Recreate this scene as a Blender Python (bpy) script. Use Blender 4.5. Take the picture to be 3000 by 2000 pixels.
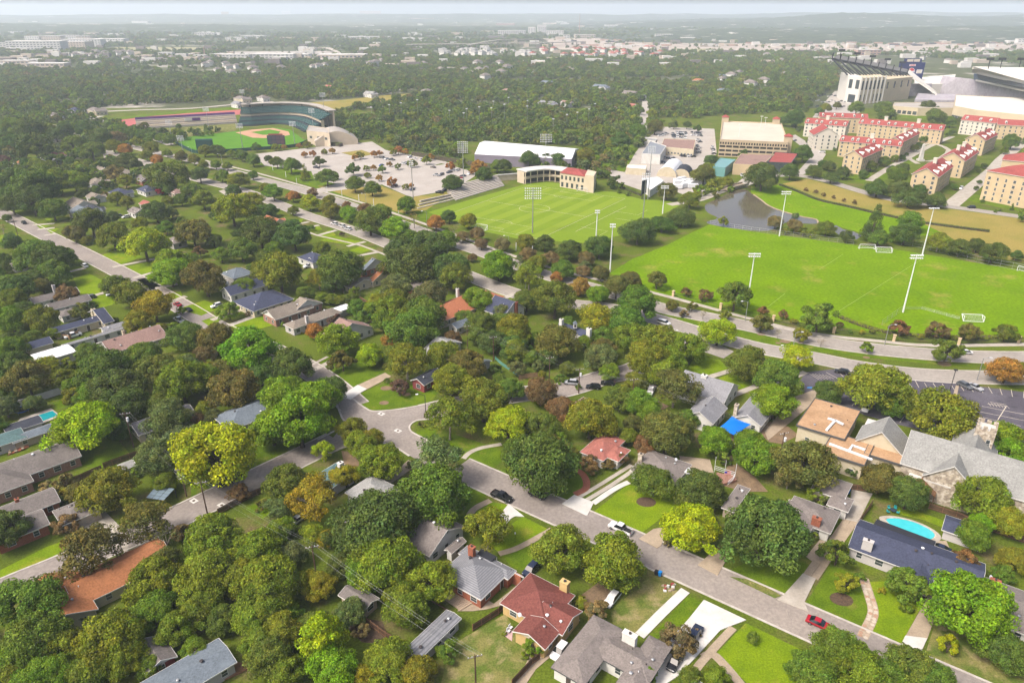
import bpy, bmesh, math, random
from mathutils import Vector, Matrix, noise
R = random.Random(7)
SC = bpy.context.scene
for o in list(bpy.data.objects):
    bpy.data.objects.remove(o)
COL = SC.collection

# ---------------------------------------------------------------- camera
CAM_H = 108.0                 # metres above the streets
FOC = 2100.0                  # focal length in pixels of the 3000 px wide photograph
PITCH = math.atan((1000 - 27) / FOC)
cam_d = bpy.data.cameras.new('camera')
cam_d.sensor_width = 36.0
cam_d.lens = 36.0 * FOC / 3000
cam_d.clip_start = 1.0
cam_d.clip_end = 60000
cam = bpy.data.objects.new('camera', cam_d)
COL.objects.link(cam)
cam.location = (0, 0, CAM_H)
cam.rotation_euler = (math.pi / 2 - PITCH, 0, 0)
SC.camera = cam

# ---------------------------------------------------------------- world, sun, exposure
SUN_EL, SUN_AZ = math.radians(52), math.radians(-120)     # azimuth clockwise from +Y
W = bpy.data.worlds.new('World')
SC.world = W
W.use_nodes = True
nt = W.node_tree
sky = nt.nodes.new('ShaderNodeTexSky')
sky.sky_type = 'NISHITA'
sky.sun_disc = False
sky.sun_elevation = SUN_EL
sky.sun_rotation = SUN_AZ
sky.air_density = 0.7
sky.dust_density = 7.0
sky.ozone_density = 1.0
bg = nt.nodes['Background']
bg.inputs['Strength'].default_value = 0.115
nt.links.new(sky.outputs[0], bg.inputs['Color'])
sun_d = bpy.data.lights.new('sun', 'SUN')
sun_d.energy = 1.5
sun_d.angle = math.radians(13)
sun_d.color = (1.0, 0.95, 0.88)
sun = bpy.data.objects.new('sun', sun_d)
COL.objects.link(sun)
sd = Vector((math.sin(SUN_AZ) * math.cos(SUN_EL), math.cos(SUN_AZ) * math.cos(SUN_EL), math.sin(SUN_EL)))
sun.rotation_euler = sd.to_track_quat('Z', 'Y').to_euler()
sun.location = sd * 300
vs = SC.view_settings
SC.display_settings.display_device = 'sRGB'
vs.view_transform = 'Standard'
vs.look = 'None'
vs.gamma = 1
vs.use_curve_mapping = False
vs.exposure = 1.3
cy = SC.cycles
cy.use_denoising = True
cy.max_bounces = 5
cy.diffuse_bounces = 3
cy.glossy_bounces = 2
cy.transmission_bounces = 3
cy.volume_bounces = 2
cy.transparent_max_bounces = 6
cy.caustics_reflective = cy.caustics_refractive = False
cy.use_adaptive_sampling = True
cy.adaptive_threshold = 0.012
cy.sample_clamp_indirect = 6
HAZE = 1.35e-4
ALB = 0.74          # all paints and pavings sit a little darker than a colour chart

# ---------------------------------------------------------------- survey: photograph pixel -> point on the flat ground (or at height z)
_S, _C = math.sin(PITCH), math.cos(PITCH)
def G(x, y, z=0.0):
    X, Y = (x - 1500) / FOC, -(y - 1000) / FOC
    t = (CAM_H - z) / (_S - Y * _C)
    return Vector((X * t, (_C + Y * _S) * t))
def pix(x, y, z):                       # and back, to word the labels
    z -= CAM_H
    d = y * _C - z * _S
    return 1500 + FOC * x / d, 1000 - FOC * (y * _S + z * _C) / d
def mpp(x, y, z=0.0):                   # metres that one photo pixel spans across at that place
    return (CAM_H - z) / (_S + (y - 1000) / FOC * _C) / FOC

# ---------------------------------------------------------------- materials
MATS = {}
def node(t, kind, **kw):
    n = t.nodes.new(kind)
    for k, v in kw.items():
        if k.startswith('i_'):
            n.inputs[k[2:].replace('_', ' ')].default_value = v
        else:
            setattr(n, k, v)
    return n
def mixc(t, a, b, fac, mode='MIX'):
    m = t.nodes.new('ShaderNodeMix'); m.data_type = 'RGBA'; m.blend_type = mode
    for s, v in ((0, fac), (6, a), (7, b)):
        if isinstance(v, bpy.types.NodeSocket): t.links.new(v, m.inputs[s])
        elif s == 0: m.inputs[0].default_value = v
        else: m.inputs[s].default_value = (*v[:3], 1)
    return m.outputs[2]
def ramp(t, src, lo, hi):
    m = t.nodes.new('ShaderNodeMapRange')
    t.links.new(src, m.inputs[0])
    m.inputs[1].default_value, m.inputs[2].default_value = lo, hi
    return m.outputs[0]
def pos(t):
    return t.nodes.new('ShaderNodeNewGeometry').outputs['Position']
def obc(t):
    return t.nodes.new('ShaderNodeTexCoord').outputs['Object']
def noi(t, vec, scale, detail=4, rough=0.6):
    n = t.nodes.new('ShaderNodeTexNoise')
    n.inputs['Scale'].default_value = scale; n.inputs['Detail'].default_value = detail; n.inputs['Roughness'].default_value = rough
    t.links.new(vec, n.inputs['Vector'])
    return n.outputs[0]
def mat(name, base, rough=0.85, c2=None, scale=1.0, lo=0.35, hi=0.65, c3=None, scale3=0.2, lo3=0.5, hi3=0.7, metal=0.0, spec=0.12, bump=0.0, bscale=8, fine=0.0, fscale=6.0, coord=None, crack=0.0, cscale=0.22):
    base, c2, c3 = ([x*ALB for x in c] if c else c for c in (base, c2, c3))
    m = bpy.data.materials.new(name); m.use_nodes = True
    t = m.node_tree; b = t.nodes['Principled BSDF']
    b.inputs['Roughness'].default_value = rough
    b.inputs['Metallic'].default_value = metal
    b.inputs['Specular IOR Level'].default_value = spec
    v = (coord or pos)(t)
    c = t.nodes.new('ShaderNodeRGB').outputs[0]; c.default_value = (*base, 1)
    if c2: c = mixc(t, c, c2, ramp(t, noi(t, v, scale), lo, hi))
    if c3: c = mixc(t, c, c3, ramp(t, noi(t, v, scale3, 5), lo3, hi3))
    if fine:
        f = ramp(t, noi(t, v, fscale, 3), 0.3, 0.7)
        mm = t.nodes.new('ShaderNodeMapRange'); t.links.new(f, mm.inputs[0]); mm.inputs[3].default_value = 1 - fine; mm.inputs[4].default_value = 1 + fine
        c = mixc(t, c, mm.outputs[0], 1.0, 'MULTIPLY')
    if crack:                            # wandering cracks and seams
        vo = t.nodes.new('ShaderNodeTexVoronoi'); vo.feature = 'DISTANCE_TO_EDGE'; vo.inputs['Scale'].default_value = cscale
        wv = t.nodes.new('ShaderNodeVectorMath'); wv.operation = 'ADD'; nz = t.nodes.new('ShaderNodeTexNoise'); nz.inputs['Scale'].default_value = 0.5
        t.links.new(v, nz.inputs['Vector']); sc = t.nodes.new('ShaderNodeVectorMath'); sc.operation = 'SCALE'; sc.inputs['Scale'].default_value = 3.0
        t.links.new(nz.outputs['Color'], sc.inputs[0]); t.links.new(v, wv.inputs[0]); t.links.new(sc.outputs[0], wv.inputs[1]); t.links.new(wv.outputs[0], vo.inputs['Vector'])
        c = mixc(t, c, [x*(1-crack) for x in base], ramp(t, vo.outputs['Distance'], 0.014, 0.0))
    t.links.new(c, b.inputs['Base Color'])
    if bump:
        bn = t.nodes.new('ShaderNodeBump'); bn.inputs['Strength'].default_value = bump; bn.inputs['Distance'].default_value = 0.1
        t.links.new(noi(t, v, bscale, 4), bn.inputs['Height']); t.links.new(bn.outputs[0], b.inputs['Normal'])
    MATS[name] = m
    return m

# ---------------------------------------------------------------- mesh and object helpers
class MB:
    def __init__(s): s.v, s.f, s.m = [], [], []
    def poly(s, pts, mi=0):
        n = len(s.v); s.v += [tuple(p) for p in pts]; s.f.append(tuple(range(n, n + len(pts)))); s.m.append(mi); return s
    def faces(s, pts, fs, mi=0):
        n = len(s.v); s.v += [tuple(p) for p in pts]
        for f in fs: s.f.append(tuple(i + n for i in f)); s.m.append(mi)
        return s
    def box(s, x0, x1, y0, y1, z0, z1, mi=0):
        P = [(x0,y0,z0),(x1,y0,z0),(x1,y1,z0),(x0,y1,z0),(x0,y0,z1),(x1,y0,z1),(x1,y1,z1),(x0,y1,z1)]
        return s.faces(P, [(0,3,2,1),(4,5,6,7),(0,1,5,4),(1,2,6,5),(2,3,7,6),(3,0,4,7)], mi)
    def prism(s, ring, z0, z1, mi=0, top=True, bottom=True):
        n = len(ring)
        a = sum(ring[i][0]*ring[(i+1)%n][1]-ring[(i+1)%n][0]*ring[i][1] for i in range(n))
        if a < 0: ring = list(reversed(ring))
        P = [(p[0],p[1],z0) for p in ring] + [(p[0],p[1],z1) for p in ring]
        F = [(i,(i+1)%n,(i+1)%n+n,i+n) for i in range(n)]
        if top: F.append(tuple(range(n,2*n)))
        if bottom: F.append(tuple(reversed(range(n))))
        return s.faces(P, F, mi)
    def tube(s, pts, rad, seg=6, mi=0, cap=True):
        pts = [Vector(p) for p in pts]; rings = []
        if not isinstance(rad, (list, tuple)): rad = [rad]*len(pts)
        for i, p in enumerate(pts):
            d = (pts[min(i+1,len(pts)-1)] - pts[max(i-1,0)]).normalized()
            a = d.cross(Vector((0,0,1)) if abs(d.z) < 0.9 else Vector((1,0,0))).normalized(); b = d.cross(a)
            rings.append([p + (a*math.cos(2*math.pi*k/seg) + b*math.sin(2*math.pi*k/seg))*rad[i] for k in range(seg)])
        P = [q for r in rings for q in r]
        F = [(i*seg+k, (i+1)*seg+k, (i+1)*seg+(k+1)%seg, i*seg+(k+1)%seg) for i in range(len(pts)-1) for k in range(seg)]
        if cap: F += [tuple(range(seg)), tuple(reversed(range((len(pts)-1)*seg, len(pts)*seg)))]
        return s.faces(P, F, mi)
    def mesh(s, name, mats=(), smooth=False):
        me = bpy.data.meshes.new(name); me.from_pydata(s.v, [], s.f)
        for m in mats: me.materials.append(MATS[m] if isinstance(m, str) else m)
        if any(s.m): me.polygons.foreach_set('material_index', s.m)
        if smooth: me.polygons.foreach_set('use_smooth', [True]*len(s.f))
        me.update(); return me
def link(name, data, parent=None, loc=None, rz=0.0, scale=None, color=None):
    o = bpy.data.objects.new(name, data); COL.objects.link(o)
    if parent: o.parent = parent
    if loc is not None: o.location = loc if len(loc) == 3 else (*loc, 0)
    if rz: o.rotation_euler = (0, 0, rz)
    if scale: o.scale = scale if isinstance(scale, (tuple, list)) else (scale,)*3
    if color: o.color = (*color, 1)
    return o
def obj(name, mb, m, parent=None, smooth=False, **kw):
    return link(name, mb.mesh(name, m if isinstance(m, (list, tuple)) else (m,), smooth), parent, **kw)
LABELS = {}
def tag(o, label, cat, group=None):
    o['label'] = label; o['category'] = cat
    if group: o['group'] = group
    LABELS.setdefault(label, []).append(o)
    return o
def thing(name, label, cat, loc=(0,0,0), rz=0.0, group=None, scale=None):
    return tag(link(name, None, None, loc, rz, scale), label, cat, group)
def struct(name, mb, m, label=None, stuff=False, smooth=False):
    o = obj(name, mb, m, smooth=smooth); o['kind'] = 'stuff' if stuff else 'structure'
    if label: o['label'] = label
    return o
def W2(pts, z=0.0): return [G(p[0], p[1], z) for p in pts]
ZJ = [0.0]
KEEP, ROADLN = [], []        # ground that trees must not be planted on
def slab(name, pxs, m, z=0.03, label=None, depth=0.06, world=False):
    ring = pxs if world else W2(pxs); ZJ[0] += 0.0005; z += ZJ[0] % 0.03
    if name in ('lawn','field','driveway','parking_lot','patio','pool','pool_deck','road','service_yard','pond','bare_yard'): KEEP.append([tuple(q[:2]) for q in ring])
    return struct(name, MB().prism(ring, z - depth, z), m, label)
def dense(pts, n=8, closed=False):       # smooth (Catmull-Rom) curve through points
    pts = [Vector(p) for p in pts]; out = []; N = len(pts)
    for i in range(N if closed else N - 1):
        g = lambda k: pts[k % N] if closed else pts[max(0, min(N-1, k))]
        a, b, c, d = g(i-1), g(i), g(i+1), g(i+2)
        for k in range(n):
            t = k / n
            out.append(0.5*((2*b) + (c-a)*t + (2*a-5*b+4*c-d)*t*t + (3*b-a-3*c+d)*t**3))
    if not closed: out.append(pts[-1])
    return out
def offset(line, d):
    out = []
    for i, p in enumerate(line):
        t = (line[min(i+1,len(line)-1)] - line[max(i-1,0)]).normalized()
        out.append(p + Vector((-t.y, t.x))*d)
    return out
def ribbon(mb, line, a, b, z, depth=0.08, mi=0):     # strip between two lateral offsets
    L, Q = offset(line, a), offset(line, b); n = len(line)
    P = [(p.x,p.y,z) for p in L] + [(p.x,p.y,z) for p in Q] + [(p.x,p.y,z-depth) for p in L] + [(p.x,p.y,z-depth) for p in Q]
    F = []
    for i in range(n-1):
        F += [(i+n, i+1+n, i+1, i), (i, i+1, i+1+2*n, i+2*n), (i+1+n, i+n, i+3*n, i+1+3*n)]
    F += [(0, 2*n, 3*n, n), (n-1, 2*n-1, 4*n-1, 3*n-1)]
    return mb.faces(P, F, mi)
# ---------------------------------------------------------------- surface materials
mat('ground', (0.115, 0.155, 0.016), c2=(0.078, 0.11, 0.014), scale=0.06, c3=(0.16, 0.125, 0.06), scale3=0.11, lo3=0.52, hi3=0.70, fine=0.35, fscale=2.2, bump=0.4, bscale=5, spec=0.0)
mat('lawn_bright', (0.185, 0.265, 0.008), c2=(0.125, 0.20, 0.008), scale=0.16, c3=(0.30, 0.27, 0.04), scale3=0.12, lo3=0.56, hi3=0.80, fine=0.28, fscale=3, bump=0.4, bscale=6, spec=0.0)
mat('lawn', (0.125, 0.19, 0.010), c2=(0.078, 0.135, 0.008), scale=0.2, c3=(0.24, 0.21, 0.05), scale3=0.16, lo3=0.57, hi3=0.78, fine=0.3, fscale=3, bump=0.4, bscale=6, spec=0.0)
mat('lawn_dry', (0.20, 0.19, 0.06), c2=(0.10, 0.14, 0.025), scale=0.22, lo=0.42, hi=0.6, c3=(0.30, 0.25, 0.12), scale3=0.3, lo3=0.52, hi3=0.68, fine=0.3, fscale=3, spec=0.0)
mat('lawn_gold', (0.30, 0.235, 0.065), c2=(0.24, 0.21, 0.05), scale=0.05, c3=(0.16, 0.19, 0.03), scale3=0.03, lo3=0.55, hi3=0.75, fine=0.2, fscale=1.5, spec=0.0)
mat('lawn_field', (0.150, 0.255, 0.003), c2=(0.115, 0.21, 0.003), scale=0.045, c3=(0.30, 0.27, 0.06), scale3=0.055, lo3=0.56, hi3=0.77, fine=0.22, fscale=0.8, spec=0.0)
mat('turf', (0.10, 0.24, 0.02), c2=(0.085, 0.21, 0.02), scale=0.1, fine=0.1, spec=0.0)
mat('asphalt_street', (0.305, 0.268, 0.240), c2=(0.245, 0.213, 0.190), scale=0.10, c3=(0.33, 0.285, 0.245), scale3=0.03, lo3=0.5, hi3=0.7, fine=0.18, fscale=1.3, crack=0.25)
mat('avenue_paving', (0.36, 0.325, 0.285), c2=(0.29, 0.26, 0.225), scale=0.12, c3=(0.235, 0.21, 0.18), scale3=0.25, lo3=0.6, hi3=0.8, fine=0.14, fscale=1.0, crack=0.2, cscale=0.16)
mat('asphalt_lot', (0.088, 0.080, 0.098), c2=(0.135, 0.125, 0.145), scale=0.10, lo=0.45, hi=0.75, c3=(0.06, 0.055, 0.065), scale3=0.35, lo3=0.55, hi3=0.7, fine=0.2, fscale=2)
mat('concrete', (0.47, 0.43, 0.37), c2=(0.37, 0.33, 0.275), scale=0.3, c3=(0.28, 0.24, 0.19), scale3=0.5, lo3=0.6, hi3=0.8, fine=0.1, fscale=3)
mat('concrete_white', (0.66, 0.64, 0.60), c2=(0.55, 0.53, 0.49), scale=0.3, fine=0.06, fscale=3)
mat('concrete_tan', (0.42, 0.34, 0.245), c2=(0.34, 0.27, 0.195), scale=0.35, fine=0.12, fscale=3)
mat('kerb_stone', (0.56, 0.52, 0.46), c2=(0.42, 0.38, 0.33), scale=0.5)
mat('lot_paving', (0.45, 0.41, 0.365), c2=(0.38, 0.345, 0.305), scale=0.08, c3=(0.35, 0.30, 0.26), scale3=0.2, lo3=0.55, hi3=0.8, fine=0.1, crack=0.2, cscale=0.12)
mat('bare_soil', (0.24, 0.165, 0.10), c2=(0.17, 0.12, 0.075), scale=0.4, fine=0.25, fscale=3)
mat('mulch', (0.075, 0.05, 0.035), c2=(0.12, 0.08, 0.05), scale=2.0, fine=0.3)
mat('brick_path', (0.33, 0.12, 0.075), c2=(0.24, 0.09, 0.06), scale=2.5, fine=0.15)
mat('red_track', (0.46, 0.135, 0.125), c2=(0.38, 0.11, 0.10), scale=0.1)
mat('infield', (0.52, 0.30, 0.19), c2=(0.46, 0.26, 0.16), scale=0.1)
mat('white_paint', (0.78, 0.78, 0.76), fine=0.05)
mat('line_paint', (0.62, 0.55, 0.44), fine=0.15)
mat('line_yellow', (0.55, 0.42, 0.22), fine=0.1)
mat('far_ground', (0.105, 0.115, 0.055), c2=(0.07, 0.085, 0.038), scale=0.006, c3=(0.40, 0.37, 0.32), scale3=0.009, lo3=0.57, hi3=0.66, fine=0.35, fscale=0.05, spec=0.0)
mat('pool_water', (0.05, 0.50, 0.56), rough=0.08, spec=0.5, c2=(0.07, 0.55, 0.60), scale=0.8)
mat('pool_water_deep', (0.01, 0.27, 0.31), rough=0.08, spec=0.5, c2=(0.015, 0.30, 0.33), scale=0.8)
m = mat('pond_water', (0.105, 0.085, 0.065), rough=0.10, spec=0.5, c2=(0.13, 0.115, 0.07), scale=0.05, bump=0.02, bscale=1.5)

# ---------------------------------------------------------------- ground sheet (reaches the horizon), far land and hills
gb = MB().faces([(-16000,-600,0),(16000,-600,0),(16000,900,0),(-16000,900,0)], [(0,1,2,3)])
struct('ground', gb, 'ground')
fb = MB().faces([(-16000,900,0),(16000,900,0),(16000,17000,0),(-16000,17000,0)], [(0,1,2,3)])
struct('far_ground', fb, 'far_ground')
def wooded_hills(name, y0, y1, x0, x1, h, nx, ny, seed, prof):
    b = MB(); P = []
    for j in range(ny + 1):
        for i in range(nx + 1):
            x = x0 + (x1 - x0) * i / nx; y = y0 + (y1 - y0) * j / ny
            s = math.sin(math.pi * j / ny)
            e = min(1, 6 * i / nx, 6 * (nx - i) / nx)
            z = prof((x - x0) / (x1 - x0)) * h * s * (0.75 + 0.5 * noise.noise(Vector((x / 900, y / 900, seed)))) * e
            z += 9 * max(0, noise.noise(Vector((x / 45, y / 70, seed + 5)))) * min(1, z / 6) if z > 0 else 0
            P.append((x, y, z - 0.6))
    F = [(j*(nx+1)+i, j*(nx+1)+i+1, (j+1)*(nx+1)+i+1, (j+1)*(nx+1)+i) for j in range(ny) for i in range(nx)]
    b.faces(P, F); return struct(name, b, 'hill_wood', smooth=True)
mat('hill_wood', (0.065, 0.085, 0.035), c2=(0.035, 0.052, 0.022), scale=0.022, lo=0.4, hi=0.6, c3=(0.50, 0.46, 0.41), scale3=0.0085, lo3=0.62, hi3=0.67, fine=0.6, fscale=0.05)
wooded_hills('hills', 2650, 4300, 300, 4200, 62, 170, 34, 3.1, lambda t: 0.45 + 0.55*t)
wooded_hills('hills', 4300, 7200, 300, 6800, 128, 170, 30, 9.7, lambda t: min(1, 0.30 + 1.0*t))
wooded_hills('hills', 3600, 5200, -4200, 900, 34, 170, 28, 6.4, lambda t: 0.7 + 0.3*math.sin(5*t))
wooded_hills('hills', 7200, 11500, -9500, 9800, 96, 190, 24, 2.2, lambda t: 0.45 + 0.5*t)

# ---------------------------------------------------------------- streets
def street(name, pxs, width, m, kerb=True, z=0.05, n=8, label=None, world=False):
    line = dense([Vector(p) for p in pxs] if world else W2(pxs), n); ROADLN.append((line, width/2))
    ZJ[0] += 0.0005; z += ZJ[0] % 0.03
    b = MB(); ribbon(b, line, width/2, -width/2, z)
    o = struct(name, b, m, label)
    if kerb:
        for s in (1, -1):
            k = MB(); ribbon(k, line, s*(width/2), s*(width/2+0.45), 0.13+(ZJ[0] % 0.03), 0.2)
            if s < 0: k.f = [tuple(reversed(f)) for f in k.f]
            struct('kerb', k, 'kerb_stone')
    return line
A0, A1 = G(1290, 1345), G(2470, 1868)
UA = (A1 - A0).normalized(); NA = Vector((-UA.y, UA.x))        # along the near street, and across it
ANG = math.atan2(UA.y, UA.x)
# junction carpet with its rounded corners
street('road', [A0 + UA*6, A0 + UA*60, A1 + UA*45], 9.0, 'asphalt_street', world=True, n=3)
street('road', [(985,1287),(880,1339),(770,1392),(640,1455),(500,1522),(330,1590),(180,1660),(40,1718),(-150,1800)], 8.6, 'asphalt_street', n=6)
street('road', [(1040,1190),(960,1120),(870,1062),(760,1010),(640,962),(555,911),(450,850),(368,806),(255,748),(120,682),(30,636),(-80,585),(-260,510)], 8.6, 'asphalt_street', n=5)
street('road', [(1240,1207),(1330,1187),(1430,1170),(1560,1150),(1650,1142),(1760,1108),(1850,1085),(1960,1040),(2080,990)], 8.4, 'asphalt_street', n=5)
carpet = [(962,1298),(1003,1250),(1016,1240),(1003,1226),(985,1175),(1010,1160),(1031,1169),(1052,1183),(1070,1194),(1090,1203),(1130,1203),(1180,1197),(1240,1186),(1250,1228),(1222,1232),(1203,1244),(1200,1256),(1212,1268),(1262,1294),(1340,1330),(1255,1366),(1200,1334),(1156,1309),(1110,1296),(1060,1296),(1014,1309),(985,1322)]
slab('road', carpet, 'asphalt_street', 0.075)
for c in ([(1000,1168),(1031,1168),(1052,1183),(1070,1195),(1090,1204),(1130,1203),(1180,1197),(1250,1184)], [(1262,1228),(1222,1232),(1202,1245),(1201,1258),(1214,1270),(1275,1300),(1350,1336)], [(930,1289),(1003,1250),(1016,1240),(1003,1225),(985,1180)], [(960,1330),(1014,1309),(1062,1295),(1110,1296),(1156,1309),(1200,1336)]):
    b = MB(); ribbon(b, dense(W2(c), 5), 0.25, -0.25, 0.17, 0.2); struct('kerb', b, 'kerb_stone')

FAR = [(-120,300),(354,422),(560,470),(760,525),(880,556),(1020,600),(1200,665),(1400,735),(1590,803),(1760,850),(1940,903),(2050,925),(2204,958),(2400,1000),(2583,1025),(2793,1042),(3010,1048),(3260,1040)]
NEAR = [(-160,336),(330,452),(560,520),(700,556),(790,588),(900,632),(1030,674),(1200,740),(1360,803),(1500,857),(1620,885),(1770,900),(1912,932),(2055,975),(2225,1020),(2384,1048),(2520,1075),(2700,1098),(2927,1106),(3260,1104)]
street('avenue', FAR, 9.2, 'avenue_paving', n=4)
street('avenue', NEAR, 8.8, 'avenue_paving', n=4)
street('sidewalk', [(600,470),(764,510),(930,557),(1046,590),(1151,624),(1300,676),(1470,738),(1640,792),(1800,830),(1947,866),(2047,893),(2215,938),(2384,977),(2583,1000),(2736,1012),(3050,1008)], 2.4, 'concrete', kerb=False, z=0.07, n=4)
slab('road', [(2885,1035),(3060,1040),(3060,1125),(2960,1118)], 'avenue_paving', 0.07)
slab('road', [(2030,985),(2075,985),(2110,1010),(2150,1030),(2120,1050),(2060,1030),(2000,1010)], 'avenue_paving', 0.07)
slab('median', [(2110,985),(2250,1010),(2390,1030),(2583,1052),(2774,1070),(2900,1076),(2774,1062),(2583,1045),(2430,1019),(2250,983),(2120,955),(1950,918),(1850,890),(1800,885),(1900,912),(2000,945)], 'lawn', 0.045)

# ---------------------------------------------------------------- lawns and yards
def lawn(pxs, m='lawn_bright', z=0.03): return slab('lawn', pxs, m, z)
lawn([(1031,1170),(1060,1150),(1113,1129),(1150,1112),(1286,1146),(1262,1180),(1180,1195),(1090,1202),(1052,1182)], 'lawn')
lawn([(1000,1140),(930,1070),(990,1010),(1080,1070),(1140,1095),(1110,1112)], 'lawn')
lawn([(1722,1512),(1838,1420),(1990,1440),(2010,1480),(1941,1514),(1892,1552),(1861,1572)])
lawn([(1450,1384),(1560,1330),(1690,1382),(1712,1400),(1716,1428),(1684,1448),(1640,1472)], 'lawn')
lawn([(1212,1268),(1260,1250),(1420,1300),(1490,1330),(1440,1378),(1360,1338)], 'lawn')
lawn([(1789,1790),(1896,1693),(1996,1733),(1874,1862),(1800,1850)], 'lawn_dry')
lawn([(2017,1744),(2062,1768),(2018,1812),(1975,1858),(1919,1873),(1912,1858)], 'lawn')
lawn([(2185,1824),(2354,1906),(2380,2010),(2200,2010),(2097,1916)], 'lawn_bright')
lawn([(2120,1856),(2140,1848),(2048,1950),(2010,1985)], 'lawn')
lawn([(2354,1775),(2432,1655),(2530,1690),(2545,1750),(2548,1800),(2521,1866),(2437,1832)], 'lawn')
lawn([(2539,1704),(2560,1760),(2562,1810),(2538,1868),(2590,1896),(2633,1898),(2727,1724),(2640,1700)])
lawn([(1320,1890),(1480,1798),(1535,1880),(1570,1940),(1500,2010),(1290,2010)], 'lawn_dry')
lawn([(2111,1684),(2240,1620),(2380,1640),(2356,1682),(2290,1752),(2250,1746)], 'lawn')
lawn([(2136,1688),(2215,1700),(2290,1745),(2270,1752)], 'lawn_dry', 0.05)
lawn([(1376,1424),(1430,1440),(1400,1500),(1370,1535),(1330,1560),(1300,1520)], 'lawn')
lawn([(1440,1470),(1490,1478),(1475,1512),(1445,1560),(1395,1540),(1395,1500)])
lawn([(1532,1512),(1610,1552),(1545,1590),(1460,1616),(1430,1590),(1490,1540)])
lawn([(1470,1625),(1550,1598),(1620,1560),(1650,1580),(1560,1680),(1500,1660)], 'lawn')
lawn([(2712,1910),(2760,1760),(2860,1800),(3010,1850),(3010,2010),(2740,2010)], 'lawn_dry')
lawn([(2040,1040),(2110,1055),(2135,1085),(2085,1100),(2010,1085)], 'lawn_bright')
lawn([(2105,1108),(2140,1094),(2235,1128),(2200,1150),(2170,1140)], 'lawn_bright')
lawn([(2235,1150),(2320,1140),(2365,1160),(2345,1178)], 'lawn_bright')
lawn([(2610,1500),(2640,1480),(2780,1530),(2765,1545),(2700,1520)], 'lawn_bright')
lawn([(225,1330),(330,1270),(390,1340),(310,1370),(240,1365)], 'lawn')
lawn([(90,1340),(190,1290),(215,1315),(120,1350)], 'lawn')
lawn([(0,1690),(30,1685),(180,1625),(230,1570),(140,1600),(60,1640),(0,1670)], 'lawn_bright')
lawn([(150,1170),(190,1150),(210,1190),(165,1200)], 'lawn')
lawn([(560,1460),(700,1395),(760,1360),(800,1345),(940,1280),(990,1240),(900,1230),(700,1330),(560,1420)], 'lawn')
lawn([(720,1490),(800,1440),(830,1470),(770,1520)], 'lawn')
for q in ([(285,752),(345,730),(420,752),(335,782)], [(345,788),(430,768),(490,790),(395,812)], [(400,818),(500,805),(540,830),(440,850)], [(205,775),(250,785),(200,806)], [(215,815),(262,802),(312,828),(290,862),(235,860)], [(262,868),(330,862),(340,890),(285,905)], [(470,868),(530,852),(535,875),(490,890)], [(520,905),(600,880),(650,900),(590,925)], [(590,940),(650,920),(640,945),(612,955)], [(660,955),(770,925),(810,950),(700,980)], [(130,640),(200,640),(150,655)], [(100,655),(150,660),(120,672)], [(130,668),(175,670),(150,685)], [(0,690),(40,680),(60,690),(0,715)]):
    lawn(q, 'lawn_bright')
for q in ([(845,650),(890,640),(880,655)], [(870,672),(930,658),(945,672),(905,682)], [(925,690),(970,672),(985,690),(950,700)], [(935,705),(985,692),(1060,708),(1030,718)], [(1020,735),(1060,720),(1100,728),(1060,742)], [(1100,780),(1150,765),(1180,780),(1150,800)], [(1510,872),(1470,868),(1440,850),(1500,858)]):
    lawn(q, 'lawn_bright')
# campus grounds
slab('field', [(1786,800),(1850,760),(1960,715),(2030,680),(2078,658),(2200,678),(2330,695),(2500,717),(2620,730),(2860,770),(3060,802),(3060,992),(2800,987),(2600,977),(2450,957),(2200,927),(2000,882),(1880,852)], 'lawn_field', 0.03, 'mown practice field with worn yellow patches')
SOC = [(1253,622),(1400,578),(1542,539),(1600,533),(1654,540),(1725,556),(1810,564),(1882,585),(1960,588),(1990,603),(1902,650),(1817,690),(1708,712),(1518,700),(1427,680),(1342,652)]
m = mat('turf_soccer', (0.18, 0.265, 0.02), fine=0.08, fscale=1.0, c2=(0.16, 0.24, 0.018), scale=0.08, spec=0.0)
slab('field', SOC, 'turf_soccer', 0.03, 'striped soccer pitch')
slab('lawn', [(2200,545),(2282,543),(2370,573),(2540,618),(2629,636),(2703,655),(2760,662),(2780,690),(2700,690),(2523,682),(2438,658),(2343,634),(2282,615),(2234,594),(2200,569)], 'lawn_field', 0.03)
slab('lawn', [(2288,540),(2363,524),(2411,536),(2506,563),(2618,590),(2795,614),(3060,650),(3060,780),(2860,745),(2780,692),(2703,655),(2629,636),(2540,618),(2370,573)], 'lawn_gold', 0.035)
POND = [(2066,600),(2096,585),(2130,568),(2157,559),(2181,554),(2208,571),(2232,588),(2250,602),(2282,616),(2343,634),(2390,643),(2396,655),(2350,655),(2302,652),(2251,676),(2164,671),(2096,661),(2069,651),(2103,639),(2072,622)]
slab('pond', dense([Vector(p) for p in POND], 3, True), 'pond_water', 0.04, 'murky brown pond')
b = MB(); pl = dense(W2(POND[5:12]), 4); ribbon(b, pl, 0.4, -0.4, 0.35, 0.4); struct('kerb', b, 'concrete_tan')
slab('pond', [(2432,668),(2450,660),(2470,672),(2500,678),(2525,690),(2510,702),(2460,690)], 'pond_water', 0.04)
slab('lawn', [(849,306),(988,295),(1117,281),(1216,273),(1235,277),(1117,298),(1022,311),(968,328),(886,324)], 'lawn_gold', 0.08)
slab('lawn', [(735,470),(900,440),(1000,520),(1180,570),(1250,600),(1330,640),(1250,650),(1000,575),(830,520)], 'lawn', 0.02)
slab('lawn', [(930,545),(1117,545),(1202,578),(1330,560),(1250,615),(1180,625),(1060,590)], 'lawn_gold', 0.05)
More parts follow.
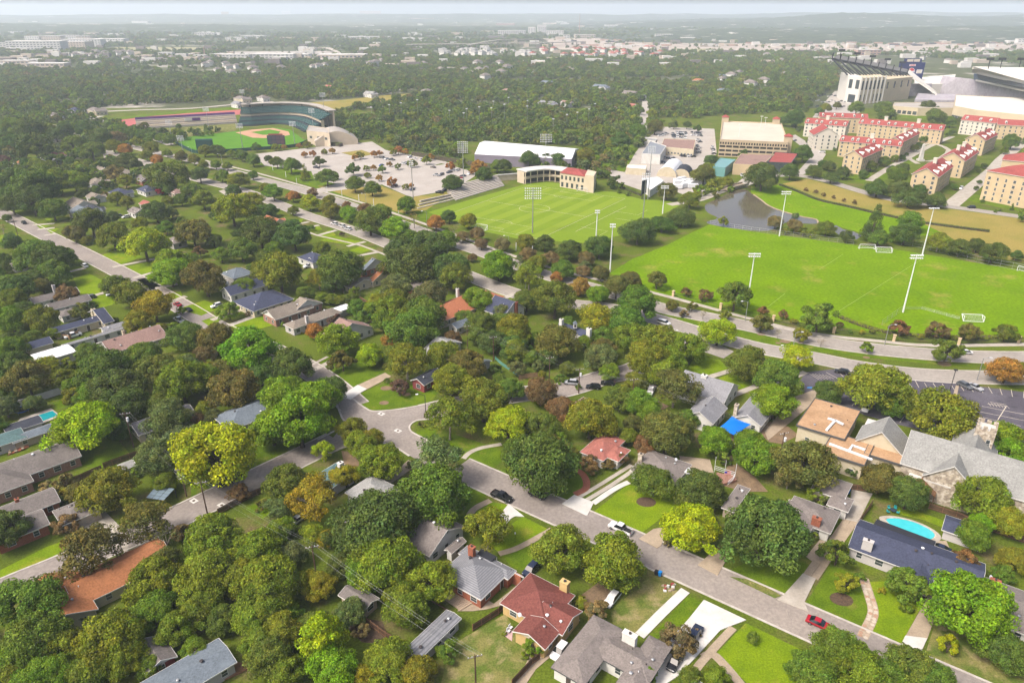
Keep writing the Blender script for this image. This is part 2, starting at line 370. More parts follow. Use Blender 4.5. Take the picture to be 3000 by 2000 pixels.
slab('lawn', [(1690,500),(1760,420),(1880,400),(1870,440),(1830,500),(1790,510)], 'lawn', 0.03)
slab('lawn', [(1000,448),(1060,440),(1095,452),(1050,462)], 'lawn_gold', 0.12)
for q in ([(2570,450),(2620,436),(2660,440),(2640,455),(2580,458)], [(2640,470),(2680,462),(2700,475),(2650,485)], [(2560,520),(2610,495),(2640,500),(2590,530)], [(2640,300),(2740,320),(2900,330),(2820,355),(2640,345)], [(2480,520),(2560,500),(2530,540)], [(2820,585),(2860,570),(2980,610),(2990,620)]):
    slab('lawn', q, 'lawn', 0.04)
LOT = [(745,452),(920,432),(1053,418),(1092,436),(1308,474),(1255,490),(1012,536),(985,539),(920,522),(912,502),(775,486)]
slab('parking_lot', LOT, 'lot_paving', 0.06, 'pale concrete parking lot with tree islands')
slab('parking_lot', [(1117,540),(1160,500),(1308,481),(1400,508),(1386,520),(1328,556),(1202,578)], 'lot_paving', 0.06, 'pale concrete parking lot beside the soccer stand')
slab('parking_lot', [(985,540),(1012,536),(1120,500),(1160,497),(1120,541),(940,565),(915,556)], 'lot_paving', 0.065)
slab('road', [(1053,420),(1090,415),(1130,440),(1320,478),(1308,482),(1092,438)], 'lot_paving', 0.07)
slab('service_yard', [(1940,372),(2093,378),(2100,452),(2060,480),(2030,522),(2080,552),(2049,587),(1980,562),(1900,565),(1790,527),(1783,496),(1830,505),(1860,450),(1889,411)], 'lot_paving', 0.05)
slab('service_yard', [(2340,515),(2390,500),(2420,452),(2330,395),(2310,400),(2380,455),(2340,500),(2200,500),(2150,545),(2175,552),(2250,520)], 'lot_paving', 0.05)
street('campus_road', [(2330,512),(2420,530),(2520,560),(2630,588),(2800,608),(3060,645)], 9, 'avenue_paving', kerb=False, z=0.06, n=4)
street('campus_road', [(2785,602),(2846,551),(2907,500),(2950,455),(3060,370)], 9, 'concrete', kerb=False, z=0.07, n=4)
street('campus_path', [(2545,530),(2600,495),(2650,468),(2720,430),(2790,400)], 5, 'concrete', kerb=False, z=0.06, n=3)
street('campus_path', [(2690,480),(2660,455),(2720,420),(2780,440),(2740,470),(2690,470)], 4, 'concrete', kerb=False, z=0.065, n=3)
street('campus_path', [(1960,600),(2050,585),(2110,562),(2180,545)], 6, 'concrete', kerb=False, z=0.06, n=3)
street('road', [(1880,390),(1888,330),(1892,300),(1886,270)], 9, 'lot_paving', kerb=False, z=0.06, n=3)
street('road', [(200,330),(290,352),(430,398),(500,425)], 7, 'lot_paving', kerb=False, z=0.09, n=3)
street('road', [(60,395),(150,372),(200,362),(300,340)], 7, 'lot_paving', kerb=False, z=0.08, n=3)
street('road', [(240,330),(420,322),(560,318),(700,305),(800,298)], 9, 'lot_paving', kerb=False, z=0.08, n=3)
for q in ([(300,448),(330,440),(335,455),(305,465)], [(640,560),(690,548),(720,575),(690,590)]): slab('driveway', q, 'concrete', 0.08)

# ---------------------------------------------------------------- church parking lot and its stripes
slab('parking_lot', [(2330,1138),(2360,1090),(2449,1081),(2506,1089),(2659,1112),(2812,1125),(3060,1156),(3060,1310),(2850,1290),(2640,1246),(2530,1215),(2480,1190),(2390,1162)], 'asphalt_lot', 0.05, 'dark asphalt parking lot of the stone church')
def stripe(p, q, w=0.14, m='line_paint', z=0.095):
    ZJ[0] += 0.0003
    b = MB(); ribbon(b, [G(*p), G(*q)], w/2, -w/2, z+(ZJ[0] % 0.01), 0.01); return struct('parking_stripe', b, m)
for p, q in (((2420,1091),(2452,1108)),((2449,1084),(2471,1104)),((2481,1087),(2492,1103)),((2655,1114),(2672,1134)),((2681,1115),(2692,1136)),((2708,1121),(2717,1137)),((2733,1122),(2745,1140)),((2760,1124),(2770,1141)),((2786,1127),(2796,1142)),((2812,1128),(2824,1145)),((2838,1130),(2852,1148)),((2868,1133),(2880,1151)),((2895,1133),(2907,1153)),((2929,1138),(2936,1157)),((2962,1141),(2966,1162)),((3000,1146),(2998,1166)),((2876,1190),(3010,1216)),((2870,1206),(3000,1232)),((2862,1219),(2990,1248)),((2858,1230),(2960,1258)),((2850,1245),(2930,1265)),((2496,1189),(2508,1175)),((2520,1204),(2537,1180)),((2636,1238),(2647,1222)),((2652,1190),(2668,1170)),((2620,1163),(2705,1168)),((2630,1171),(2700,1176))): stripe(p, q)
stripe((2908,1254),(2948,1190), 0.2)
for k in range(6): stripe((2368+k*10,1093+k*1.0),(2398+k*9,1111-k*0.2), 0.12)
for k in range(7): stripe((2895+k*9,1180+k*1.5),(2903+k*9,1190+k*1.2), 0.12)
stripe((2893,1183),(2950,1190)); stripe((2900,1178),(2948,1186))
slab('accessible_bay_marking', [(2366,1133),(2380,1133),(2378,1138),(2363,1138)], mat('bay_blue', (0.06, 0.20, 0.45)), 0.07)
slab('traffic_island', [(2800,1130),(2809,1131),(2801,1172),(2788,1170)], 'concrete_tan', 0.17, depth=0.2)

# ---------------------------------------------------------------- driveways, paths, patios
def drive(pxs, m='concrete', z=0.16): return slab('driveway', pxs, m, z, depth=0.2)
def path(pxs, w, m='concrete_tan', z=0.09, name='path', n=5):
    ZJ[0] += 0.0005; z += ZJ[0] % 0.03; ROADLN.append((dense(W2(pxs), n), w/2))
    b = MB(); ribbon(b, dense(W2(pxs), n), w/2, -w/2, z, 0.1); return struct(name, b, m)
drive([(1646,1476),(1682,1450),(1740,1472),(1720,1511)], 'concrete_white')
path([(1693,1458),(1770,1412),(1850,1362)], 1.1, 'concrete', n=2); path([(1716,1466),(1790,1422),(1868,1368)], 1.2, 'concrete', n=2); path([(1738,1474),(1800,1432),(1842,1412)], 1.5, 'concrete_white', n=3)
path([(1684,1448),(1714,1432),(1718,1410),(1706,1388),(1690,1378)], 1.8, 'brick_path')
drive([(1872,1578),(1914,1550),(1954,1543),(1937,1599),(1925,1606)], 'concrete_tan'); drive([(2044,1655),(2100,1605),(2128,1640),(2102,1686)], 'concrete_tan')
path([(1874,1862),(1940,1795),(2008,1730)], 2.0, 'concrete_white', 0.16, n=2)
drive([(2062,1757),(2186,1816),(2110,1846),(1990,1978),(1940,2010),(1890,2010),(1970,1866),(2018,1812)], 'concrete_white')
path([(2148,1838),(2110,1878),(2050,1945),(2030,1975)], 1.5, 'concrete_tan', n=3); path([(2060,1925),(2088,1916),(2125,1950),(2175,2010)], 1.7, 'concrete_tan', n=3)
drive([(2276,1757),(2296,1742),(2352,1680),(2390,1695),(2356,1765),(2368,1792)], 'concrete')
path([(2364,1684),(2410,1620),(2455,1560),(2482,1520)], 1.5, 'concrete_tan', n=3); path([(2386,1694),(2430,1630),(2480,1560),(2505,1525)], 1.5, 'concrete_tan', n=3)
drive([(2495,1434),(2556,1446),(2514,1530),(2474,1521),(2490,1474)], 'concrete', 0.1)
drive([(2361,1630),(2402,1580),(2430,1590),(2388,1650)], 'concrete_tan', 0.1)
drive([(2631,1905),(2698,1910),(2716,1870),(2652,1862)], 'concrete_white', 0.165)
drive([(2652,1864),(2716,1872),(2764,1740),(2790,1625),(2772,1584),(2732,1584),(2742,1640),(2731,1724)], 'concrete_tan', 0.1)
path([(1372,1534),(1378,1505),(1398,1485),(1437,1466)], 1.7, 'concrete_tan'); drive([(1458,1522),(1474,1496),(1490,1476),(1536,1514),(1510,1512),(1496,1520),(1480,1540)], 'concrete_white')
path([(1462,1622),(1509,1608),(1550,1588),(1618,1550)], 1.5, 'concrete_tan'); path([(1358,1343),(1376,1326),(1410,1312),(1469,1301)], 1.4, 'concrete')
drive([(996,1160),(1027,1171),(1060,1149),(1075,1140),(1048,1128)], 'concrete_white'); drive([(1048,1128),(1075,1141),(1146,1103),(1128,1092)], 'concrete_tan', 0.1)
drive([(1125,1408),(1196,1348),(1226,1360),(1140,1420)], 'concrete_tan', 0.12)
drive([(225,1540),(240,1520),(310,1500),(380,1570),(375,1625),(330,1600)], 'concrete', 0.1)
path([(918,1085),(955,1066),(990,1050)], 2.2, 'concrete', n=2); path([(915,1068),(960,1045)], 1.2, 'concrete', n=2)
for p, q in (((330,783),(470,755)),((391,815),(455,797)),((455,845),(520,832)),((190,800),(250,785)),((270,868),(330,850)),((505,882),(545,868)),((655,960),(770,918)),((620,938),(700,910)),((95,660),(160,655)),((110,673),(160,668)),((130,690),(165,685)),((860,660),(905,650)),((880,670),(935,660)),((930,690),(985,675)),((1018,722),(1070,708)),((1050,750),(1110,738)),((1135,795),(1200,780)),((1480,873),(1510,858)),((2060,1110),(2146,1084)),((2225,1150),(2360,1090)),((2090,1180),(2250,1118))):
    path([p, q], 2.6 if p[1] < 1000 else 2.2, 'concrete', n=1)
drive([(2320,1165),(2405,1135),(2420,1150),(2250,1290),(2240,1265)], 'concrete_tan', 0.09)
path([(835,655),(930,690),(1060,720),(1170,765)], 1.4, 'concrete', n=2)
slab('patio', [(1340,1790),(1390,1735),(1450,1770),(1425,1785),(1385,1790)], 'concrete_tan', 0.1); slab('patio', [(1425,1785),(1490,1735),(1530,1700),(1545,1710),(1480,1770)], 'concrete_tan', 0.09)
slab('patio', [(1472,1858),(1492,1840),(1502,1850),(1500,1878)], mat('pink_stone', (0.55, 0.38, 0.36), c2=(0.45, 0.30, 0.28), scale=2), 0.1)
slab('patio', [(1575,1880),(1660,1812),(1700,1815),(1640,1900),(1570,1960),(1540,2005),(1510,2000)], 'concrete_tan', 0.08)
slab('bare_yard', [(2130,1365),(2160,1360),(2215,1400),(2250,1440),(2180,1440),(2110,1420)], 'bare_soil', 0.05)
slab('bare_yard', [(1990,1335),(2080,1345),(2092,1390),(2000,1380)], 'concrete_tan', 0.05)
slab('bare_yard', [(2215,1260),(2255,1235),(2310,1250),(2340,1275),(2290,1300),(2230,1290)], 'bare_soil', 0.06)
slab('bare_yard', [(2070,1285),(2130,1255),(2165,1275),(2140,1310),(2080,1310)], 'bare_soil', 0.06)
slab('bare_yard', [(1780,1150),(1840,1130),(1860,1140),(1800,1170)], 'bare_soil', 0.06); slab('bare_yard', [(1900,1160),(1960,1190),(1940,1200),(1890,1180)], 'bare_soil', 0.06)
slab('bare_yard', [(970,1790),(1120,1820),(1140,1870),(1190,1890),(1060,1880)], 'mulch', 0.05)
slab('bare_yard', [(1680,1760),(1760,1700),(1800,1720),(1760,1790)], 'bare_soil', 0.05)
slab('bare_yard', [(1000,1320),(1060,1330),(1080,1370),(1010,1370)], 'bare_soil', 0.05)
for c, r in (((2465,1755),2.3),((2692,1745),2.6),((1893,1470),2.4),((2300,1000),2.0),((2538,1047),1.2),((2230,979),1.6),((2345,1004),1.2),((2280,1005),1.0),((2767,1066),2.2),((1960,905),1.6),((1190,1155),1.4),((1131,1137),1.8),((1125,1180),1.5)):
    w = G(*c); slab('planting_bed', [w + Vector((math.cos(a*0.45)*r, math.sin(a*0.45)*r*0.8)) for a in range(14)], 'mulch' if c[1] > 1300 else 'bare_soil', 0.07, world=True)
# manhole patches
for x, y in ((568,1467),(650,1480),(1117,1212),(1166,1262),(1978,967)):
    w = G(x, y); slab('manhole_pad', [w + UA*1.0 + NA*0.7, w + UA*1.0 - NA*0.7, w - UA*1.0 - NA*0.7, w - UA*1.0 + NA*0.7], 'concrete_white', 0.1, world=True)
    slab('manhole_cover', [w + Vector((math.cos(k*.6)*.38, math.sin(k*.6)*.38)) for k in range(10)], 'mulch', 0.11, world=True)
# soccer pitch lines and mowing stripes
SC0 = G(1566, 611); SA = Vector((0.545, 0.838)); SB = Vector((0.838, -0.545))
def sp(a, b): return SC0 + SA*a + SB*b
mat('turf_light', (0.205, 0.285, 0.025), fine=0.08, spec=0.0)
for k in range(-5, 6):
    if k % 2: b = MB(); ribbon(b, [sp(-50, k*6.2), sp(50, k*6.2)], 3.1, -3.1, 0.072, 0.02); struct('mowing_stripe', b, 'turf_light')
def pline(pts, w=0.16, m='line_paint'): b = MB(); ribbon(b, pts, w/2, -w/2, 0.085+R.random()*0.01, 0.01); return struct('pitch_line', b, m)
L2, B2 = 52, 35
for a, b_ in (((-L2,-B2),(L2,-B2)),((-L2,B2),(L2,B2)),((-L2,-B2),(-L2,B2)),((L2,-B2),(L2,B2)),((0,-B2),(0,B2))): pline([sp(*a), sp(*b_)])
pline([sp(9.15*math.cos(t*math.pi/20), 9.15*math.sin(t*math.pi/20)) for t in range(41)])
for s in (-1, 1):
    for d, w in ((16.5, 20.1), (5.5, 9.1)): pline([sp(s*L2, -w), sp(s*(L2-d), -w), sp(s*(L2-d), w), sp(s*L2, w)])
    pline([sp(s*(L2-11-9.15*math.cos(t)), 9.15*math.sin(t)) for t in [k*0.105-0.92 for k in range(18)] if 11+9.15*math.cos(t) > 16.5])
    pline([sp(s*(20), 42), sp(s*(20), 58), sp(s*33, 58)]) 
pline([sp(-30, 44), sp(34, 44)]); pline([sp(6, 50), sp(6, 64)])
for p, q in (((2380,960),(2700,760)),((2210,930),(2300,860)),((2400,790),(2470,745))):
    pline([G(*p), G(*q)], 0.16, mat('faint_line', (0.3, 0.40, 0.10)) if 'faint_line' not in MATS else 'faint_line')

slab('parking_lot', [(2425,290),(2445,268),(2500,262),(2520,330),(2470,345),(2380,345)], 'lot_paving', 0.1)
# ---------------------------------------------------------------- trees
def leaf_material(name, transl=0.18):
    m = bpy.data.materials.new(name); m.use_nodes = True; t = m.node_tree
    t.nodes.remove(t.nodes['Principled BSDF'])
    oi = t.nodes.new('ShaderNodeObjectInfo'); at = t.nodes.new('ShaderNodeAttribute'); at.attribute_name = 'tint'
    c = mixc(t, oi.outputs['Color'], at.outputs['Color'], 1.0, 'MULTIPLY')
    d = t.nodes.new('ShaderNodeBsdfDiffuse'); tr = t.nodes.new('ShaderNodeBsdfTranslucent'); gl = t.nodes.new('ShaderNodeBsdfGlossy')
    t.links.new(c, d.inputs[0]); t.links.new(mixc(t, c, (1.0, 1.0, 0.45), 1.0, 'MULTIPLY'), tr.inputs[0]); gl.inputs['Roughness'].default_value = 0.45; gl.inputs[0].default_value = (0.8, 0.85, 0.8, 1)
    mx = t.nodes.new('ShaderNodeMixShader'); mx.inputs[0].default_value = transl
    t.links.new(d.outputs[0], mx.inputs[1]); t.links.new(tr.outputs[0], mx.inputs[2])
    m2 = t.nodes.new('ShaderNodeMixShader'); m2.inputs[0].default_value = 0.010
    t.links.new(mx.outputs[0], m2.inputs[1]); t.links.new(gl.outputs[0], m2.inputs[2])
    t.links.new(m2.outputs[0], t.nodes['Material Output'].inputs[0])
    MATS[name] = m
    return m
leaf_material('leaves')
mat('bark', (0.13, 0.10, 0.075), c2=(0.075, 0.058, 0.045), scale=3, fine=0.2)
mat('bark_pale', (0.30, 0.27, 0.23), c2=(0.18, 0.15, 0.12), scale=2, fine=0.2)

def crown_mesh(name, seed, nlobe, nleaf, leaf, shape='oak', gap=0.0, size=1.0):
    """crown of unit radius; z from 0 (lowest leaves) up; many leaf faces on clumps spread through its volume"""
    r = random.Random(seed); lobes = []
    H = {'oak': 1.35, 'live': 1.15, 'round': 1.5, 'cone': 2.9, 'tall': 2.2, 'airy': 1.5}[shape]
    while len(lobes) < nlobe:
        a = r.random()*2*math.pi
        if shape == 'cone':
            h = r.random()**1.25; rr = (1-h)*0.85+0.06; q = rr*math.sqrt(r.uniform(0.25, 1)); lr = 0.16+0.16*(1-h)
            p = Vector((math.cos(a)*q, math.sin(a)*q, 0.12+h*(H-0.3)))
        else:
            u = r.uniform(-0.55, 1.0); s = math.sqrt(1-u*u)*r.uniform(0.55, 1.0)*0.78
            lr = r.uniform(0.10, 0.25)*size
            p = Vector((math.cos(a)*s, math.sin(a)*s, H*(0.36 + 0.40*u)))
            if shape == 'live': p.z = H*(0.33+0.34*u)
            k_ = 1+0.42*noise.noise(Vector((math.cos(a)*1.3, math.sin(a)*1.3, u*1.2+seed*3.1))); p.x *= k_*(1+0.12*math.sin(seed*1.7)); p.y *= k_*(1-0.12*math.sin(seed*1.7)); p.z *= 1+0.22*noise.noise(Vector((math.cos(a)*1.1+7, math.sin(a)*1.1, seed*2.3)))
            if gap and r.random() < gap and u < 0.5: continue
        lobes.append((p, lr, r.uniform(0.72, 1.30), r.random()))
    vs, fs, tc = [], [], []
    tot = sum(l[1]**2 for l in lobes); ctr = Vector((0, 0, H*0.42))
    for p, lr, lt, hue in lobes:
        n = int(nleaf*lr*lr/tot)
        sx, sy, sz = r.uniform(.85,1.2), r.uniform(.85,1.2), r.uniform(.65,.95)
        for _ in range(n):
            d = Vector((r.gauss(0,1), r.gauss(0,1), r.gauss(0.25,1)))
            if d.length < 1e-4: continue
            d.normalize()
            rad = lr*(r.random()**0.15)*(1.0+0.22*noise.noise(p*9+d*2.2))
            q = p + Vector((d.x*sx, d.y*sy, d.z*sz))*rad
            if r.random() < 0.04: q += d*lr*0.25*r.random()
            out = (q-ctr); out.normalize()
            nrm = (d*0.55 + out*0.35 + Vector((r.gauss(0,.5), r.gauss(0,.5), r.gauss(0.15,.5)))).normalized()
            t1 = nrm.cross(Vector((r.gauss(0,1), r.gauss(0,1), r.gauss(0,1)))).normalized(); t2 = nrm.cross(t1)
            L = leaf*(0.55+0.95*r.random()**1.6); Wd = L*r.uniform(0.5, 0.8)
            k = len(vs)
            vs += [q-t1*L, q+t2*Wd+nrm*L*0.15, q+t1*L, q-t2*Wd+nrm*L*0.15]
            fs.append((k, k+1, k+2, k+3))
            v = lt*r.uniform(0.62, 1.38); y = hue*0.5+r.random()*0.5
            tc.append((v*(0.74+0.55*y), v, v*(1.1-0.35*y)))
    me = bpy.data.meshes.new(name); me.from_pydata([tuple(v) for v in vs], [], fs)
    at = me.color_attributes.new('tint', 'FLOAT_COLOR', 'POINT')
    flat = []
    for c in tc: flat += [*c, 1.0]*4
    at.data.foreach_set('color', flat)
    me.materials.append(MATS['leaves']); me.update()
    return me, H, lobes
def trunk_mesh(name, lobes, H, seed, m='bark', thick=0.055, hole=0.28):
    r = random.Random(seed); b = MB(); base = -hole
    fork = Vector((r.uniform(-.05,.05), r.uniform(-.05,.05), H*0.22))
    b.tube([(0,0,base-0.03),(0,0,base+0.05),(fork*0.5).to_tuple()[:2]+((base+fork.z)/2,),fork], [thick*1.5,thick*1.05,thick*0.9,thick*0.8], 8)
    for p, lr, *_ in r.sample(lobes, min(len(lobes), 11)):
        mid = fork.lerp(p, 0.5)+Vector((0,0,0.06)); b.tube([fork-Vector((0,0,.05)), mid, p+Vector((0,0,lr*0.5))], [thick*0.6, thick*0.35, thick*0.08], 5, cap=False)
    return b.mesh(name, (m,), True)
PROTO = {}
def proto(kind, n, nlobe, nleaf, leaf, shape, gap=0, bark='bark', thick=0.055, hole=0.28, size=1.0):
    out = []
    for i in range(n):
        me, H, lob = crown_mesh('crown_'+kind, hash_seed(kind, i), nlobe, nleaf, leaf, shape, gap, size)
        out.append((me, trunk_mesh('trunk_'+kind, lob, H, i+3, bark, thick, hole), H, hole))
    PROTO[kind] = out
def hash_seed(k, i): return sum(ord(c)*(j+3) for j, c in enumerate(k)) % 97 + i*1.37 + 0.5
proto('oak', 6, 110, 26000, 0.028, 'oak')
proto('live', 3, 125, 26000, 0.025, 'live', thick=0.06, hole=0.2)
proto('airy', 3, 76, 12000, 0.030, 'airy', gap=0.5, bark='bark_pale', thick=0.045, hole=0.35)
proto('round', 3, 46, 8500, 0.042, 'round', thick=0.05, hole=0.22)
proto('cone', 2, 70, 8000, 0.042, 'cone', hole=0.25)
proto('tall', 2, 70, 11000, 0.036, 'tall', hole=0.3)
proto('bare', 1, 34, 420, 0.04, 'airy', gap=0.4, bark='bark_pale', thick=0.045, hole=0.5)
proto('shrub', 3, 22, 2600, 0.075, 'round', hole=0.04, thick=0.03)
COLR = {'D':(0.072,0.112,0.020),'E':(0.095,0.147,0.017),'M':(0.112,0.172,0.012),'G':(0.100,0.130,0.040),'B':(0.130,0.228,0.008),'L':(0.235,0.300,0.006),
        'V':(0.140,0.168,0.013),'Y':(0.205,0.205,0.012),'O':(0.29,0.150,0.030),'R':(0.150,0.098,0.040),'K':(0.170,0.135,0.052),'P':(0.110,0.064,0.050),'C':(0.30,0.03,0.05),'N':(0.112,0.112,0.022)}
CW = {'D':'dark green','E':'deep green','M':'mid green','G':'grey green','B':'bright green','L':'lime green','V':'olive green','Y':'yellow green','O':'orange','R':'reddish brown','K':'dull brown','P':'purple brown','C':'crimson','N':'brown green'}
KW = {'o':'oak','l':'live','a':'airy','r':'round','c':'cone','t':'tall','b':'bare','s':'shrub'}
KN = {'o':('broad','shade_tree'),'l':('spreading','live_oak'),'a':('open-crowned','shade_tree'),'r':('round','ornamental_tree'),'c':('conical','conical_tree'),'t':('tall','shade_tree'),'b':('bare','bare_tree'),'s':('bushy','shrub')}
TREES = []          # (x, y, radius, colour, kind, px, py) filled below and built at the end
def tree_at(px, py, wpx, code, kind='o'):
    z = 5.0
    for _ in range(3):
        r = (0.53 if py < 1080 else 0.58)*wpx*mpp(px, py, z); H = PROTO[KW[kind]][0][2]
        sq = 1.0 if kind in 'cts' else 0.92
        hole = PROTO[KW[kind]][0][3]
        z = r*(hole + H*0.40*sq)
    w = G(px, py, z)
    TREES.append((w.x, w.y, r, code, kind, px, py))
def plant(ox, oy, s, txt):
    for e in txt.split(';'):
        e = e.split()
        if len(e) >= 4: tree_at(ox+float(e[0])/s, oy+float(e[1])/s, float(e[2])/s, e[3], e[4] if len(e) > 4 else 'o')
# each entry: place of the crown, its width, colour, kind (o broad, l live oak, a open, r round, c conical, t tall, b bare, s shrub)
plant(0,1300,2.24, '''700 300 370 V;40 560 300 D;950 500 340 N a;590 720 400 N a;440 520 160 K r;430 320 110 Y s;400 370 80 M s;430 255 150 K s;330 275 130 K s;180 1030 440 E;690 910 120 M t;1380 610 380 M;1190 590 140 K r;
1020 900 350 V;1350 850 420 V;1600 880 300 V;1700 1130 320 M;240 1290 420 E;90 1420 300 M;700 1290 450 V;420 1350 300 V;600 1480 300 M;330 1490 280 M;980 1460 170 E;1000 1090 300 M;1300 1060 300 M;1690 1300 250 V;1560 320 145 R r;
1410 70 520 L;1030 90 300 G;1700 700 340 M;1470 1150 220 E;1150 1220 260 M;820 1420 280 V;1080 760 200 N a;520 1130 150 M s;400 1120 170 N s;880 190 90 M s;60 1540 260 V;200 1560 280 M;1750 1430 200 V;770 600 190 G b;1090 640 190 G b''')
plant(750,1300,2.24, '''200 245 280 E;440 50 150 L a;810 115 300 V;690 20 220 V;1200 120 340 G a;1170 315 480 E;800 470 560 D;390 360 330 Y a;280 310 150 Y a;570 210 190 Y;370 590 150 Y a;630 570 340 D;850 760 440 V;1150 890 340 V;
980 1060 330 V;720 860 260 M;1520 560 320 V a;80 900 400 V;60 1050 380 M;400 920 240 Y;430 1270 330 L t;500 1470 350 B;620 1100 220 G;850 1410 330 V;1250 1345 170 E r;140 430 200 G a;240 710 210 G a;170 1250 280 V;100 1400 320 E;
1050 1500 260 V;690 1545 220 Y;100 650 210 M;40 400 110 N s;1010 135 65 G s;560 800 200 D;480 620 160 Y a;170 1130 240 M;200 1500 260 M;680 1220 130 K s;1490 720 60 V s;1780 1370 90 V s;60 760 200 E;320 240 120 E''')
plant(1450,1300,2.24, '''300 115 520 D l;620 130 140 R r;740 130 90 R r;830 95 100 R r;1040 255 290 E l;1360 290 310 D;1290 550 370 L;440 690 390 V;780 760 430 V;660 1085 180 K r;1200 1285 230 R r;250 1330 140 M r;565 1035 110 V s;
1690 1270 85 E r;1000 1510 140 M r;1440 1530 170 M;1280 1540 180 E;1500 690 95 R s;1500 100 110 E s;940 190 60 E s;1710 90 280 M;1320 1240 80 R s;1130 650 60 K s;60 1240 40 M s''')
tree_at(2235, 1552, 262, 'D', 'o')
plant(2200,1300,2.24, '''360 120 420 N;250 215 180 K a;850 230 250 N;1030 330 260 D;660 175 95 D r;1500 345 350 V;1680 60 290 B;1470 600 230 M;1390 775 190 R r;1700 520 230 Y;1720 750 200 V;570 715 215 E r;620 910 150 Y r;1040 910 280 E r;
1020 1065 95 M s;1460 1055 540 B;1690 1370 290 D;1300 1320 145 L r;560 1330 320 E;400 1490 330 E;720 1480 360 M;1050 1460 330 E;1200 1545 300 E;880 1545 300 E;720 865 90 E s;430 340 140 M s;1200 900 70 R s;860 960 60 Y s;590 960 50 M s;420 600 70 M s;
1510 520 150 B;1550 540 60 M s;500 380 90 G s''')
plant(0,750,2.614, '''130 250 280 D;260 170 220 D;430 130 260 E;870 215 230 E;1000 280 290 V;1180 390 330 Y;1050 495 260 Y;1300 110 330 B;1570 170 360 N;1750 415 190 M r;1870 230 170 M;2020 120 230 V;60 220 200 E;90 340 250 M;80 480 260 M;330 480 280 V;
180 430 240 D;520 300 200 R r;610 415 180 N r;705 380 90 D s;70 690 240 M;100 850 300 D;210 950 340 N;350 830 200 Y;440 940 220 V;40 1150 210 G;780 880 380 D;1080 760 330 E;900 1010 400 D;1200 880 330 E;970 1150 300 D;680 740 240 E;1430 600 330 E;1640 640 330 N;
1900 700 480 B;1390 970 390 V;1560 930 260 V;1800 1010 400 N;2000 900 220 D;630 1280 510 L;560 1070 170 V r;900 1330 220 D;1290 1260 350 G;1420 1400 330 G;2060 1250 220 B;1500 1250 140 R a;1240 1470 230 G;1330 545 120 M r;880 480 60 D t;1230 560 140 V;400 40 300 D;560 1430 50 M s;
1560 770 200 R a;1700 880 220 N;560 760 90 E s;520 820 130 Y s;400 590 120 V;250 620 140 E;1640 1230 150 G;80 1010 250 D;1260 1080 240 E;1110 1120 180 D;1380 420 90 B s;1930 420 80 R s;1900 440 60 K s''')
plant(750,750,2.614, '''180 130 380 V;480 170 200 Y a;640 90 420 E;590 200 200 D;750 275 110 M r;1080 235 270 G;1330 310 320 G;1490 100 330 D;1520 150 300 M;1190 40 450 D;1860 75 290 B;2030 150 130 V;1050 430 330 M;1290 440 390 E;1200 560 400 E;980 500 210 M;820 470 165 E r;
620 500 160 P r;445 545 165 O t;620 645 340 B;870 760 240 L;1040 640 180 O a;660 800 225 N r;270 840 350 D;200 1050 360 B;430 1080 390 B;330 1270 500 B;120 1310 360 B;560 1030 260 D;1150 790 360 V a;1430 760 310 M;1630 810 320 N;1500 950 300 V;1100 1010 150 P r;1700 330 265 M;
1720 510 250 E;1970 600 260 V;1800 650 250 D;1980 720 240 V;1500 620 150 R;2000 860 165 G r;1480 1240 370 V a;1740 1110 400 V;1930 1270 350 L;1950 1000 220 E;740 1340 230 V;870 1400 230 V;1270 1290 70 N s;1300 1000 60 Y s;1000 955 50 E s;1030 960 40 E s;580 330 120 M;500 330 110 M;640 340 100 V;720 320 90 E;
1700 600 200 E;1880 500 220 E;1600 470 150 E;560 600 90 B s;1350 590 140 E;60 430 22 M s''')
for k, (x, y) in enumerate(((55,438),(85,462),(118,478),(165,503),(205,522),(150,500))): plant(750,750,2.614, f'{x} {y} {52} M s')
for x, y in ((270,550),(285,560),(302,565),(318,572),(352,590)): plant(750,750,2.614, f'{x} {y} 24 Y s')
plant(1450,750,2.614, '''260 150 250 V a;310 70 180 V;520 100 200 E;690 90 140 G;240 335 240 E;460 340 360 E;470 165 120 O;650 235 180 O;790 290 190 B;930 240 230 N;1040 180 160 N;1085 370 340 E;1240 190 170 N r;1470 275 100 R r;1610 300 120 R r;1840 315 290 E r;1360 370 115 N a;1510 385 100 N r;
1760 450 105 V r;2040 520 130 E r;1595 445 80 K b;770 460 300 Y a;1010 505 320 E;1710 580 280 L;150 560 300 V;470 650 370 N;150 700 260 D;1050 640 310 M;1240 640 370 V;1470 705 300 M;1160 800 370 V;1330 790 320 M;800 760 300 G;1380 990 370 N a;1080 960 180 V;1940 830 330 E;
350 1040 260 R;510 1150 230 R;730 1245 390 V;1100 1100 260 M;960 1090 240 E;1180 1180 210 M;1320 1340 430 N;1690 1410 260 B;1970 1440 270 M;1150 1450 190 R;500 940 100 E s;1450 440 90 K s;60 420 170 G a;400 780 180 D;280 780 150 E;560 860 150 E;880 880 170 M;360 900 70 V a;590 1200 90 M s;1480 1230 180 E;1880 1540 70 E s;1590 1130 60 E s;
1030 1000 120 V a;680 660 150 V;1300 900 260 V;230 600 110 R a;640 1000 60 E s''')
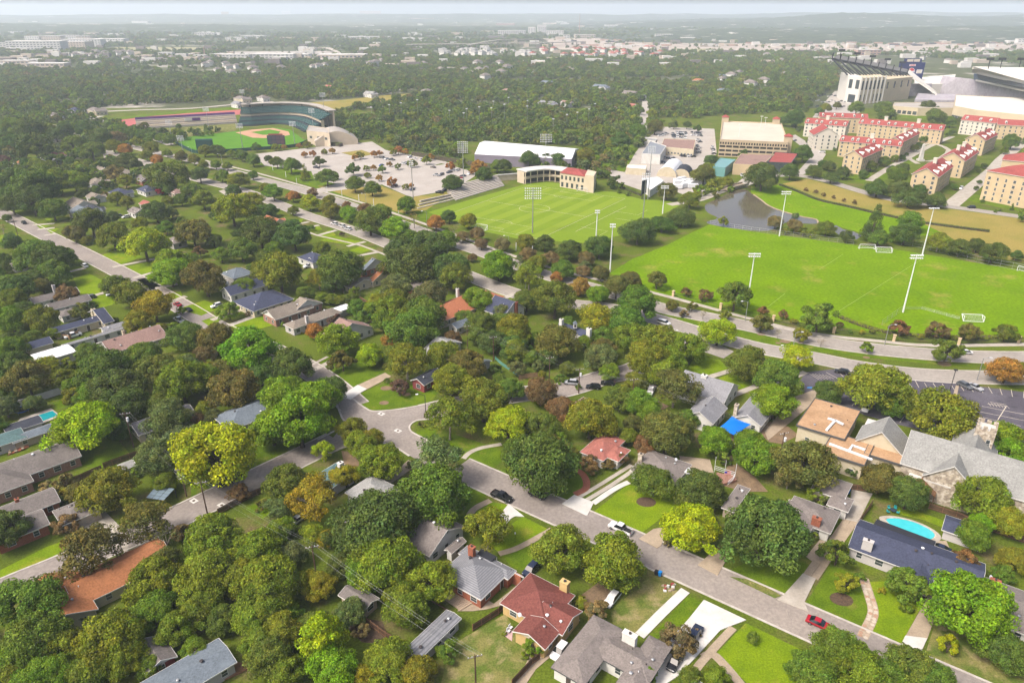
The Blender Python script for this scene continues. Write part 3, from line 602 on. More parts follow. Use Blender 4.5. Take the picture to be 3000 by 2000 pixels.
plant(2200,750,2.614, '''200 910 340 E;20 800 200 E;350 765 260 L a;85 515 190 N r;210 590 80 K b;540 660 80 K b;390 600 150 V r;895 705 110 M r;1500 725 240 E r;95 420 90 R r;250 450 95 R r;520 475 290 E r;680 525 65 R s;1150 550 170 R r;1430 565 175 R r;1680 580 180 N r;1955 580 190 E r;1960 870 270 O;960 980 480 V;
600 1040 230 D;190 1110 350 B;1460 1230 500 V;1100 1150 220 E;1920 1420 340 B;2085 860 120 V;340 500 55 V s;850 580 60 Y s;760 575 50 M s;930 575 55 N s;1300 620 60 V s;1550 625 60 V s;1800 630 50 V s;160 480 40 N s;320 495 50 Y s''')
plant(0,350,2.94, '''120 200 210 D;300 230 320 D;100 80 220 E;250 90 260 D;420 100 180 V;620 210 200 E;790 265 215 E;480 130 160 D;560 90 180 D;720 90 180 D;870 150 200 E;990 155 150 K;940 70 120 D;1050 90 130 M;1140 110 120 E;1215 130 110 E;1310 150 115 E;1390 160 110 M;1465 175 115 M;980 230 150 V;1080 255 130 O;945 330 90 N r;1100 370 220 D;
1300 250 150 V;1260 310 120 V;1350 350 120 O;1440 290 90 V;1560 320 130 N;1670 345 120 V;1760 270 130 V;1870 270 140 D;2000 300 100 V;2080 310 130 E;2180 350 140 E;2210 240 100 D r;2310 340 80 D;1300 430 130 D;1450 490 360 E;1720 475 180 D;1750 390 110 V;1860 390 105 M;1910 485 145 M;2050 525 190 V;2180 480 100 E;1960 400 100 M;
980 460 190 K r;1080 530 170 V r;390 470 300 E;120 520 290 D;450 535 300 V;640 525 250 V;300 600 450 D;130 640 260 D;280 700 320 D;100 720 250 D;450 765 275 E;820 600 90 E;900 650 75 R r;810 710 100 E r;1000 680 150 V;1090 715 145 V;1340 790 245 D;1390 610 100 C;1450 580 180 E;1640 620 210 E;1750 690 220 V;2000 770 370 Y;2150 700 240 Y;2280 590 120 V;2010 610 140 D;
780 880 330 D;640 985 200 N;970 1005 300 V;1240 1065 400 L;1470 1235 350 B;1660 970 330 N;1840 1040 150 D;1720 1135 140 R r;2080 1110 290 E;300 1155 400 E;560 1175 220 D;20 935 110 K b;100 1055 200 D;40 1205 160 D;2240 970 350 D;1560 690 140 E;700 650 100 D;420 400 130 V;320 395 160 V;1200 900 170 V;1430 930 160 E;1880 760 150 Y;60 850 90 E;1540 60 60 D;40 100 160 E;360 240 150 D;
640 405 22 D t;684 400 22 D t;730 405 22 D t;775 410 22 D t;1190 390 90 D;520 330 90 E;440 330 100 E;600 360 90 E;20 440 120 D;1350 90 10 D s;210 370 100 D;40 350 110 P''')
plant(750,350,2.94, '''150 625 190 M;320 660 130 O;490 630 110 R r;460 715 180 L;630 690 120 V a;640 775 200 V;780 740 90 R r;320 785 110 M;180 370 130 E;300 395 180 E;420 460 90 V c;610 490 210 E;670 480 100 E;840 430 140 D r;850 555 180 E;1000 595 165 E;545 360 120 D r;1690 550 200 D;1960 480 180 D;1290 735 190 M;800 815 180 B;940 775 140 R;1090 800 190 V;
1660 835 150 D;1830 875 170 Y;1360 850 160 K b;1550 890 180 O;1700 950 130 K b;1780 1000 130 K a;1900 985 160 K;1940 1065 130 K a;980 870 330 E;1210 935 280 B;1250 1120 340 D;1500 1090 370 D;1400 1190 330 D;1640 1030 220 M;100 960 260 D;330 1000 340 D;470 930 75 M r;740 985 52 P r;2090 1240 310 B;2120 1080 160 K;2300 1060 120 V;2290 1190 100 G;1300 1010 160 M;
1090 430 85 E r;1220 405 70 E r;1345 375 95 V r;1470 355 90 V r;1165 540 110 O r;2300 1345 150 V;1100 880 150 N;1330 1000 150 M;1860 1190 100 R;30 800 180 E;120 780 150 D''')
for e in '170 240 80;240 240 62;370 225 62;440 215 88;420 300 70;490 295 72;590 280 60;655 270 70;850 325 70;895 310 80;1015 300 72;1065 290 70;1180 280 80;1225 265 92;1285 275 70;950 420 60;1010 415 62;1150 385 60;960 480 70;1060 505 72;1510 325 70;1290 580 68;1340 570 58;1675 405 92;1775 370 110;1920 400 160;1870 440 90'.split(';'):
    plant(750,350,2.94, e + (' O r' if len(TREES) % 3 else ' V r'))
plant(1450,350,2.94, '''270 1050 180 V;430 1065 190 D;640 1115 255 D;900 1090 270 D;1230 970 330 D l;1440 895 240 D l;1610 835 270 D l;280 1160 160 K;370 1220 160 V;480 1190 170 K a;790 1200 170 R;590 1285 200 E;760 1300 140 K a;910 1325 170 N;1160 1375 210 N;300 340 190 D;450 350 150 D;550 350 170 D;770 315 195 V;600 375 100 V;870 255 110 E;895 385 70 D;
1010 210 130 V;1080 185 200 D;840 545 78 E r;1480 620 190 N;1680 690 190 V;1800 470 230 N;1860 350 120 D;1860 545 90 L;1990 540 130 V;1970 878 112 V r;2260 490 210 D;1540 48 90 D r;1655 48 90 D r;1745 75 85 D r;890 115 190 V;1380 65 160 N;1230 105 170 E;2150 295 130 D s;60 330 110 E;80 395 150 D;20 400 140 E;1090 385 70 D r;
1150 640 60 E s;1070 620 50 E s;1740 480 130 V;1300 905 150 D;1850 430 120 V''')
plant(2200,350,2.94, '''100 490 310 D;340 450 180 D;545 450 165 D l;690 500 155 D l;800 460 140 D;450 290 190 D;680 400 120 D;970 470 100 D;1035 400 120 E;1150 360 115 E;1240 335 80 M;1300 330 70 D;1090 590 240 D l;1270 600 210 D;1370 665 280 D l;1600 690 215 D l;1260 480 190 E;1310 425 130 D;210 885 150 K;380 905 150 K a;650 935 170 E;820 1005 140 D r;
1070 900 200 D c;1380 865 250 M;1330 985 240 D;1110 1020 180 E;1620 1045 210 V a;1800 1090 220 D;2090 1135 255 D;2290 1170 120 D;1950 1085 160 D;1500 165 90 E;1450 220 70 E;1410 245 80 E;500 190 62 D;550 228 50 D;670 238 40 D;720 258 36 E;2250 190 170 E;2190 245 72 M c;1760 450 80 D;1750 580 70 E;2010 400 60 D;1960 440 50 D;1900 1085 60 D;
620 390 100 D;1460 600 120 D;1940 590 50 D;1970 540 50 D;410 90 50 D;370 50 50 D;880 95 50 D;1620 175 40 E;1330 240 50 E;1220 440 110 D;2000 690 36 D c;2330 690 80 D;2150 780 40 E s;2110 790 40 E s;2250 755 40 E c;380 830 80 G s;450 960 120 V s;520 990 90 V s;300 960 80 V s;1340 300 40 D;1740 110 60 D;1700 130 50 D''')
for x, y, w in ((475,603,48),(557,620,52),(624,648,50),(713,668,45),(800,693,45),(892,714,55)): plant(2200,350,2.94, f'{x} {y} {w} R s')
plant(2200,0,2.94, '''1140 930 150 E;910 930 150 E;1170 990 180 E;1530 920 150 D;1590 1010 190 E;1720 1050 120 E;380 1020 190 D;430 1100 50 D;1500 690 90 D;640 930 110 V;740 910 80 N;400 945 70 D;470 940 60 D;500 900 80 E;1790 1040 80 D;590 960 90 D;280 1040 110 D''')
# ---------------------------------------------------------------- houses
def roof_mat(name, c, var=0.36, courses=0.0):
    c = [x*ALB*0.78 for x in c]
    m = bpy.data.materials.new(name); m.use_nodes = True; t = m.node_tree; b = t.nodes['Principled BSDF']
    b.inputs['Roughness'].default_value = 0.9; b.inputs['Specular IOR Level'].default_value = 0.06
    v = pos(t)
    f = ramp(t, noi(t, v, 2.6, 4, 0.75), 0.3, 0.7); g = ramp(t, noi(t, v, 0.25, 4), 0.3, 0.7)
    col = mixc(t, [x*(1-var) for x in c], [x*(1+var) for x in c], f)
    col = mixc(t, col, [x*1.25 for x in c], ramp(t, noi(t, v, 0.4, 5), 0.52, 0.75))
    col = mixc(t, col, [x*0.72 for x in c], ramp(t, noi(t, v, 0.13, 5), 0.55, 0.75))
    if courses:
        wv = t.nodes.new('ShaderNodeTexWave'); wv.wave_type = 'BANDS'; wv.bands_direction = 'Z'; wv.inputs['Scale'].default_value = courses; wv.inputs['Distortion'].default_value = 0.6; wv.inputs['Detail'].default_value = 2
        t.links.new(v, wv.inputs['Vector'])
        col = mixc(t, col, [x*0.62 for x in c], ramp(t, wv.outputs['Fac'], 0.45, 1.0))
    t.links.new(col, b.inputs['Base Color'])
    bn = t.nodes.new('ShaderNodeBump'); bn.inputs['Strength'].default_value = 0.5; bn.inputs['Distance'].default_value = 0.06
    t.links.new(noi(t, v, 5, 3), bn.inputs['Height']); t.links.new(bn.outputs[0], b.inputs['Normal'])
    MATS[name] = m
for nm, c in dict(r_grey=(0.30,0.30,0.315), r_taupe=(0.27,0.235,0.215), r_brown=(0.225,0.20,0.185), r_tan=(0.31,0.265,0.215), r_red=(0.23,0.082,0.068), r_navy=(0.075,0.085,0.135), r_navy2=(0.060,0.065,0.085), r_teal=(0.13,0.215,0.215),
                  r_orange=(0.44,0.185,0.085), r_salmon=(0.44,0.17,0.135), r_slate=(0.19,0.225,0.26), r_pink=(0.36,0.235,0.20), r_lgrey=(0.40,0.395,0.375), r_terra=(0.50,0.19,0.10), r_dorm=(0.40,0.10,0.09), r_dark=(0.10,0.10,0.115), r_church=(0.34,0.34,0.32)).items(): roof_mat(nm, c)
roof_mat('r_course', (0.30,0.305,0.325), 0.2, courses=1.9)
roof_mat('r_metal', (0.27,0.285,0.31), 0.12, courses=0.0)
mat('w_white', (0.70,0.69,0.65), fine=0.05, c2=(0.62,0.60,0.55), scale=0.4); mat('w_cream', (0.62,0.55,0.40), fine=0.06, c2=(0.55,0.47,0.33), scale=0.4); mat('w_yellow', (0.60,0.43,0.19), fine=0.06, c2=(0.52,0.36,0.16), scale=0.5)
mat('w_grey', (0.42,0.40,0.37), fine=0.06); mat('w_tan', (0.45,0.37,0.28), fine=0.1, fscale=4); mat('w_whitebrick', (0.53,0.50,0.48), fine=0.1, fscale=5)
mat('w_stone', (0.50,0.43,0.33), c2=(0.28,0.23,0.18), scale=1.2, lo=0.4, hi=0.6, c3=(0.62,0.56,0.46), scale3=0.9, lo3=0.5, hi3=0.6)
def brick_mat(name, c1, c2, mortar):
    c1, c2, mortar = ([x*ALB for x in c] for c in (c1, c2, mortar))
    m = bpy.data.materials.new(name); m.use_nodes = True; t = m.node_tree; b = t.nodes['Principled BSDF']; b.inputs['Roughness'].default_value = 0.9
    v = pos(t); n1 = noi(t, v, 3.0, 3); c = mixc(t, c1, c2, ramp(t, n1, 0.38, 0.62)); c = mixc(t, c, mortar, ramp(t, noi(t, v, 7, 2), 0.58, 0.75))
    t.links.new(c, b.inputs['Base Color']); MATS[name] = m
brick_mat('w_brick', (0.36,0.11,0.05), (0.26,0.075,0.04), (0.42,0.22,0.15)); brick_mat('w_brick_pink', (0.36,0.19,0.13), (0.25,0.12,0.085), (0.44,0.33,0.27)); brick_mat('w_brick_red', (0.25,0.05,0.045), (0.19,0.035,0.035), (0.3,0.1,0.08))
mat('trim', (0.72,0.70,0.65), fine=0.03); mat('trim_dark', (0.10,0.10,0.10)); mat('trim_teal', (0.25,0.45,0.42)); mat('window_frame', (0.72,0.71,0.68))
mat('glass', (0.035,0.045,0.05), rough=0.08, spec=0.6, c2=(0.06,0.075,0.08), scale=0.6); mat('door_dark', (0.09,0.07,0.06)); mat('door_red', (0.30,0.05,0.05)); mat('garage_door', (0.48,0.42,0.36), c2=(0.42,0.36,0.31), scale=0.8)
mat('metal_grey', (0.42,0.43,0.44), rough=0.45, metal=0.6); mat('metal_white', (0.74,0.75,0.76), rough=0.5); mat('black_metal', (0.035,0.035,0.04), rough=0.5); mat('vent_dark', (0.07,0.06,0.06))
mat('timber', (0.30,0.16,0.085), c2=(0.20,0.11,0.06), scale=1.5, fine=0.15); mat('fence_dark', (0.125,0.075,0.05), c2=(0.085,0.05,0.035), scale=1.2, fine=0.2); mat('fence_tan', (0.42,0.27,0.15), c2=(0.33,0.21,0.12), scale=1.2, fine=0.15); mat('timber_pale', (0.47,0.36,0.26), fine=0.15)
def win_meshes(w, h):
    k = (round(w, 1), round(h, 1))
    if k not in WINS:
        f = MB(); t = 0.075
        f.box(-w/2-t, w/2+t, -0.05, 0.06, -t, 0).box(-w/2-t, w/2+t, -0.05, 0.06, h, h+t).box(-w/2-t, -w/2, -0.05, 0.05, 0, h).box(w/2, w/2+t, -0.05, 0.05, 0, h).box(-w/2, w/2, -0.03, 0.045, h/2-0.03, h/2+0.03)
        g = MB().box(-w/2, w/2, -0.02, 0.025, 0, h)
        WINS[k] = (f.mesh('window', ('window_frame',)), g.mesh('pane', ('glass',)))
    return WINS[k]
WINS = {}
DOORM = {}
CAM_XY = Vector((0, 0))
class Wing: pass
def roof_planes(b, x0, x1, y0, y1, e, ty, pitch, th=0.16):
    """roof solid over the rectangle; returns ridge height"""
    if ty == 'f':
        b.box(x0, x1, y0, y1, e, e+0.25); return e+0.25
    ax = ty[1]
    if ax == 'n': P = lambda a, c, z: (c, a, z); a0, a1, c0, c1 = y0, y1, x0, x1
    else: P = lambda a, c, z: (a, c, z); a0, a1, c0, c1 = x0, x1, y0, y1
    hw = (c1-c0)/2; cm = (c0+c1)/2
    if ty[0] == 'h':
        hw = min(hw, (a1-a0)/2); rz = e+hw*pitch; r0, r1 = a0+hw, a1-hw
        top = [P(a0,c0,e),P(a1,c0,e),P(a1,c1,e),P(a0,c1,e),P(r0,cm,rz),P(max(r1,r0+.01),cm,rz)]
        F = [(0,1,5,4),(1,2,5),(2,3,4,5),(3,0,4)]
        n = len(top); low = [P(a0,c0,e-th),P(a1,c0,e-th),P(a1,c1,e-th),P(a0,c1,e-th)]
        F += [(0,6,7,1),(1,7,8,2),(2,8,9,3),(3,9,6,0),(6,9,8,7)]
        pts = top+low
    else:
        rz = e+hw*pitch
        top = [P(a0,c0,e),P(a1,c0,e),P(a1,c1,e),P(a0,c1,e),P(a0,cm,rz),P(a1,cm,rz)]
        low = [(p[0],p[1],p[2]-th) for p in top]; pts = top+low
        F = [(0,1,5,4),(2,3,4,5),(7,6,10,11),(9,8,11,10),(0,6,7,1),(2,8,9,3),(1,7,11,5),(5,11,8,2),(3,9,10,4),(4,10,6,0)]
    if ax == 'n': F = [tuple(reversed(f)) for f in F]
    b.faces(pts, F); return rz
def roof_z(wg, x, y):
    if not (wg.x0 <= x <= wg.x1 and wg.y0 <= y <= wg.y1): return -1
    if wg.ty == 'f': return wg.e+0.25
    dx, dy = min(x-wg.x0, wg.x1-x), min(y-wg.y0, wg.y1-y)
    d = dy if wg.ty[1] == 'u' else dx
    if wg.ty[0] == 'h': d = min(dx, dy)
    return wg.e+d*wg.p
def house(label, wings, roof, wall, ang=None, name='house', cat='house', chim=(), win=1, door=1, vents=2, trim='trim', gable=None, group=None, wh=1.3, sill=0.95, over=0.45, storeys=1, wspace=3.4, doorm='door_dark', garage=None, grow=1.0):
    ang = ANG if ang is None else ang
    ca, sa = math.cos(ang), math.sin(ang)
    toL = lambda w, o: Vector(((w.x-o.x)*ca+(w.y-o.y)*sa, -(w.x-o.x)*sa+(w.y-o.y)*ca))
    o0 = None; WG = []
    for i, w in enumerate(wings):
        g = Wing(); g.e = (w[5] if len(w) > 5 else 2.8)+i*0.035; g.p = (w[6] if len(w) > 6 else 0.45); g.ty = w[4]
        a = G(w[0], w[1], g.e)
        if o0 is None: o0 = a
        la = toL(a, o0)
        if w[2] == 'm': lb = la+Vector(w[3])
        else: lb = toL(G(w[2], w[3], g.e), o0)
        mid, hf = (la+lb)/2, (la-lb)/2*grow; g.x0, g.x1 = mid.x-abs(hf.x), mid.x+abs(hf.x); g.y0, g.y1 = mid.y-abs(hf.y), mid.y+abs(hf.y); WG.append(g)
    h = thing(name, label, cat, (o0.x, o0.y, 0), ang, group)
    wb, tb = MB(), MB(); gables = []
    for g in WG:
        x0, x1, y0, y1 = g.x0+over, g.x1-over, g.y0+over, g.y1-over
        rb = MB(); rz = roof_planes(rb, g.x0, g.x1, g.y0, g.y1, g.e, g.ty, g.p); obj('roof', rb, roof, h)
        if g.ty == 'f':
            wb.box(x0, x1, y0, y1, 0, g.e)
            tb.box(g.x0, g.x1, g.y0-.06, g.y0+.12, g.e-.1, g.e+.42).box(g.x0, g.x1, g.y1-.12, g.y1+.06, g.e-.1, g.e+.42).box(g.x0-.06, g.x0+.12, g.y0+.12, g.y1-.12, g.e-.1, g.e+.42).box(g.x1-.12, g.x1+.06, g.y0+.12, g.y1-.12, g.e-.1, g.e+.42)
        else:
            wb.box(x0, x1, y0, y1, 0, g.e-0.12)
            q = 0.045
            for A_, B_ in (((g.x0,g.y0-q),(g.x1,g.y0)),((g.x0,g.y1),(g.x1,g.y1+q)),((g.x0-q,g.y0),(g.x0,g.y1)),((g.x1,g.y0),(g.x1+q,g.y1))):
                side_gable = g.ty[0] == 'g' and ((g.ty[1] == 'u' and A_[0] != g.x0 or g.ty[1] == 'u' and B_[0] == g.x0) or (g.ty[1] == 'n' and A_[0] == g.x0 and B_[0] == g.x1))
                if side_gable: continue
                tb.box(A_[0], B_[0], A_[1], B_[1], g.e-0.21, g.e+0.02)
            if g.ty[0] == 'g':
                ax = g.ty[1]; c0, c1 = (y0, y1) if ax == 'u' else (x0, x1); cm = (c0+c1)/2; zt = rz-0.2-over*g.p*0.15; zb = g.e-0.14
                e0, e1 = (x0, x1) if ax == 'u' else (y0, y1)
                for s, e_ in ((-1, e0), (1, e1)):
                    pp = [(e_, c0, zb), (e_, c1, zb), (e_, cm, zt)]; qq = [(e_-s*0.3, c0, zb), (e_-s*0.3, c1, zb), (e_-s*0.3, cm, zt)]
                    if ax == 'n': pp = [(p[1], p[0], p[2]) for p in pp]; qq = [(p[1], p[0], p[2]) for p in qq]
                    gables.append(MB().faces(pp+qq, [(0,1,2),(5,4,3),(0,3,4,1),(1,4,5,2),(2,5,3,0)]))
                    ed = e0-over if s < 0 else e1+over
                    for cc in ((g.y0, g.y1) if ax == 'u' else (g.x0, g.x1)):     # raking boards
                        cmid = (g.y0+g.y1)/2 if ax == 'u' else (g.x0+g.x1)/2
                        r4 = [(ed, cc, g.e-0.2), (ed, cmid, rz-0.2), (ed, cmid, rz+0.03), (ed, cc, g.e+0.03)]; r5 = [(ed+s*0.05, p[1], p[2]) for p in r4]
                        if ax == 'n': r4 = [(p[1],p[0],p[2]) for p in r4]; r5 = [(p[1],p[0],p[2]) for p in r5]
                        tb.faces(r4+r5, [(0,1,2,3),(7,6,5,4),(0,4,5,1),(1,5,6,2),(2,6,7,3),(3,7,4,0)])
    obj('wall', wb, wall, h)
    if tb.f: obj('trim', tb, trim, h)
    for gb_ in gables: obj('gable_wall', gb_, gable or wall, h)
    for g in WG: KEEP.append([(o0.x+ca*x-sa*y, o0.y+sa*x+ca*y) for x, y in ((g.x0,g.y0),(g.x1,g.y0),(g.x1,g.y1),(g.x0,g.y1))])
    # openings on the walls that face the camera side
    doors = 0
    if win:
        for gi, g in enumerate(WG):
            x0, x1, y0, y1 = g.x0+over, g.x1-over, g.y0+over, g.y1-over
            for nx, ny, L, cx, cy_ in ((1,0,y1-y0,x1,(y0+y1)/2),(-1,0,y1-y0,x0,(y0+y1)/2),(0,1,x1-x0,(x0+x1)/2,y1),(0,-1,x1-x0,(x0+x1)/2,y0)):
                wn = Vector((nx*ca-ny*sa, nx*sa+ny*ca)); wc = Vector((o0.x+cx*ca-cy_*sa, o0.y+cx*sa+cy_*ca))
                if (CAM_XY-wc).dot(wn) <= 0 or L < 2.2: continue
                nwin = max(1, int(L//wspace)); rz_ = math.atan2(nx, -ny)
                for st in range(storeys):
                    for k in range(nwin):
                        s = (k+0.5)/nwin*L-L/2; px_, py_ = cx+(s if ny else 0), cy_+(s if nx else 0)
                        tx, ty_ = px_+nx*0.5, py_+ny*0.5
                        if any(q is not g and q.x0+over < tx+nx*.1 < q.x1-over and q.y0+over < ty_+ny*.1 < q.y1-over for q in WG): continue
                        w_ = 1.5 if (k*7+gi*3+int(L*10)) % 3 == 0 else 1.05
                        if door and not doors and st == 0 and k == nwin//2 and L > 5:
                            doors = 1; d = obj('door', MB().box(-0.5,0.5,-0.03,0.05,0.02,2.1).box(-0.62,-0.5,-0.03,0.07,0.02,2.22,1).box(0.5,0.62,-0.03,0.07,0.02,2.22,1).box(-0.5,0.5,-0.03,0.07,2.1,2.22,1), [doorm, 'window_frame'], h, loc=(px_, py_, 0), rz=rz_)
                            continue
                        f, gl = win_meshes(min(w_, L/nwin*0.6), wh)
                        wo = link('window', f, h, (px_, py_, sill+st*3.0), rz_); link('pane', gl, wo)
    if garage:
        gi, side, wd = garage; g = WG[gi]
        x0, x1, y0, y1 = g.x0+over, g.x1-over, g.y0+over, g.y1-over
        c = {'-n':((x0+x1)/2, y0, 0), '+u':(x1, (y0+y1)/2, math.pi/2), '-u':(x0, (y0+y1)/2, -math.pi/2)}[side]
        b = MB()
        for k in range(4): b.box(-wd/2, wd/2, -0.06, 0.03, 0.03+k*0.53, 0.53+k*0.53)
        obj('garage_door', b, 'garage_door', h, loc=(c[0], c[1], 0), rz=c[2])
    for c in chim:                                           # (px, py, top z, width u, width n, material)
        p = toL(G(c[0], c[1], c[2]), o0); w_, d_ = c[3]/2, c[4]/2
        b = MB().box(p.x-w_, p.x+w_, p.y-d_, p.y+d_, 1.5, c[2]-0.15).box(p.x-w_-.08, p.x+w_+.08, p.y-d_-.08, p.y+d_+.08, c[2]-0.15, c[2])
        ch = obj('chimney', b, c[5], h)
        obj('flue', MB().tube([(p.x,p.y,c[2]-.05),(p.x,p.y,c[2]+.3)], min(w_,d_)*0.45, 8), 'vent_dark', ch)
    vr = random.Random(label)
    for k in range(vents):
        g = vr.choice(WG); x, y = vr.uniform(g.x0+1, g.x1-1) if g.x1-g.x0 > 2.5 else (g.x0+g.x1)/2, vr.uniform(g.y0+1, g.y1-1) if g.y1-g.y0 > 2.5 else (g.y0+g.y1)/2
        z = max(roof_z(q, x, y) for q in WG)
        b = MB(); r_ = vr.choice((0.09, 0.18, 0.22)); b.tube([(x,y,z-.25),(x,y,z+.3)], r_, 8)
        if r_ > 0.1: b.tube([(x,y,z+.28),(x,y,z+.42)], [r_*1.7, r_*0.8], 8)
        obj('roof_vent', b, vr.choice(('metal_grey','vent_dark','metal_white')), h)
    MARKS.append((*pix(o0.x+ca*(WG[0].x0+WG[0].x1)/2-sa*(WG[0].y0+WG[0].y1)/2, o0.y+sa*(WG[0].x0+WG[0].x1)/2+ca*(WG[0].y0+WG[0].y1)/2, 3), short_mark(label)))
    h['_w'] = 0; del h['_w']
    return h, WG, o0
MARKS = []
def short_mark(label):
    s = label
    for c in (' with ', ' behind ', ' beside ', ' between ', ' half ', ' under ', ' among ', ' by ', ' at ', ' below ', ' in ', ' near '):
        i = s.find(c)
        if i > 0 and len(s[:i].split()) >= 3: s = s[:i]
    w = s.split()
    return 'the '+' '.join(w if len(w) <= 7 else w[:7])
v_ = G(800, 1351)-G(558, 1456); ANGB = math.atan2(v_.y, v_.x)
v_ = G(647, 958)-G(61, 646); ANGD = math.atan2(v_.y, v_.x)
# near street, lower side
house('brick house with grey course-tiled hip roof and brick chimney', [(1369,1597,1488,1697,'hu',2.9,.42),(1372,1604,1409,1757,'hn',2.9,.42),(1440,1640,1533,1690,'hn',2.85,.42)], 'r_course', 'w_brick', chim=[(1382,1600,6.2,1.3,1.0,'w_brick')], vents=5)
house('yellow brick house with wide red-brown shingle roof', [(1464,1766,1685,1743,'hn',2.9,.45),(1560,1812,1707,1790,'gu',2.9,.42),(1501,1848,1640,1852,'gn',2.85,.42)], 'r_red', 'w_yellow', gable='w_cream', chim=[(1655,1702,5.4,1.7,1.2,'w_yellow')], vents=6)
house('white house with big mottled taupe roof and white chimney', [(1614,1953,1832,1847,'hn',2.9,.34),(1902,1859,1872,2045,'hn',2.9,.34),(1770,1842,1900,2005,'hu',2.9,.36)], 'r_taupe', 'w_white', chim=[(1846,1855,5.3,2.6,1.1,'w_white')], vents=6, trim='trim_dark')
house('cream house with brown gable roof and stone chimney', [(1258,1630,'m',(-17,12.0),'gu',3.0,.5),(1300,1610,'m',(2.2,5),'gn',2.5,.5)], 'r_taupe', 'w_white', chim=[(1290,1506,6.4,1.2,1.4,'w_stone')], vents=3)
house('long low outbuilding with ribbed grey roof', [(1308,1785,1228,1932,'gn',2.7,.22)], 'r_course', 'w_grey', name='outbuilding', cat='outbuilding', vents=3, door=0)
house('small brown-roofed backyard shed under the olive tree', [(990,1742,1112,1752,'gu',2.4,.35)], 'r_brown', 'w_tan', name='shed', cat='shed', vents=0, door=0)
house('slate-grey bungalow at the bottom edge of the driveway lawn', [(2040,1990,'m',(14,-7),'hu',2.8,.45)], 'r_slate', 'w_grey', vents=1)
# near street, upper side
house('whitewashed brick house with broad navy shingle roof', [(2484,1602,'m',(24.5,11.5),'gu',2.9,.36),(2640,1690,2752,1638,'hn',2.8,.36)], 'r_navy', 'w_whitebrick', ang=ANG, chim=[(2545,1582,5.6,2.0,1.0,'w_whitebrick')], vents=5)
house('taupe-roofed house with copper-red brick chimney', [(2327,1451,2433,1563,'hu',2.7,.30),(2312,1462,2365,1574,'hn',2.7,.30),(2440,1442,2485,1500,'hn',2.65,.25)], 'r_taupe', 'w_white', chim=[(2394,1516,4.8,1.9,1.1,'w_brick')], vents=6)
house('single-slope taupe garage behind the copper-chimney house', [(2375,1432,2498,1417,'gu',2.8,.10)], 'r_taupe', 'w_cream', name='garage', cat='garage', vents=0, door=0, win=0)
house('grey-tan ranch house with stone end chimney', [(1904,1316,1972,1424,'hu',2.7,.30),(1935,1350,2030,1392,'hu',2.6,.22)], 'r_taupe', 'w_white', chim=[(1878,1329,5.0,1.1,1.1,'w_stone')], vents=3)
house('mottled grey house half hidden behind dark oaks', [(2162,1418,2150,1500,'hu',2.7,.32)], 'r_taupe', 'w_tan', vents=3)
house('white cottage with faded salmon-red roof', [(1766,1264,1768,1350,'hu',2.8,.40),(1800,1300,1812,1352,'hn',2.75,.38)], 'r_salmon', 'w_white', vents=4)
house('grey-roofed house at the far right edge', [(2829,1668,'m',(24,-13),'hu',2.8,.30)], 'r_taupe', 'w_white', chim=[(2918,1698,5.2,1.8,0.9,'w_brick')], vents=3)
house('small navy-roofed pool garage with brick-red door', [(2759,1551,'m',(8,6.5),'gu',2.6,.35)], 'r_navy', 'w_whitebrick', name='garage', cat='garage', vents=0, door=0, win=0)
house('teal-green hip-roofed house with white chimney', [(890,1412,1042,1385,'hu',2.9,.5),(960,1370,1030,1370,'hn',2.9,.5)], 'r_teal', 'w_whitebrick', chim=[(997,1354,6.2,1.0,1.3,'w_white')], vents=3)
house('pale grey house between the orange-tinged trees', [(1010,1442,1176,1432,'hu',2.9,.42),(1060,1430,1120,1470,'hn',2.9,.42)], 'r_lgrey', 'w_whitebrick', vents=5)
# left street
house('long brown-roofed pink brick house', [(239,1335,'m',(-33,11),'gu',3.0,.42),(99,1408,'m',(-22,12),'hu',3.0,.42)], 'r_brown', 'w_brick_pink', ang=ANGB, vents=3)
house('stepped grey-roofed red brick house', [(178,1467,'m',(-16,7.5),'gu',2.8,.42),(146,1534,'m',(-10.5,7.5),'gu',2.8,.45)], 'r_brown', 'w_brick', ang=ANGB, chim=[(48,1460,5.0,.8,.8,'w_brick')], vents=2)
house('tan hip-roofed detached garage', [(300,1491,'m',(-8.5,7.5),'hn',2.7,.38)], 'r_brown', 'w_tan', ang=ANGB, name='garage', cat='garage', vents=3, win=0, garage=(0,'-n',4.6))
house('orange-roofed house with mint-green gable', [(222,1782,'m',(19,10),'gu',2.8,.42),(288,1783,'m',(-10,15),'gn',2.8,.45),(140,1802,'m',(9,9),'hu',2.75,.42)], 'r_orange', 'w_cream', ang=ANGB, vents=6, trim='trim')
house('long slate-blue roofed house with timber deck', [(694,1938,'m',(-34,7.5),'gu',2.9,.22)], 'r_slate', 'w_grey', ang=ANGB, vents=4)
house('tiny red brick cottage with white gable', [(520,1922,'m',(-5.5,7),'gn',2.5,.45)], 'r_brown', 'w_brick_red', ang=ANGB, name='cottage', cat='cottage', gable='w_white', vents=0, door=0)
house('teal hip-roofed pool house', [(80,1280,'m',(-14,7),'hu',2.7,.35)], 'r_teal', 'w_whitebrick', ang=ANGB, vents=0)
house('small grey-blue shed by the teal pool house', [(160,1258,'m',(-10,4.5),'gu',2.4,.35)], 'r_slate', 'w_tan', ang=ANGB, name='shed', cat='shed', vents=0, door=0)
house('dark slate pavilion at the end of the rectangular pool', [(128,1236,'m',(-9,5.5),'gu',2.5,.12)], 'r_navy2', 'w_white', ang=ANGB, name='pavilion', cat='pavilion', vents=0, door=0, win=0)
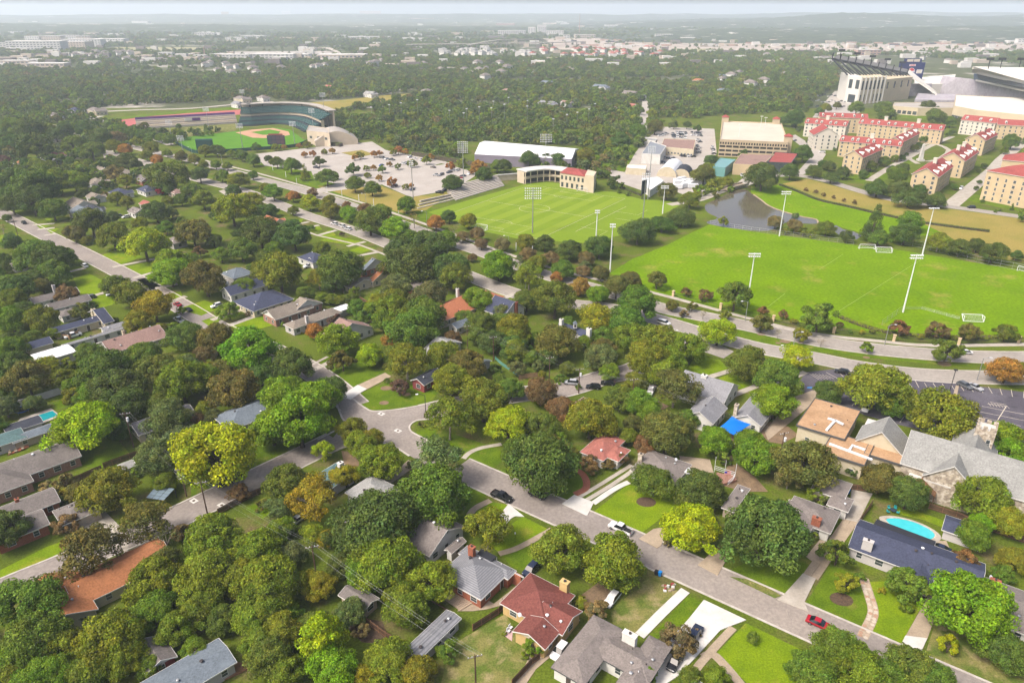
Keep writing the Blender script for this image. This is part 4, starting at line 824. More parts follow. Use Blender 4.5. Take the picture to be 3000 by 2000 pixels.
house('cream gabled garage under the grey-green trees', [(405,1276,'m',(16,8),'gu',2.8,.42)], 'r_dark', 'w_cream', ang=ANGB, name='garage', cat='garage', vents=0, door=0)
house('slate-blue house hidden among bright trees', [(672,1262,'m',(16,11),'hu',2.9,.42)], 'r_slate', 'w_whitebrick', ang=ANGB, vents=3)
house('white metal-roofed carport by the street bend', [(560,1390,'m',(-2.5,5.5),'gn',2.4,.15)], 'r_slate', 'w_white', ang=ANGB, name='shed', cat='shed', vents=0, win=0, door=0)
house('small grey garden shed behind the dark fence', [(400,1362,'m',(-3.5,3.5),'gu',2.2,.4)], 'r_lgrey', 'w_white', ang=ANGB, name='shed', cat='shed', vents=0, win=0, door=0)
# street going up left
def h2(label, *wings, roof='r_tan', wall='w_cream', **k): return house(label, list(wings), roof, wall, ang=k.pop('ang', ANGD), grow=k.pop('grow', 1.28), **k)
h2('navy-roofed house with cream gable', (164,960,296,936,'gn',2.9,.45), (262,918,326,937,'gn',2.7,.4), roof='r_navy', wall='w_cream', vents=2, chim=[(272,905,5.6,1.0,1.4,'w_cream')])
h2('grey-roofed house with white gables', (201,1004,348,966,'gn',2.9,.42), (300,960,372,950,'gn',2.7,.4), roof='r_grey', wall='w_white', vents=3)
h2('pink-brown roofed house in the left row', (305,1003,470,986,'gn',2.9,.42), (400,965,475,985,'hn',2.8,.42), roof='r_pink', wall='w_grey', vents=6, chim=[(360,968,5.2,.8,.8,'w_cream')])
h2('white flat metal-roofed workshop', (104,1038,210,1030,'gn',3.2,.06), roof='metal_white', wall='w_white', name='workshop', cat='workshop', vents=0, win=0, door=0)
h2('little navy-roofed cream shed', (72,1008,147,1004,'gn',2.5,.4), roof='r_navy', wall='w_cream', name='shed', cat='shed', vents=0, door=0, win=0)
h2('brown-roofed house with white gable and chimney', (147,894,255,880,'gn',2.9,.5), (170,915,235,912,'hn',2.7,.4), roof='r_brown', wall='w_white', chim=[(194,858,6.0,1.0,1.0,'w_cream')])
h2('dark brown house behind the white-gabled one', (111,885,205,850,'gn',2.9,.5), roof='r_brown', wall='w_white', chim=[(155,835,6.4,1.0,1.0,'w_whitebrick')])
h2('navy-roofed white cottage with tall chimney', (660,850,772,836,'gn',3.2,.6), roof='r_navy', wall='w_white', chim=[(664,826,6.5,1,1,'w_white')])
h2('stone-gabled house with white balcony', (655,800,735,800,'hn',4.6,.5), roof='r_slate', wall='w_whitebrick', storeys=1)
h2('wide navy hip-roofed cream house', (700,882,842,876,'hu',2.9,.45), roof='r_navy', wall='w_cream', vents=3)
h2('red brick house with tall white gables and tan roof', (782,916,903,902,'gn',3.1,.55), (850,905,935,890,'gu',3.0,.5), roof='r_tan', wall='w_brick_pink', gable='w_white')
h2('tan hip-roofed house behind the orange tree', (849,946,985,918,'hn',2.9,.45), roof='r_tan', wall='w_whitebrick', chim=[(897,925,6,1,1,'w_whitebrick')], vents=3)
h2('pinkish brown gabled house with white end wall', (952,986,1080,962,'gu',2.9,.5), roof='r_pink', wall='w_white', vents=2)
h2('white flat-roofed patio carport', (965,908,1026,900,'gn',2.9,.04), roof='metal_white', wall='w_grey', name='carport', cat='carport', vents=0, win=0, door=0)
h2('terracotta hip-roofed house with white chimney', (1300,935,1395,855,'hn',2.9,.42), (1335,900,1368,930,'hn',2.85,.4), roof='r_terra', wall='w_cream', chim=[(1340,845,6.4,1,1,'w_white')], vents=2)
h2('white house with navy roof and tall red chimney', (1431,908,1527,902,'gu',3.4,.7), roof='r_navy', wall='w_white', chim=[(1512,884,7.5,1.1,1.1,'w_brick')])
h2('grey gabled garage under the power lines', (1318,952,1374,946,'gn',2.7,.5), roof='r_slate', wall='w_white', name='garage', cat='garage', vents=0, door=0)
h2('small orange-roofed cream cottage', (1090,818,1168,800,'gu',2.8,.5), roof='r_orange', wall='w_cream', vents=1)
h2('slate-blue gabled brick house by the avenue', (1062,792,1132,775,'gu',3.0,.55), roof='r_slate', wall='w_brick', gable='w_white', vents=1)
h2('taupe hip-roofed bungalow under the big oaks', (1195,835,1290,822,'hu',2.8,.4), roof='r_taupe', wall='w_brick', vents=1)
h2('pair of low cream garages by the orange cottage', (1018,835,1095,822,'gu',2.4,.3), roof='r_tan', wall='w_cream', name='garage', cat='garage', vents=0, door=0)
h2('white house with navy roof, cupola and two white chimneys', (1641,962,1740,978,'gu',3.3,.6), roof='r_navy', wall='w_white', chim=[(1645,934,7.2,1.2,1.2,'w_white'),(1726,962,7.2,1.6,1.2,'w_white')], vents=0)
h2('pale-roofed house behind the corner lot', (1255,1018,1342,1005,'gu',2.9,.4), roof='r_lgrey', wall='w_white')
h2('blue-roofed shed at the fence of the corner lot', (1398,1070,1436,1058,'gu',2.6,.4), roof='r_slate', wall='w_grey', name='shed', cat='shed', vents=0, door=0)
h2('dark brick corner house with white picture window', (1213,1112,1290,1098,'gn',2.9,.5), roof='r_navy2', wall='w_brick_red', ang=ANG, vents=1)
h2('tan-roofed guest cottage behind the brown trees', (1685,1182,1745,1180,'hu',2.6,.4), roof='r_pink', wall='w_tan', name='cottage', cat='cottage', vents=0, door=0)
# church annexes
house('white church hall with L-shaped grey gable roof', [(2005,1216,2132,1195,'gn',3.4,.6),(2029,1090,2122,1180,'gu',3.3,.55)], 'r_grey', 'w_white', chim=[(2064,1098,7.2,1.7,1.4,'w_white')], vents=4)
house('white classroom wing with grey gable roof and stone chimney', [(2146,1223,2292,1170,'gn',2.9,.55)], 'r_grey', 'w_white', chim=[(2159,1184,6.6,1.0,1.4,'w_stone')], vents=2)
# upper left quarter, roofs between the trees
SMALL = '''143 447 52 r_salmon w_cream red-roofed hip house at the upper left|204 450 32 r_salmon w_cream smaller red roof beside the upper-left red house|122 464 50 r_lgrey w_white light grey roof below the red roof|296 494 64 r_tan w_cream tan gabled house with cypress row|358 498 46 r_tan w_cream small tan house right of the cypress row
275 526 56 r_tan w_white tan garage below the cypress row|415 518 50 r_brown w_brick dark brick house beside the big oak|425 548 54 r_navy w_white navy gable near the crimson tree|343 556 56 r_navy w_white navy-roofed white house near the alley|221 588 70 r_tan w_white tan hip house with solar panels|272 570 46 r_tan w_white small tan garage behind the solar house
235 612 74 r_slate w_grey grey steep-roofed house above the left street|265 606 50 r_navy2 w_grey dark solar-panelled roof|395 613 46 r_taupe w_white taupe garage on the alley|425 592 40 r_salmon w_white small coral-roofed house on the alley|510 556 42 r_pink w_tan pink-roofed house beside the big oak|44 768 36 r_taupe w_white white cottage at the left edge
505 698 50 r_taupe w_grey grey-roofed house behind the lime tree|34 502 52 r_navy w_white navy roofs at the left edge|56 474 20 r_orange w_cream tiny orange roof at the left edge|14 480 40 r_tan w_tan tan roof at the left edge|790 640 60 r_terra w_cream orange-roofed house behind the dark trees|905 745 70 r_navy w_white navy dormered house on the avenue side|760 790 50 r_navy2 w_white dark-roofed garage near the white pickup
215 318 36 r_navy w_white white dormered house beyond the left trees|275 316 46 r_taupe w_cream porch-fronted tan house near the track|150 332 40 r_taupe w_white tan house by the upper-left road|705 282 46 r_taupe w_cream cream house right of the track|690 300 30 r_grey w_white grey house behind the stadium light|765 282 30 r_taupe w_white white gabled house beyond the ballpark|960 252 26 r_salmon w_cream small red-roofed house in the woods
1080 270 34 r_lgrey w_white pale roof beside the park field|1245 262 26 r_taupe w_white row house above the park field|1480 262 34 r_pink w_cream pink two-storey house in the woods|1605 295 60 r_grey w_white wide grey gabled house in the woods|1655 298 32 r_pink w_white pink-roofed house right of the grey one|1840 268 36 r_taupe w_tan brown gabled house above the lane|1835 305 40 r_salmon w_white red-tiled house by the lane
1785 312 26 r_pink w_cream cream house left of the lane|1765 246 60 r_slate w_white long low white-roofed house|2040 232 30 r_orange w_cream orange-roofed villa in the right woods|2110 218 38 r_slate w_white grey turreted house in the right woods|2175 232 36 r_pink w_tan tan house in the right woods|2115 262 36 r_slate w_white white three-gabled house in the right woods|1560 205 40 r_taupe w_white pale roof in the middle woods|1670 198 26 r_tan w_cream cream block in the middle woods
1380 208 36 r_taupe w_tan taupe roof in the middle woods|1320 198 30 r_taupe w_tan second taupe roof in the middle woods|1470 208 26 r_slate w_white white-walled roof in the middle woods|2400 165 60 r_taupe w_tan long taupe building among right woods|1600 238 34 r_slate w_grey grey roof above the wooded lane|1875 280 22 r_slate w_white small roof by the wooded lane|2350 228 26 r_slate w_white pale house left of the stadium'''
for e in SMALL.replace('\n', '|').split('|'):
    x, y, w, rf, wl, lab = e.split(' ', 5); x, y, w = float(x), float(y), float(w)
    wm = max(9.0, 1.4*w*mpp(x, y, 3)); q = G(x, y, 3)
    lab = lab if len(lab.split()) > 3 else 'house: '+lab
    house(lab, [(x-w*0.5, y+w*0.12, 'm', (min(22, wm*0.8), min(12, wm*0.6)), 'gu' if len(lab) % 2 else 'hu', 3.0 if y > 400 else 4.6, .5), (x-w*0.1, y+w*0.2, 'm', (min(9, wm*0.35), min(13, wm*0.55)), 'gn', 2.9 if y > 400 else 4.4, .5)], rf, wl, ang=ANGD, vents=1 if y > 400 else 0, win=1 if w*mpp(x, y) < 40 else 0, door=0, wspace=4.0)
# ---------------------------------------------------------------- larger buildings of the church and the campus
def ztop(base, ty):                     # height of a thing whose foot is at photo point base and whose top is at photo row ty
    w = G(*base); lo, hi = 0.0, 100.0
    for _ in range(40):
        m_ = (lo+hi)/2
        if pix(w.x, w.y, m_)[1] > ty: lo = m_
        else: hi = m_
    return lo
class Bld:
    def __init__(s, name, label, cat, at, group=None, mark=None):
        s.o = G(*at) if not isinstance(at, Vector) else at
        s.t = thing(name, label, cat, (s.o.x, s.o.y, 0), 0, group)
        if mark: MARKS.append((at[0], at[1], mark))
    def part(s, name, mb, m, parent=None, smooth=False): return obj(name, mb, m, parent or s.t, smooth, loc=None if parent else (-s.o.x, -s.o.y, 0))
    def windows(s, A, B, zs, n, w, h, inset=0.08, frame=True, u0=0.0, u1=1.0):     # rows of window parts along the wall from A to B (camera on the right-hand side)
        d = (B-A); L = d.length; d.normalize(); rz = math.atan2(d.y, d.x)
        f, g = win_meshes(w, h)
        for z in zs:
            for k in range(n):
                p = A+d*L*(u0+(u1-u0)*(k+0.5)/n)
                wo = link('window', f if frame else g, s.t, (p.x-s.o.x, p.y-s.o.y, z), rz)
                if frame: link('pane', g, wo)
MARKS += [(1110,1250,'the street junction'),(1566,611,'the soccer pitch'),(2400,820,'the practice field'),(2150,620,'the pond'),(2700,1170,'the church parking lot'),(2300,1000,'the avenue median'),(700,410,'the baseball field'),(1000,470,'the pale parking lot'),(2650,600,'the golden lawn'),(1700,1000,'the alley'),(1900,930,'the avenue bend'),(1250,700,'the avenue by the pitch'),(800,560,'the avenue crossing'),(250,760,'the left street'),(400,420,'the track fence'),(1880,1460,'the striped driveway lawn'),(1840,640,'the live oak row')]
# church
def rect_m(p, du, dn, z=0.0):
    a = G(*p, z); return [a, a+UA*du, a+UA*du+NA*dn, a+NA*dn]
house('church school with flat tan gravel roof', [(2332,1247,2521,1206,'f',5.0),(2440,1268,2532,1366,'f',4.4),(2530,1330,'m',(18,12),'f',4.2)], mat('r_gravel', (0.47,0.30,0.17), c2=(0.38,0.235,0.13), scale=0.25, c3=(0.17,0.105,0.065), scale3=0.09, lo3=0.56, hi3=0.75, fine=0.2, fscale=2), 'w_cream', name='church_school', cat='building', vents=5, trim='trim_dark', wspace=4.5)
house('steep grey-roofed chapel beside the gravel roof', [(2502,1292,2664,1286,'gn',4.5,.85)], 'r_church', 'w_cream', name='chapel', cat='chapel', vents=0, door=0)
nv, nw, no = house('long stone church with speckled grey roof', [(2637,1356,'m',(72,17),'gu',7.5,.62),(2702,1392,'m',(11.5,12),'gn',6.5,.85),(2770,1352,'m',(10,15),'gn',6.5,.9)], 'r_church', 'w_stone', name='church', cat='church', vents=0, wh=2.6, sill=1.6, wspace=5)
b = Bld('church_tower', 'square stone church tower with battlements', 'tower', (2852,1378), mark='the stone church tower')
cw_ = G(2852,1372); zt = 12.5; hw = 2.2
q4 = [cw_+UA*a*hw+NA*c*hw for a, c in ((-1,-1),(1,-1),(1,1),(-1,1))]
b.part('shaft', MB().prism(q4, 0, zt), 'w_stone'); b.part('roof', MB().prism([cw_+(q-cw_)*0.86 for q in q4], zt, zt+0.15), 'concrete_white')
for k in range(4):
    for s in (0.0, 0.34, 0.68):
        P0, P1 = q4[k], q4[(k+1)%4]; d = (P1-P0); nrm = Vector((d.y,-d.x)).normalized()
        a_, c_ = P0+d*s, P0+d*(s+0.22)
        b.part('battlement', MB().prism([a_, c_, c_-nrm*0.4, a_-nrm*0.4], zt, zt+1.1), 'w_stone')
b.windows(q4[0], q4[1], (8,), 2, 0.8, 2.2); b.windows(q4[3], q4[0], (8,), 2, 0.8, 2.2)
for p, du, dn, z in (((2662,1392),9,4,5.2),((2785,1428),10,4.5,5.0),((2668,1300),13,3,7.2),((2508,1292),4,14,4.0)):
    r4 = rect_m(p, du, dn, z); c4 = G(*p, z)
    e = Bld('flat_roof_annex', {9:'white flat-roofed annex along the church',10:'white flat-roofed porch at the church side',13:'white flat roof strip above the church eaves',4:'white flat link roof beside the chapel'}[du], 'annex', c4)
    e.part('wall', MB().prism(r4, 0, z-.05), 'w_stone'); e.part('roof', MB().prism(r4, z-.05, z+.25), 'concrete_white')
e = Bld('timber_porch', 'brown timber-slatted gable porch roof beside the church', 'porch', (2690,1420))
pw = G(2690,1440,3); pa, pb = UA*3.6, NA*6.5
for s in (-1, 1):
    for k in range(13):
        a_ = pw+pb*(k/12); e.part('slat', MB().faces([(*(a_),5.6),(*(a_+pb*0.05),5.6),(*(a_+pb*0.05+pa*s),3.0),(*(a_+pa*s),3.0),(*(a_),5.5),(*(a_+pb*0.05),5.5),(*(a_+pb*0.05+pa*s),2.9),(*(a_+pa*s),2.9)], [(0,1,2,3),(7,6,5,4),(0,3,7,4),(1,5,6,2),(3,2,6,7)]), 'timber')
    e.part('roof_board', MB().faces([(*(pw),5.45),(*(pw+pb),5.45),(*(pw+pb+pa*s),2.85),(*(pw+pa*s),2.85),(*(pw),5.4),(*(pw+pb),5.4),(*(pw+pb+pa*s),2.8),(*(pw+pa*s),2.8)], [(0,1,2,3),(7,6,5,4),(0,3,7,4),(1,5,6,2),(3,2,6,7)]), 'fence_dark')
    for c in (0.02, 0.98): e.part('post', MB().tube([(*(pw+pb*c+pa*s*.95),0),(*(pw+pb*c+pa*s*.95),2.85)], 0.1, 6), 'timber')
# roof kerbs of the gravel roof
for pl_ in ([(2424,1230),(2446,1236),(2470,1248)], [(2446,1236),(2420,1265)], [(2430,1298),(2480,1317),(2556,1345)], [(2488,1318),(2498,1303),(2535,1316)]):
    k = MB(); ribbon(k, W2(pl_, 5.0), 0.3, -0.3, 5.75 if pl_[0][1] < 1290 else 5.1, 0.4); tag(obj('roof_duct', k, 'metal_white'), 'white roof duct %s' % ({1230:'forming the bar of a T', 1236:'forming the stem of a T', 1298:'running long across the gravel roof', 1318:'bent like a hook'}[pl_[0][1]])+' on the gravel roof', 'duct')
# sail canopy
c4 = [G(2100,1257,3.0), G(2144,1223,3.4), G(2200,1244,3.0), G(2155,1277,2.6)]; zc = (3.2,3.9,3.2,2.7)
e = Bld('shade_sail', 'bright blue shade sail over the church playground', 'shade sail', c4[0]); P = []; N_ = 8
for i in range(N_+1):
    for j in range(N_+1):
        s, t_ = i/N_, j/N_; w = c4[0].lerp(c4[1], s).lerp(c4[3].lerp(c4[2], s), t_); z = (zc[0]*(1-s)+zc[1]*s)*(1-t_)+(zc[3]*(1-s)+zc[2]*s)*t_
        w = w.lerp((c4[0]+c4[2])/2, 0.10*(1-(2*s-1)**2)*abs(2*t_-1)+0.10*(1-(2*t_-1)**2)*abs(2*s-1)); z += 0.5*(1-(2*s-1)**2)*(1-(2*t_-1)**2)
        P.append((w.x, w.y, z))
e.part('canopy', MB().faces(P, [(i*(N_+1)+j,(i+1)*(N_+1)+j,(i+1)*(N_+1)+j+1,i*(N_+1)+j+1) for i in range(N_) for j in range(N_)]).faces([(x,y,z-.04) for x,y,z in P], [(i*(N_+1)+j,i*(N_+1)+j+1,(i+1)*(N_+1)+j+1,(i+1)*(N_+1)+j) for i in range(N_) for j in range(N_)]), mat('sail_blue', (0.005,0.17,0.66), rough=0.7), smooth=True)
for c, z in zip(c4, zc): e.part('post', MB().tube([(c.x,c.y,0),(c.x,c.y,z)], 0.08, 6), 'metal_white')
# dormitories
def dorm(label, A, B, dep, e=12.0, ty='gu', pitch=.6, storeys=4, wall='w_dorm', chim=0, dormers=0, roof='r_dorm'):
    a, b_ = G(*A, e), G(*B, e); d = b_-a; L = d.length; ang = math.atan2(d.y, d.x)
    h, WG, o0 = house(label, [(A[0], A[1], 'm', (L, dep), ty, e, pitch)], roof, wall, ang=ang, name='dormitory', cat='dormitory', group='red-roofed dormitories', storeys=storeys, wspace=4.2, wh=1.7, sill=1.1, vents=0, door=1, over=0.5)
    g = WG[0]; rz = e+min(dep, L)/2*pitch if ty[1] == 'u' else e+L/2*pitch
    for k in range(chim):
        x = L*(k+0.8)/(chim+0.6); obj('chimney', MB().box(x-1.4, x+1.4, dep/2-1.0, dep/2+1.0, e, rz+2.6).box(x-1.6, x+1.6, dep/2-1.2, dep/2+1.2, rz+2.6, rz+3.1), 'w_dorm_pale', h)
    for k in range(dormers):
        x = L*(k+0.5)/dormers+(0.8 if k % 2 else -0.8); y0 = 1.6; z0 = e+y0*pitch
        dm = obj('dormer', MB().box(x-0.9, x+0.9, y0, y0+2.6, z0-0.3, z0+1.5).faces([(x-1.1,y0-.2,z0+1.5),(x+1.1,y0-.2,z0+1.5),(x,y0-.2,z0+2.4),(x-1.1,y0+3.4,z0+1.5),(x+1.1,y0+3.4,z0+1.5),(x,y0+3.4,z0+2.4)], [(0,1,2),(0,2,5,3),(1,4,5,2),(0,3,4,1)]), 'trim', h)
        f, gl = win_meshes(0.9, 1.1); wo = link('window', f, dm, (x, y0-.05, z0+.2)); link('pane', gl, wo)
mat('w_dorm', (0.60,0.47,0.29), c2=(0.54,0.42,0.26), scale=0.2, fine=0.06); mat('w_dorm_pale', (0.66,0.61,0.52), fine=0.05)
dorm('long red-roofed dormitory at the garage end', (2356,361), (2480,371), 14, chim=1, dormers=6, wall='w_dorm_pale')
dorm('longest red-roofed dormitory with two pale chimneys', (2514,362), (2763,383), 14, chim=2, dormers=10)
dorm('red-roofed dormitory block at the very back', (2400,343), (2544,348), 12, e=14, dormers=5)
dorm('white gable-fronted dormitory near the garage', (2384,396), (2461,398), 22, ty='gn', wall='w_dorm_pale', chim=0)
dorm('red-roofed dormitory facing the live oaks', (2458,414), (2642,430), 13, chim=1, dormers=8)
dorm('gable-ended dormitory closest to the live oaks', (2529,463), (2589,437), 14, dormers=4, wall='w_dorm')
dorm('red-roofed dormitory behind the obelisk', (2644,418), (2697,390), 12, dormers=4, chim=1)
dorm('gable-ended dormitory at the road junction', (2751,520), (2795,487), 16, dormers=4, chim=1)
dorm('middle dormitory of the right-hand row', (2828,473), (2869,445), 17, dormers=4, chim=2)
dorm('back dormitory of the right-hand row', (2888,413), (2925,394), 15, dormers=3, chim=1)
dorm('red-roofed hall below the stadium plaza', (2814,351), (2918,362), 14, e=13, dormers=3, wall='w_dorm_pale')
dorm('red-roofed hall continuing past the view edge', (2921,365), (3040,372), 14, e=13, dormers=2)
dorm('six-storey tan residence hall at the right edge', (2889,500), (3045,526), 26, e=18, ty='hu', storeys=5, pitch=.35)
dorm('red hip-roofed hall behind the tan residence hall', (2935,468), (3060,480), 22, e=15, ty='hu', storeys=3, pitch=.4)
e = Bld('obelisk', 'tall white obelisk in the dormitory courtyard', 'obelisk', (2696,472)); o_ = e.o; hz_ = ztop((2696,472), 421)
e.part('plinth', MB().box(o_.x-2.2,o_.x+2.2,o_.y-2.2,o_.y+2.2,0,1.6), 'concrete_white')
s_ = MB(); 
for za, zb, ra, rb_ in ((1.6, hz_*.93, 1.3, 0.75), (hz_*.93, hz_, 0.75, 0.05)): s_.faces([(o_.x-ra,o_.y-ra,za),(o_.x+ra,o_.y-ra,za),(o_.x+ra,o_.y+ra,za),(o_.x-ra,o_.y+ra,za),(o_.x-rb_,o_.y-rb_,zb),(o_.x+rb_,o_.y-rb_,zb),(o_.x+rb_,o_.y+rb_,zb),(o_.x-rb_,o_.y+rb_,zb)], [(0,1,5,4),(1,2,6,5),(2,3,7,6),(3,0,4,7),(4,5,6,7)])
e.part('shaft', s_, 'concrete_white')
# parking garage
mat('garage_stone', (0.56,0.45,0.30), c2=(0.50,0.40,0.27), scale=0.15); mat('dark_opening', (0.03,0.028,0.026))
A, B_ = G(2103,458), G(2302,468); d_ = (B_-A).normalized(); n_ = Vector((-d_.y, d_.x)); hg = ztop((2103,458), 408); dep = (G(2103,352,hg)-G(2103,406,hg)).length
e = Bld('parking_garage', 'cream five-level parking garage with open roof deck', 'parking garage', (2103,458), mark='the parking garage'); Lg = (B_-A).length
q4 = [A, B_, B_+n_*dep, A+n_*dep]
e.part('wall', MB().prism(q4, 0, hg-1.2), 'garage_stone'); e.part('roof_deck', MB().prism([A+(d_+n_)*.4, B_+(n_-d_)*.4, q4[2]-(n_+d_)*.4, q4[3]+(d_-n_)*.4], hg-1.2, hg-1.0), mat('deck_pale', (0.60,0.54,0.44), c2=(0.54,0.48,0.39), scale=0.05))
for P0, P1 in ((q4[0],q4[1]),(q4[1],q4[2]),(q4[2],q4[3]),(q4[3],q4[0])):
    w = (P1-P0).normalized(); nn = Vector((-w.y, w.x)); e.part('parapet', MB().prism([P0, P1, P1+nn*.35, P0+nn*.35], hg-1.1, hg), 'garage_stone')
for z in (1.0, 4.2, 7.4):
    for k in range(10):
        if z < 2 and k in (4, 5): continue
        p = A+d_*Lg*(k+.5)/10; wo = link('opening', OPENM, e.t, (p.x-A.x, p.y-A.y, z), math.atan2(d_.y, d_.x)) if 'OPENM' in globals() else None
        if wo is None:
            OPENM = MB().box(-2.2,2.2,-.12,.1,0,1.5).mesh('opening', ('dark_opening',)); link('opening', OPENM, e.t, (p.x-A.x, p.y-A.y, z), math.atan2(d_.y, d_.x))
ARCH = MB().prism([(-.6,-.1),(.6,-.1),(.6,.1),(-.6,.1)], 0, 1.6).mesh('opening', ('dark_opening',))
for k in range(26): p = A+d_*Lg*(k+.5)/26; link('opening', ARCH, e.t, (p.x-A.x, p.y-A.y, hg-3.6), math.atan2(d_.y, d_.x))
for k in range(9): p = B_+n_*dep*(k+.5)/9; link('opening', ARCH, e.t, (p.x-A.x, p.y-A.y, hg-3.6), math.atan2(d_.y, d_.x)+math.pi/2)
for c in (q4[3]+d_*2, q4[1]+n_*8, q4[2]-d_*5):
    cc = c-A; r4 = [c+d_*a*3+n_*b*3 for a, b in ((-1,-1),(1,-1),(1,1),(-1,1))]; e.part('stair_tower', MB().prism(r4, 0, hg+3.5), 'garage_stone')
    tp = c; e.part('tower_roof', MB().faces([(*(tp+(x-tp)*1.15), hg+3.5) for x in r4]+[(tp.x,tp.y,hg+5.6)], [(0,1,4),(1,2,4),(2,3,4),(3,0,4),(3,2,1,0)]), 'r_dorm')
for x, y in ((2165,398),(2228,372),(2240,376)):
    p = G(x, y, hg); e.part('deck_light', MB().tube([(p.x,p.y,hg-1),(p.x,p.y,hg+9)], .15, 6).box(p.x-1.2,p.x+1.2,p.y-.3,p.y+.3,hg+8.8,hg+9.2), 'metal_white')
# low campus buildings: outline of the roof at height z
def block(name, label, cat, roofpx, z, roof, wall, win=None, mark=None):
    ring = W2(roofpx, z); e = Bld(name, label, cat, ring[0]); e.part('wall', MB().prism(ring, 0, z), wall); e.part('roof', MB().prism([r+(sum(ring, Vector((0,0)))/len(ring)-r)*0.02 for r in ring], z, z+.3), roof)
    k = MB()
    for i in range(len(ring)):
        p, q = ring[i], ring[(i+1) % len(ring)]; w = (q-p).normalized(); nn = Vector((-w.y, w.x)); c_ = sum(ring, Vector((0,0)))/len(ring)
        if (c_-p).dot(nn) < 0: nn = -nn
        e.part('parapet', MB().prism([p-nn*.03, q-nn*.03, q+nn*.3, p+nn*.3], z-.3, z+.7), wall)
    if win: 
        for (i, j, zs, n, w_, h_) in win: e.windows(ring[i], ring[j], zs, n, w_, h_)
    return e
block('campus_block', 'tan brick campus block beside the pond bridge', 'building', [(2148,483),(2232,487),(2246,475),(2268,455),(2170,453)], 7, 'r_pink', 'w_dorm')
block('red_roof_pavilion', 'glass pavilion with square red tile roof', 'pavilion', [(2249,477),(2318,480),(2338,452),(2270,447)], 7, 'r_dorm', 'glass')
block('glass_pavilion', 'teal glass pavilion in front of the garage', 'pavilion', [(2088,490),(2125,494),(2155,470),(2110,465)], 6, mat('teal_glass', (0.16,0.34,0.33), rough=.2), 'teal_glass')
block('office', 'flat brown-roofed campus office by the car rows', 'building', [(1936,432),(2032,440),(2038,412),(1945,408)], 5.5, 'r_pink', 'w_cream', win=[(0,1,(1.2,),10,1.4,1.2)])
block('workshop', 'white-walled workshop with long grey roof', 'workshop', [(1880,452),(1935,455),(1952,430),(1905,415)], 7, 'metal_grey', 'w_white')
block('shed', 'small grey-roofed service shed behind the workshop', 'shed', [(1884,412),(1920,416),(1926,408),(1890,404)], 5, 'r_lgrey', 'w_white')
block('shed', 'white flat-roofed concession shed by the pitch gate', 'shed', [(1834,494),(1892,498),(1895,486),(1838,484)], 4, 'metal_white', 'w_cream')
block('white_tent', 'large white tent roof beside the trailers', 'tent', [(1905,560),(1945,532),(1925,520),(1880,525),(1890,548)], 4, 'metal_white', 'w_white')
def barrel(label, p, q, w, h, m, name='barrel_tent'):
    a, b_ = G(*p), G(*q); d = (b_-a).normalized(); nn = Vector((-d.y, d.x)); e = Bld(name, label, 'tent', p); P = []
    for c in (a, b_):
        for k in range(11): t_ = math.pi*k/10; P.append((*(c+nn*math.cos(t_)*w/2), math.sin(t_)*h))
    e.part('canopy', MB().faces(P, [(k, k+1, k+12, k+11) for k in range(10)]+[tuple(range(11,22))]), m, smooth=False)
    e.part('front', MB().faces(P[:11], [tuple(reversed(range(11)))]), 'w_cream')
barrel('white barrel-vaulted storage tent', (1952,518), (1975,492), 14, 7, 'metal_white'); barrel('black barrel-vaulted storage tent', (1995,518), (2005,503), 12, 5.5, 'r_navy2')
# indoor practice hall
ring = [(1390,452),(1675,466),(1695,436),(1420,413)]; z = 8
e = Bld('practice_hall', 'long white-roofed practice hall with purple-grey walls', 'building', (1391,470), mark='the white-roofed practice hall'); r_ = W2(ring, z); mid0, mid1 = (r_[0]+r_[3])/2, (r_[1]+r_[2])/2
e.part('wall', MB().prism(r_, 0, z), mat('purple_wall', (0.25,0.22,0.27), c2=(0.21,0.185,0.23), scale=.1)); ez = z+3.5
e.part('roof', MB().faces([(*r_[0],z),(*r_[1],z),(*r_[2],z),(*r_[3],z),(*mid0,ez),(*mid1,ez)], [(0,1,5,4),(2,3,4,5),(1,2,5),(3,0,4)]), mat('roof_white', (0.80,0.80,0.80), rough=.6))
# soccer stand: curved two-storey clubhouse
mat('stand_cream', (0.62,0.52,0.39), c2=(0.56,0.47,0.35), scale=.2)
front = dense(W2([(1540,540),(1575,534),(1610,532),(1640,536),(1668,543)]), 6); e = Bld('soccer_clubhouse', 'curved cream two-storey soccer clubhouse with arched loggia', 'clubhouse', (1600,532), mark='the soccer clubhouse')
zr = 8.5; b1, b2, b3 = MB(), MB(), MB(); ribbon(b1, front, 9, 1.6, zr-.6, zr-.6); e.part('wall', b1, 'stand_cream'); ribbon(b2, front, 10, -1.0, zr+.4, .7); e.part('roof', b2, 'concrete_white'); ribbon(b3, front, 1.6, 0, 4.3, .5); e.part('balcony', b3, 'stand_cream')
off = offset(front, 0.35); off2 = offset(front, 1.45)
for k in range(0, len(front), 3):
    p = off[k]; e.part('column', MB().box(p.x-.35,p.x+.35,p.y-.35,p.y+.35,0,zr-.3), 'stand_cream')
for k in range(1, len(front)-1):
    p = off2[k]; d = (front[k+1]-front[k-1]); rz = math.atan2(d.y, d.x)
    for z in (0.4, 4.9): wo = link('opening', OPENM2 if 'OPENM2' in globals() else globals().setdefault('OPENM2', MB().box(-1.3,1.3,-.1,.1,0,2.4).mesh('opening', ('dark_opening',))), e.t, (p.x-e.o.x, p.y-e.o.y, z), rz)
tw = W2([(1640,548),(1712,560),(1732,545),(1662,532)]); e.part('pavilion_wall', MB().prism(tw, 0, 9.5), 'stand_cream'); c_ = sum(tw, Vector((0,0)))/4
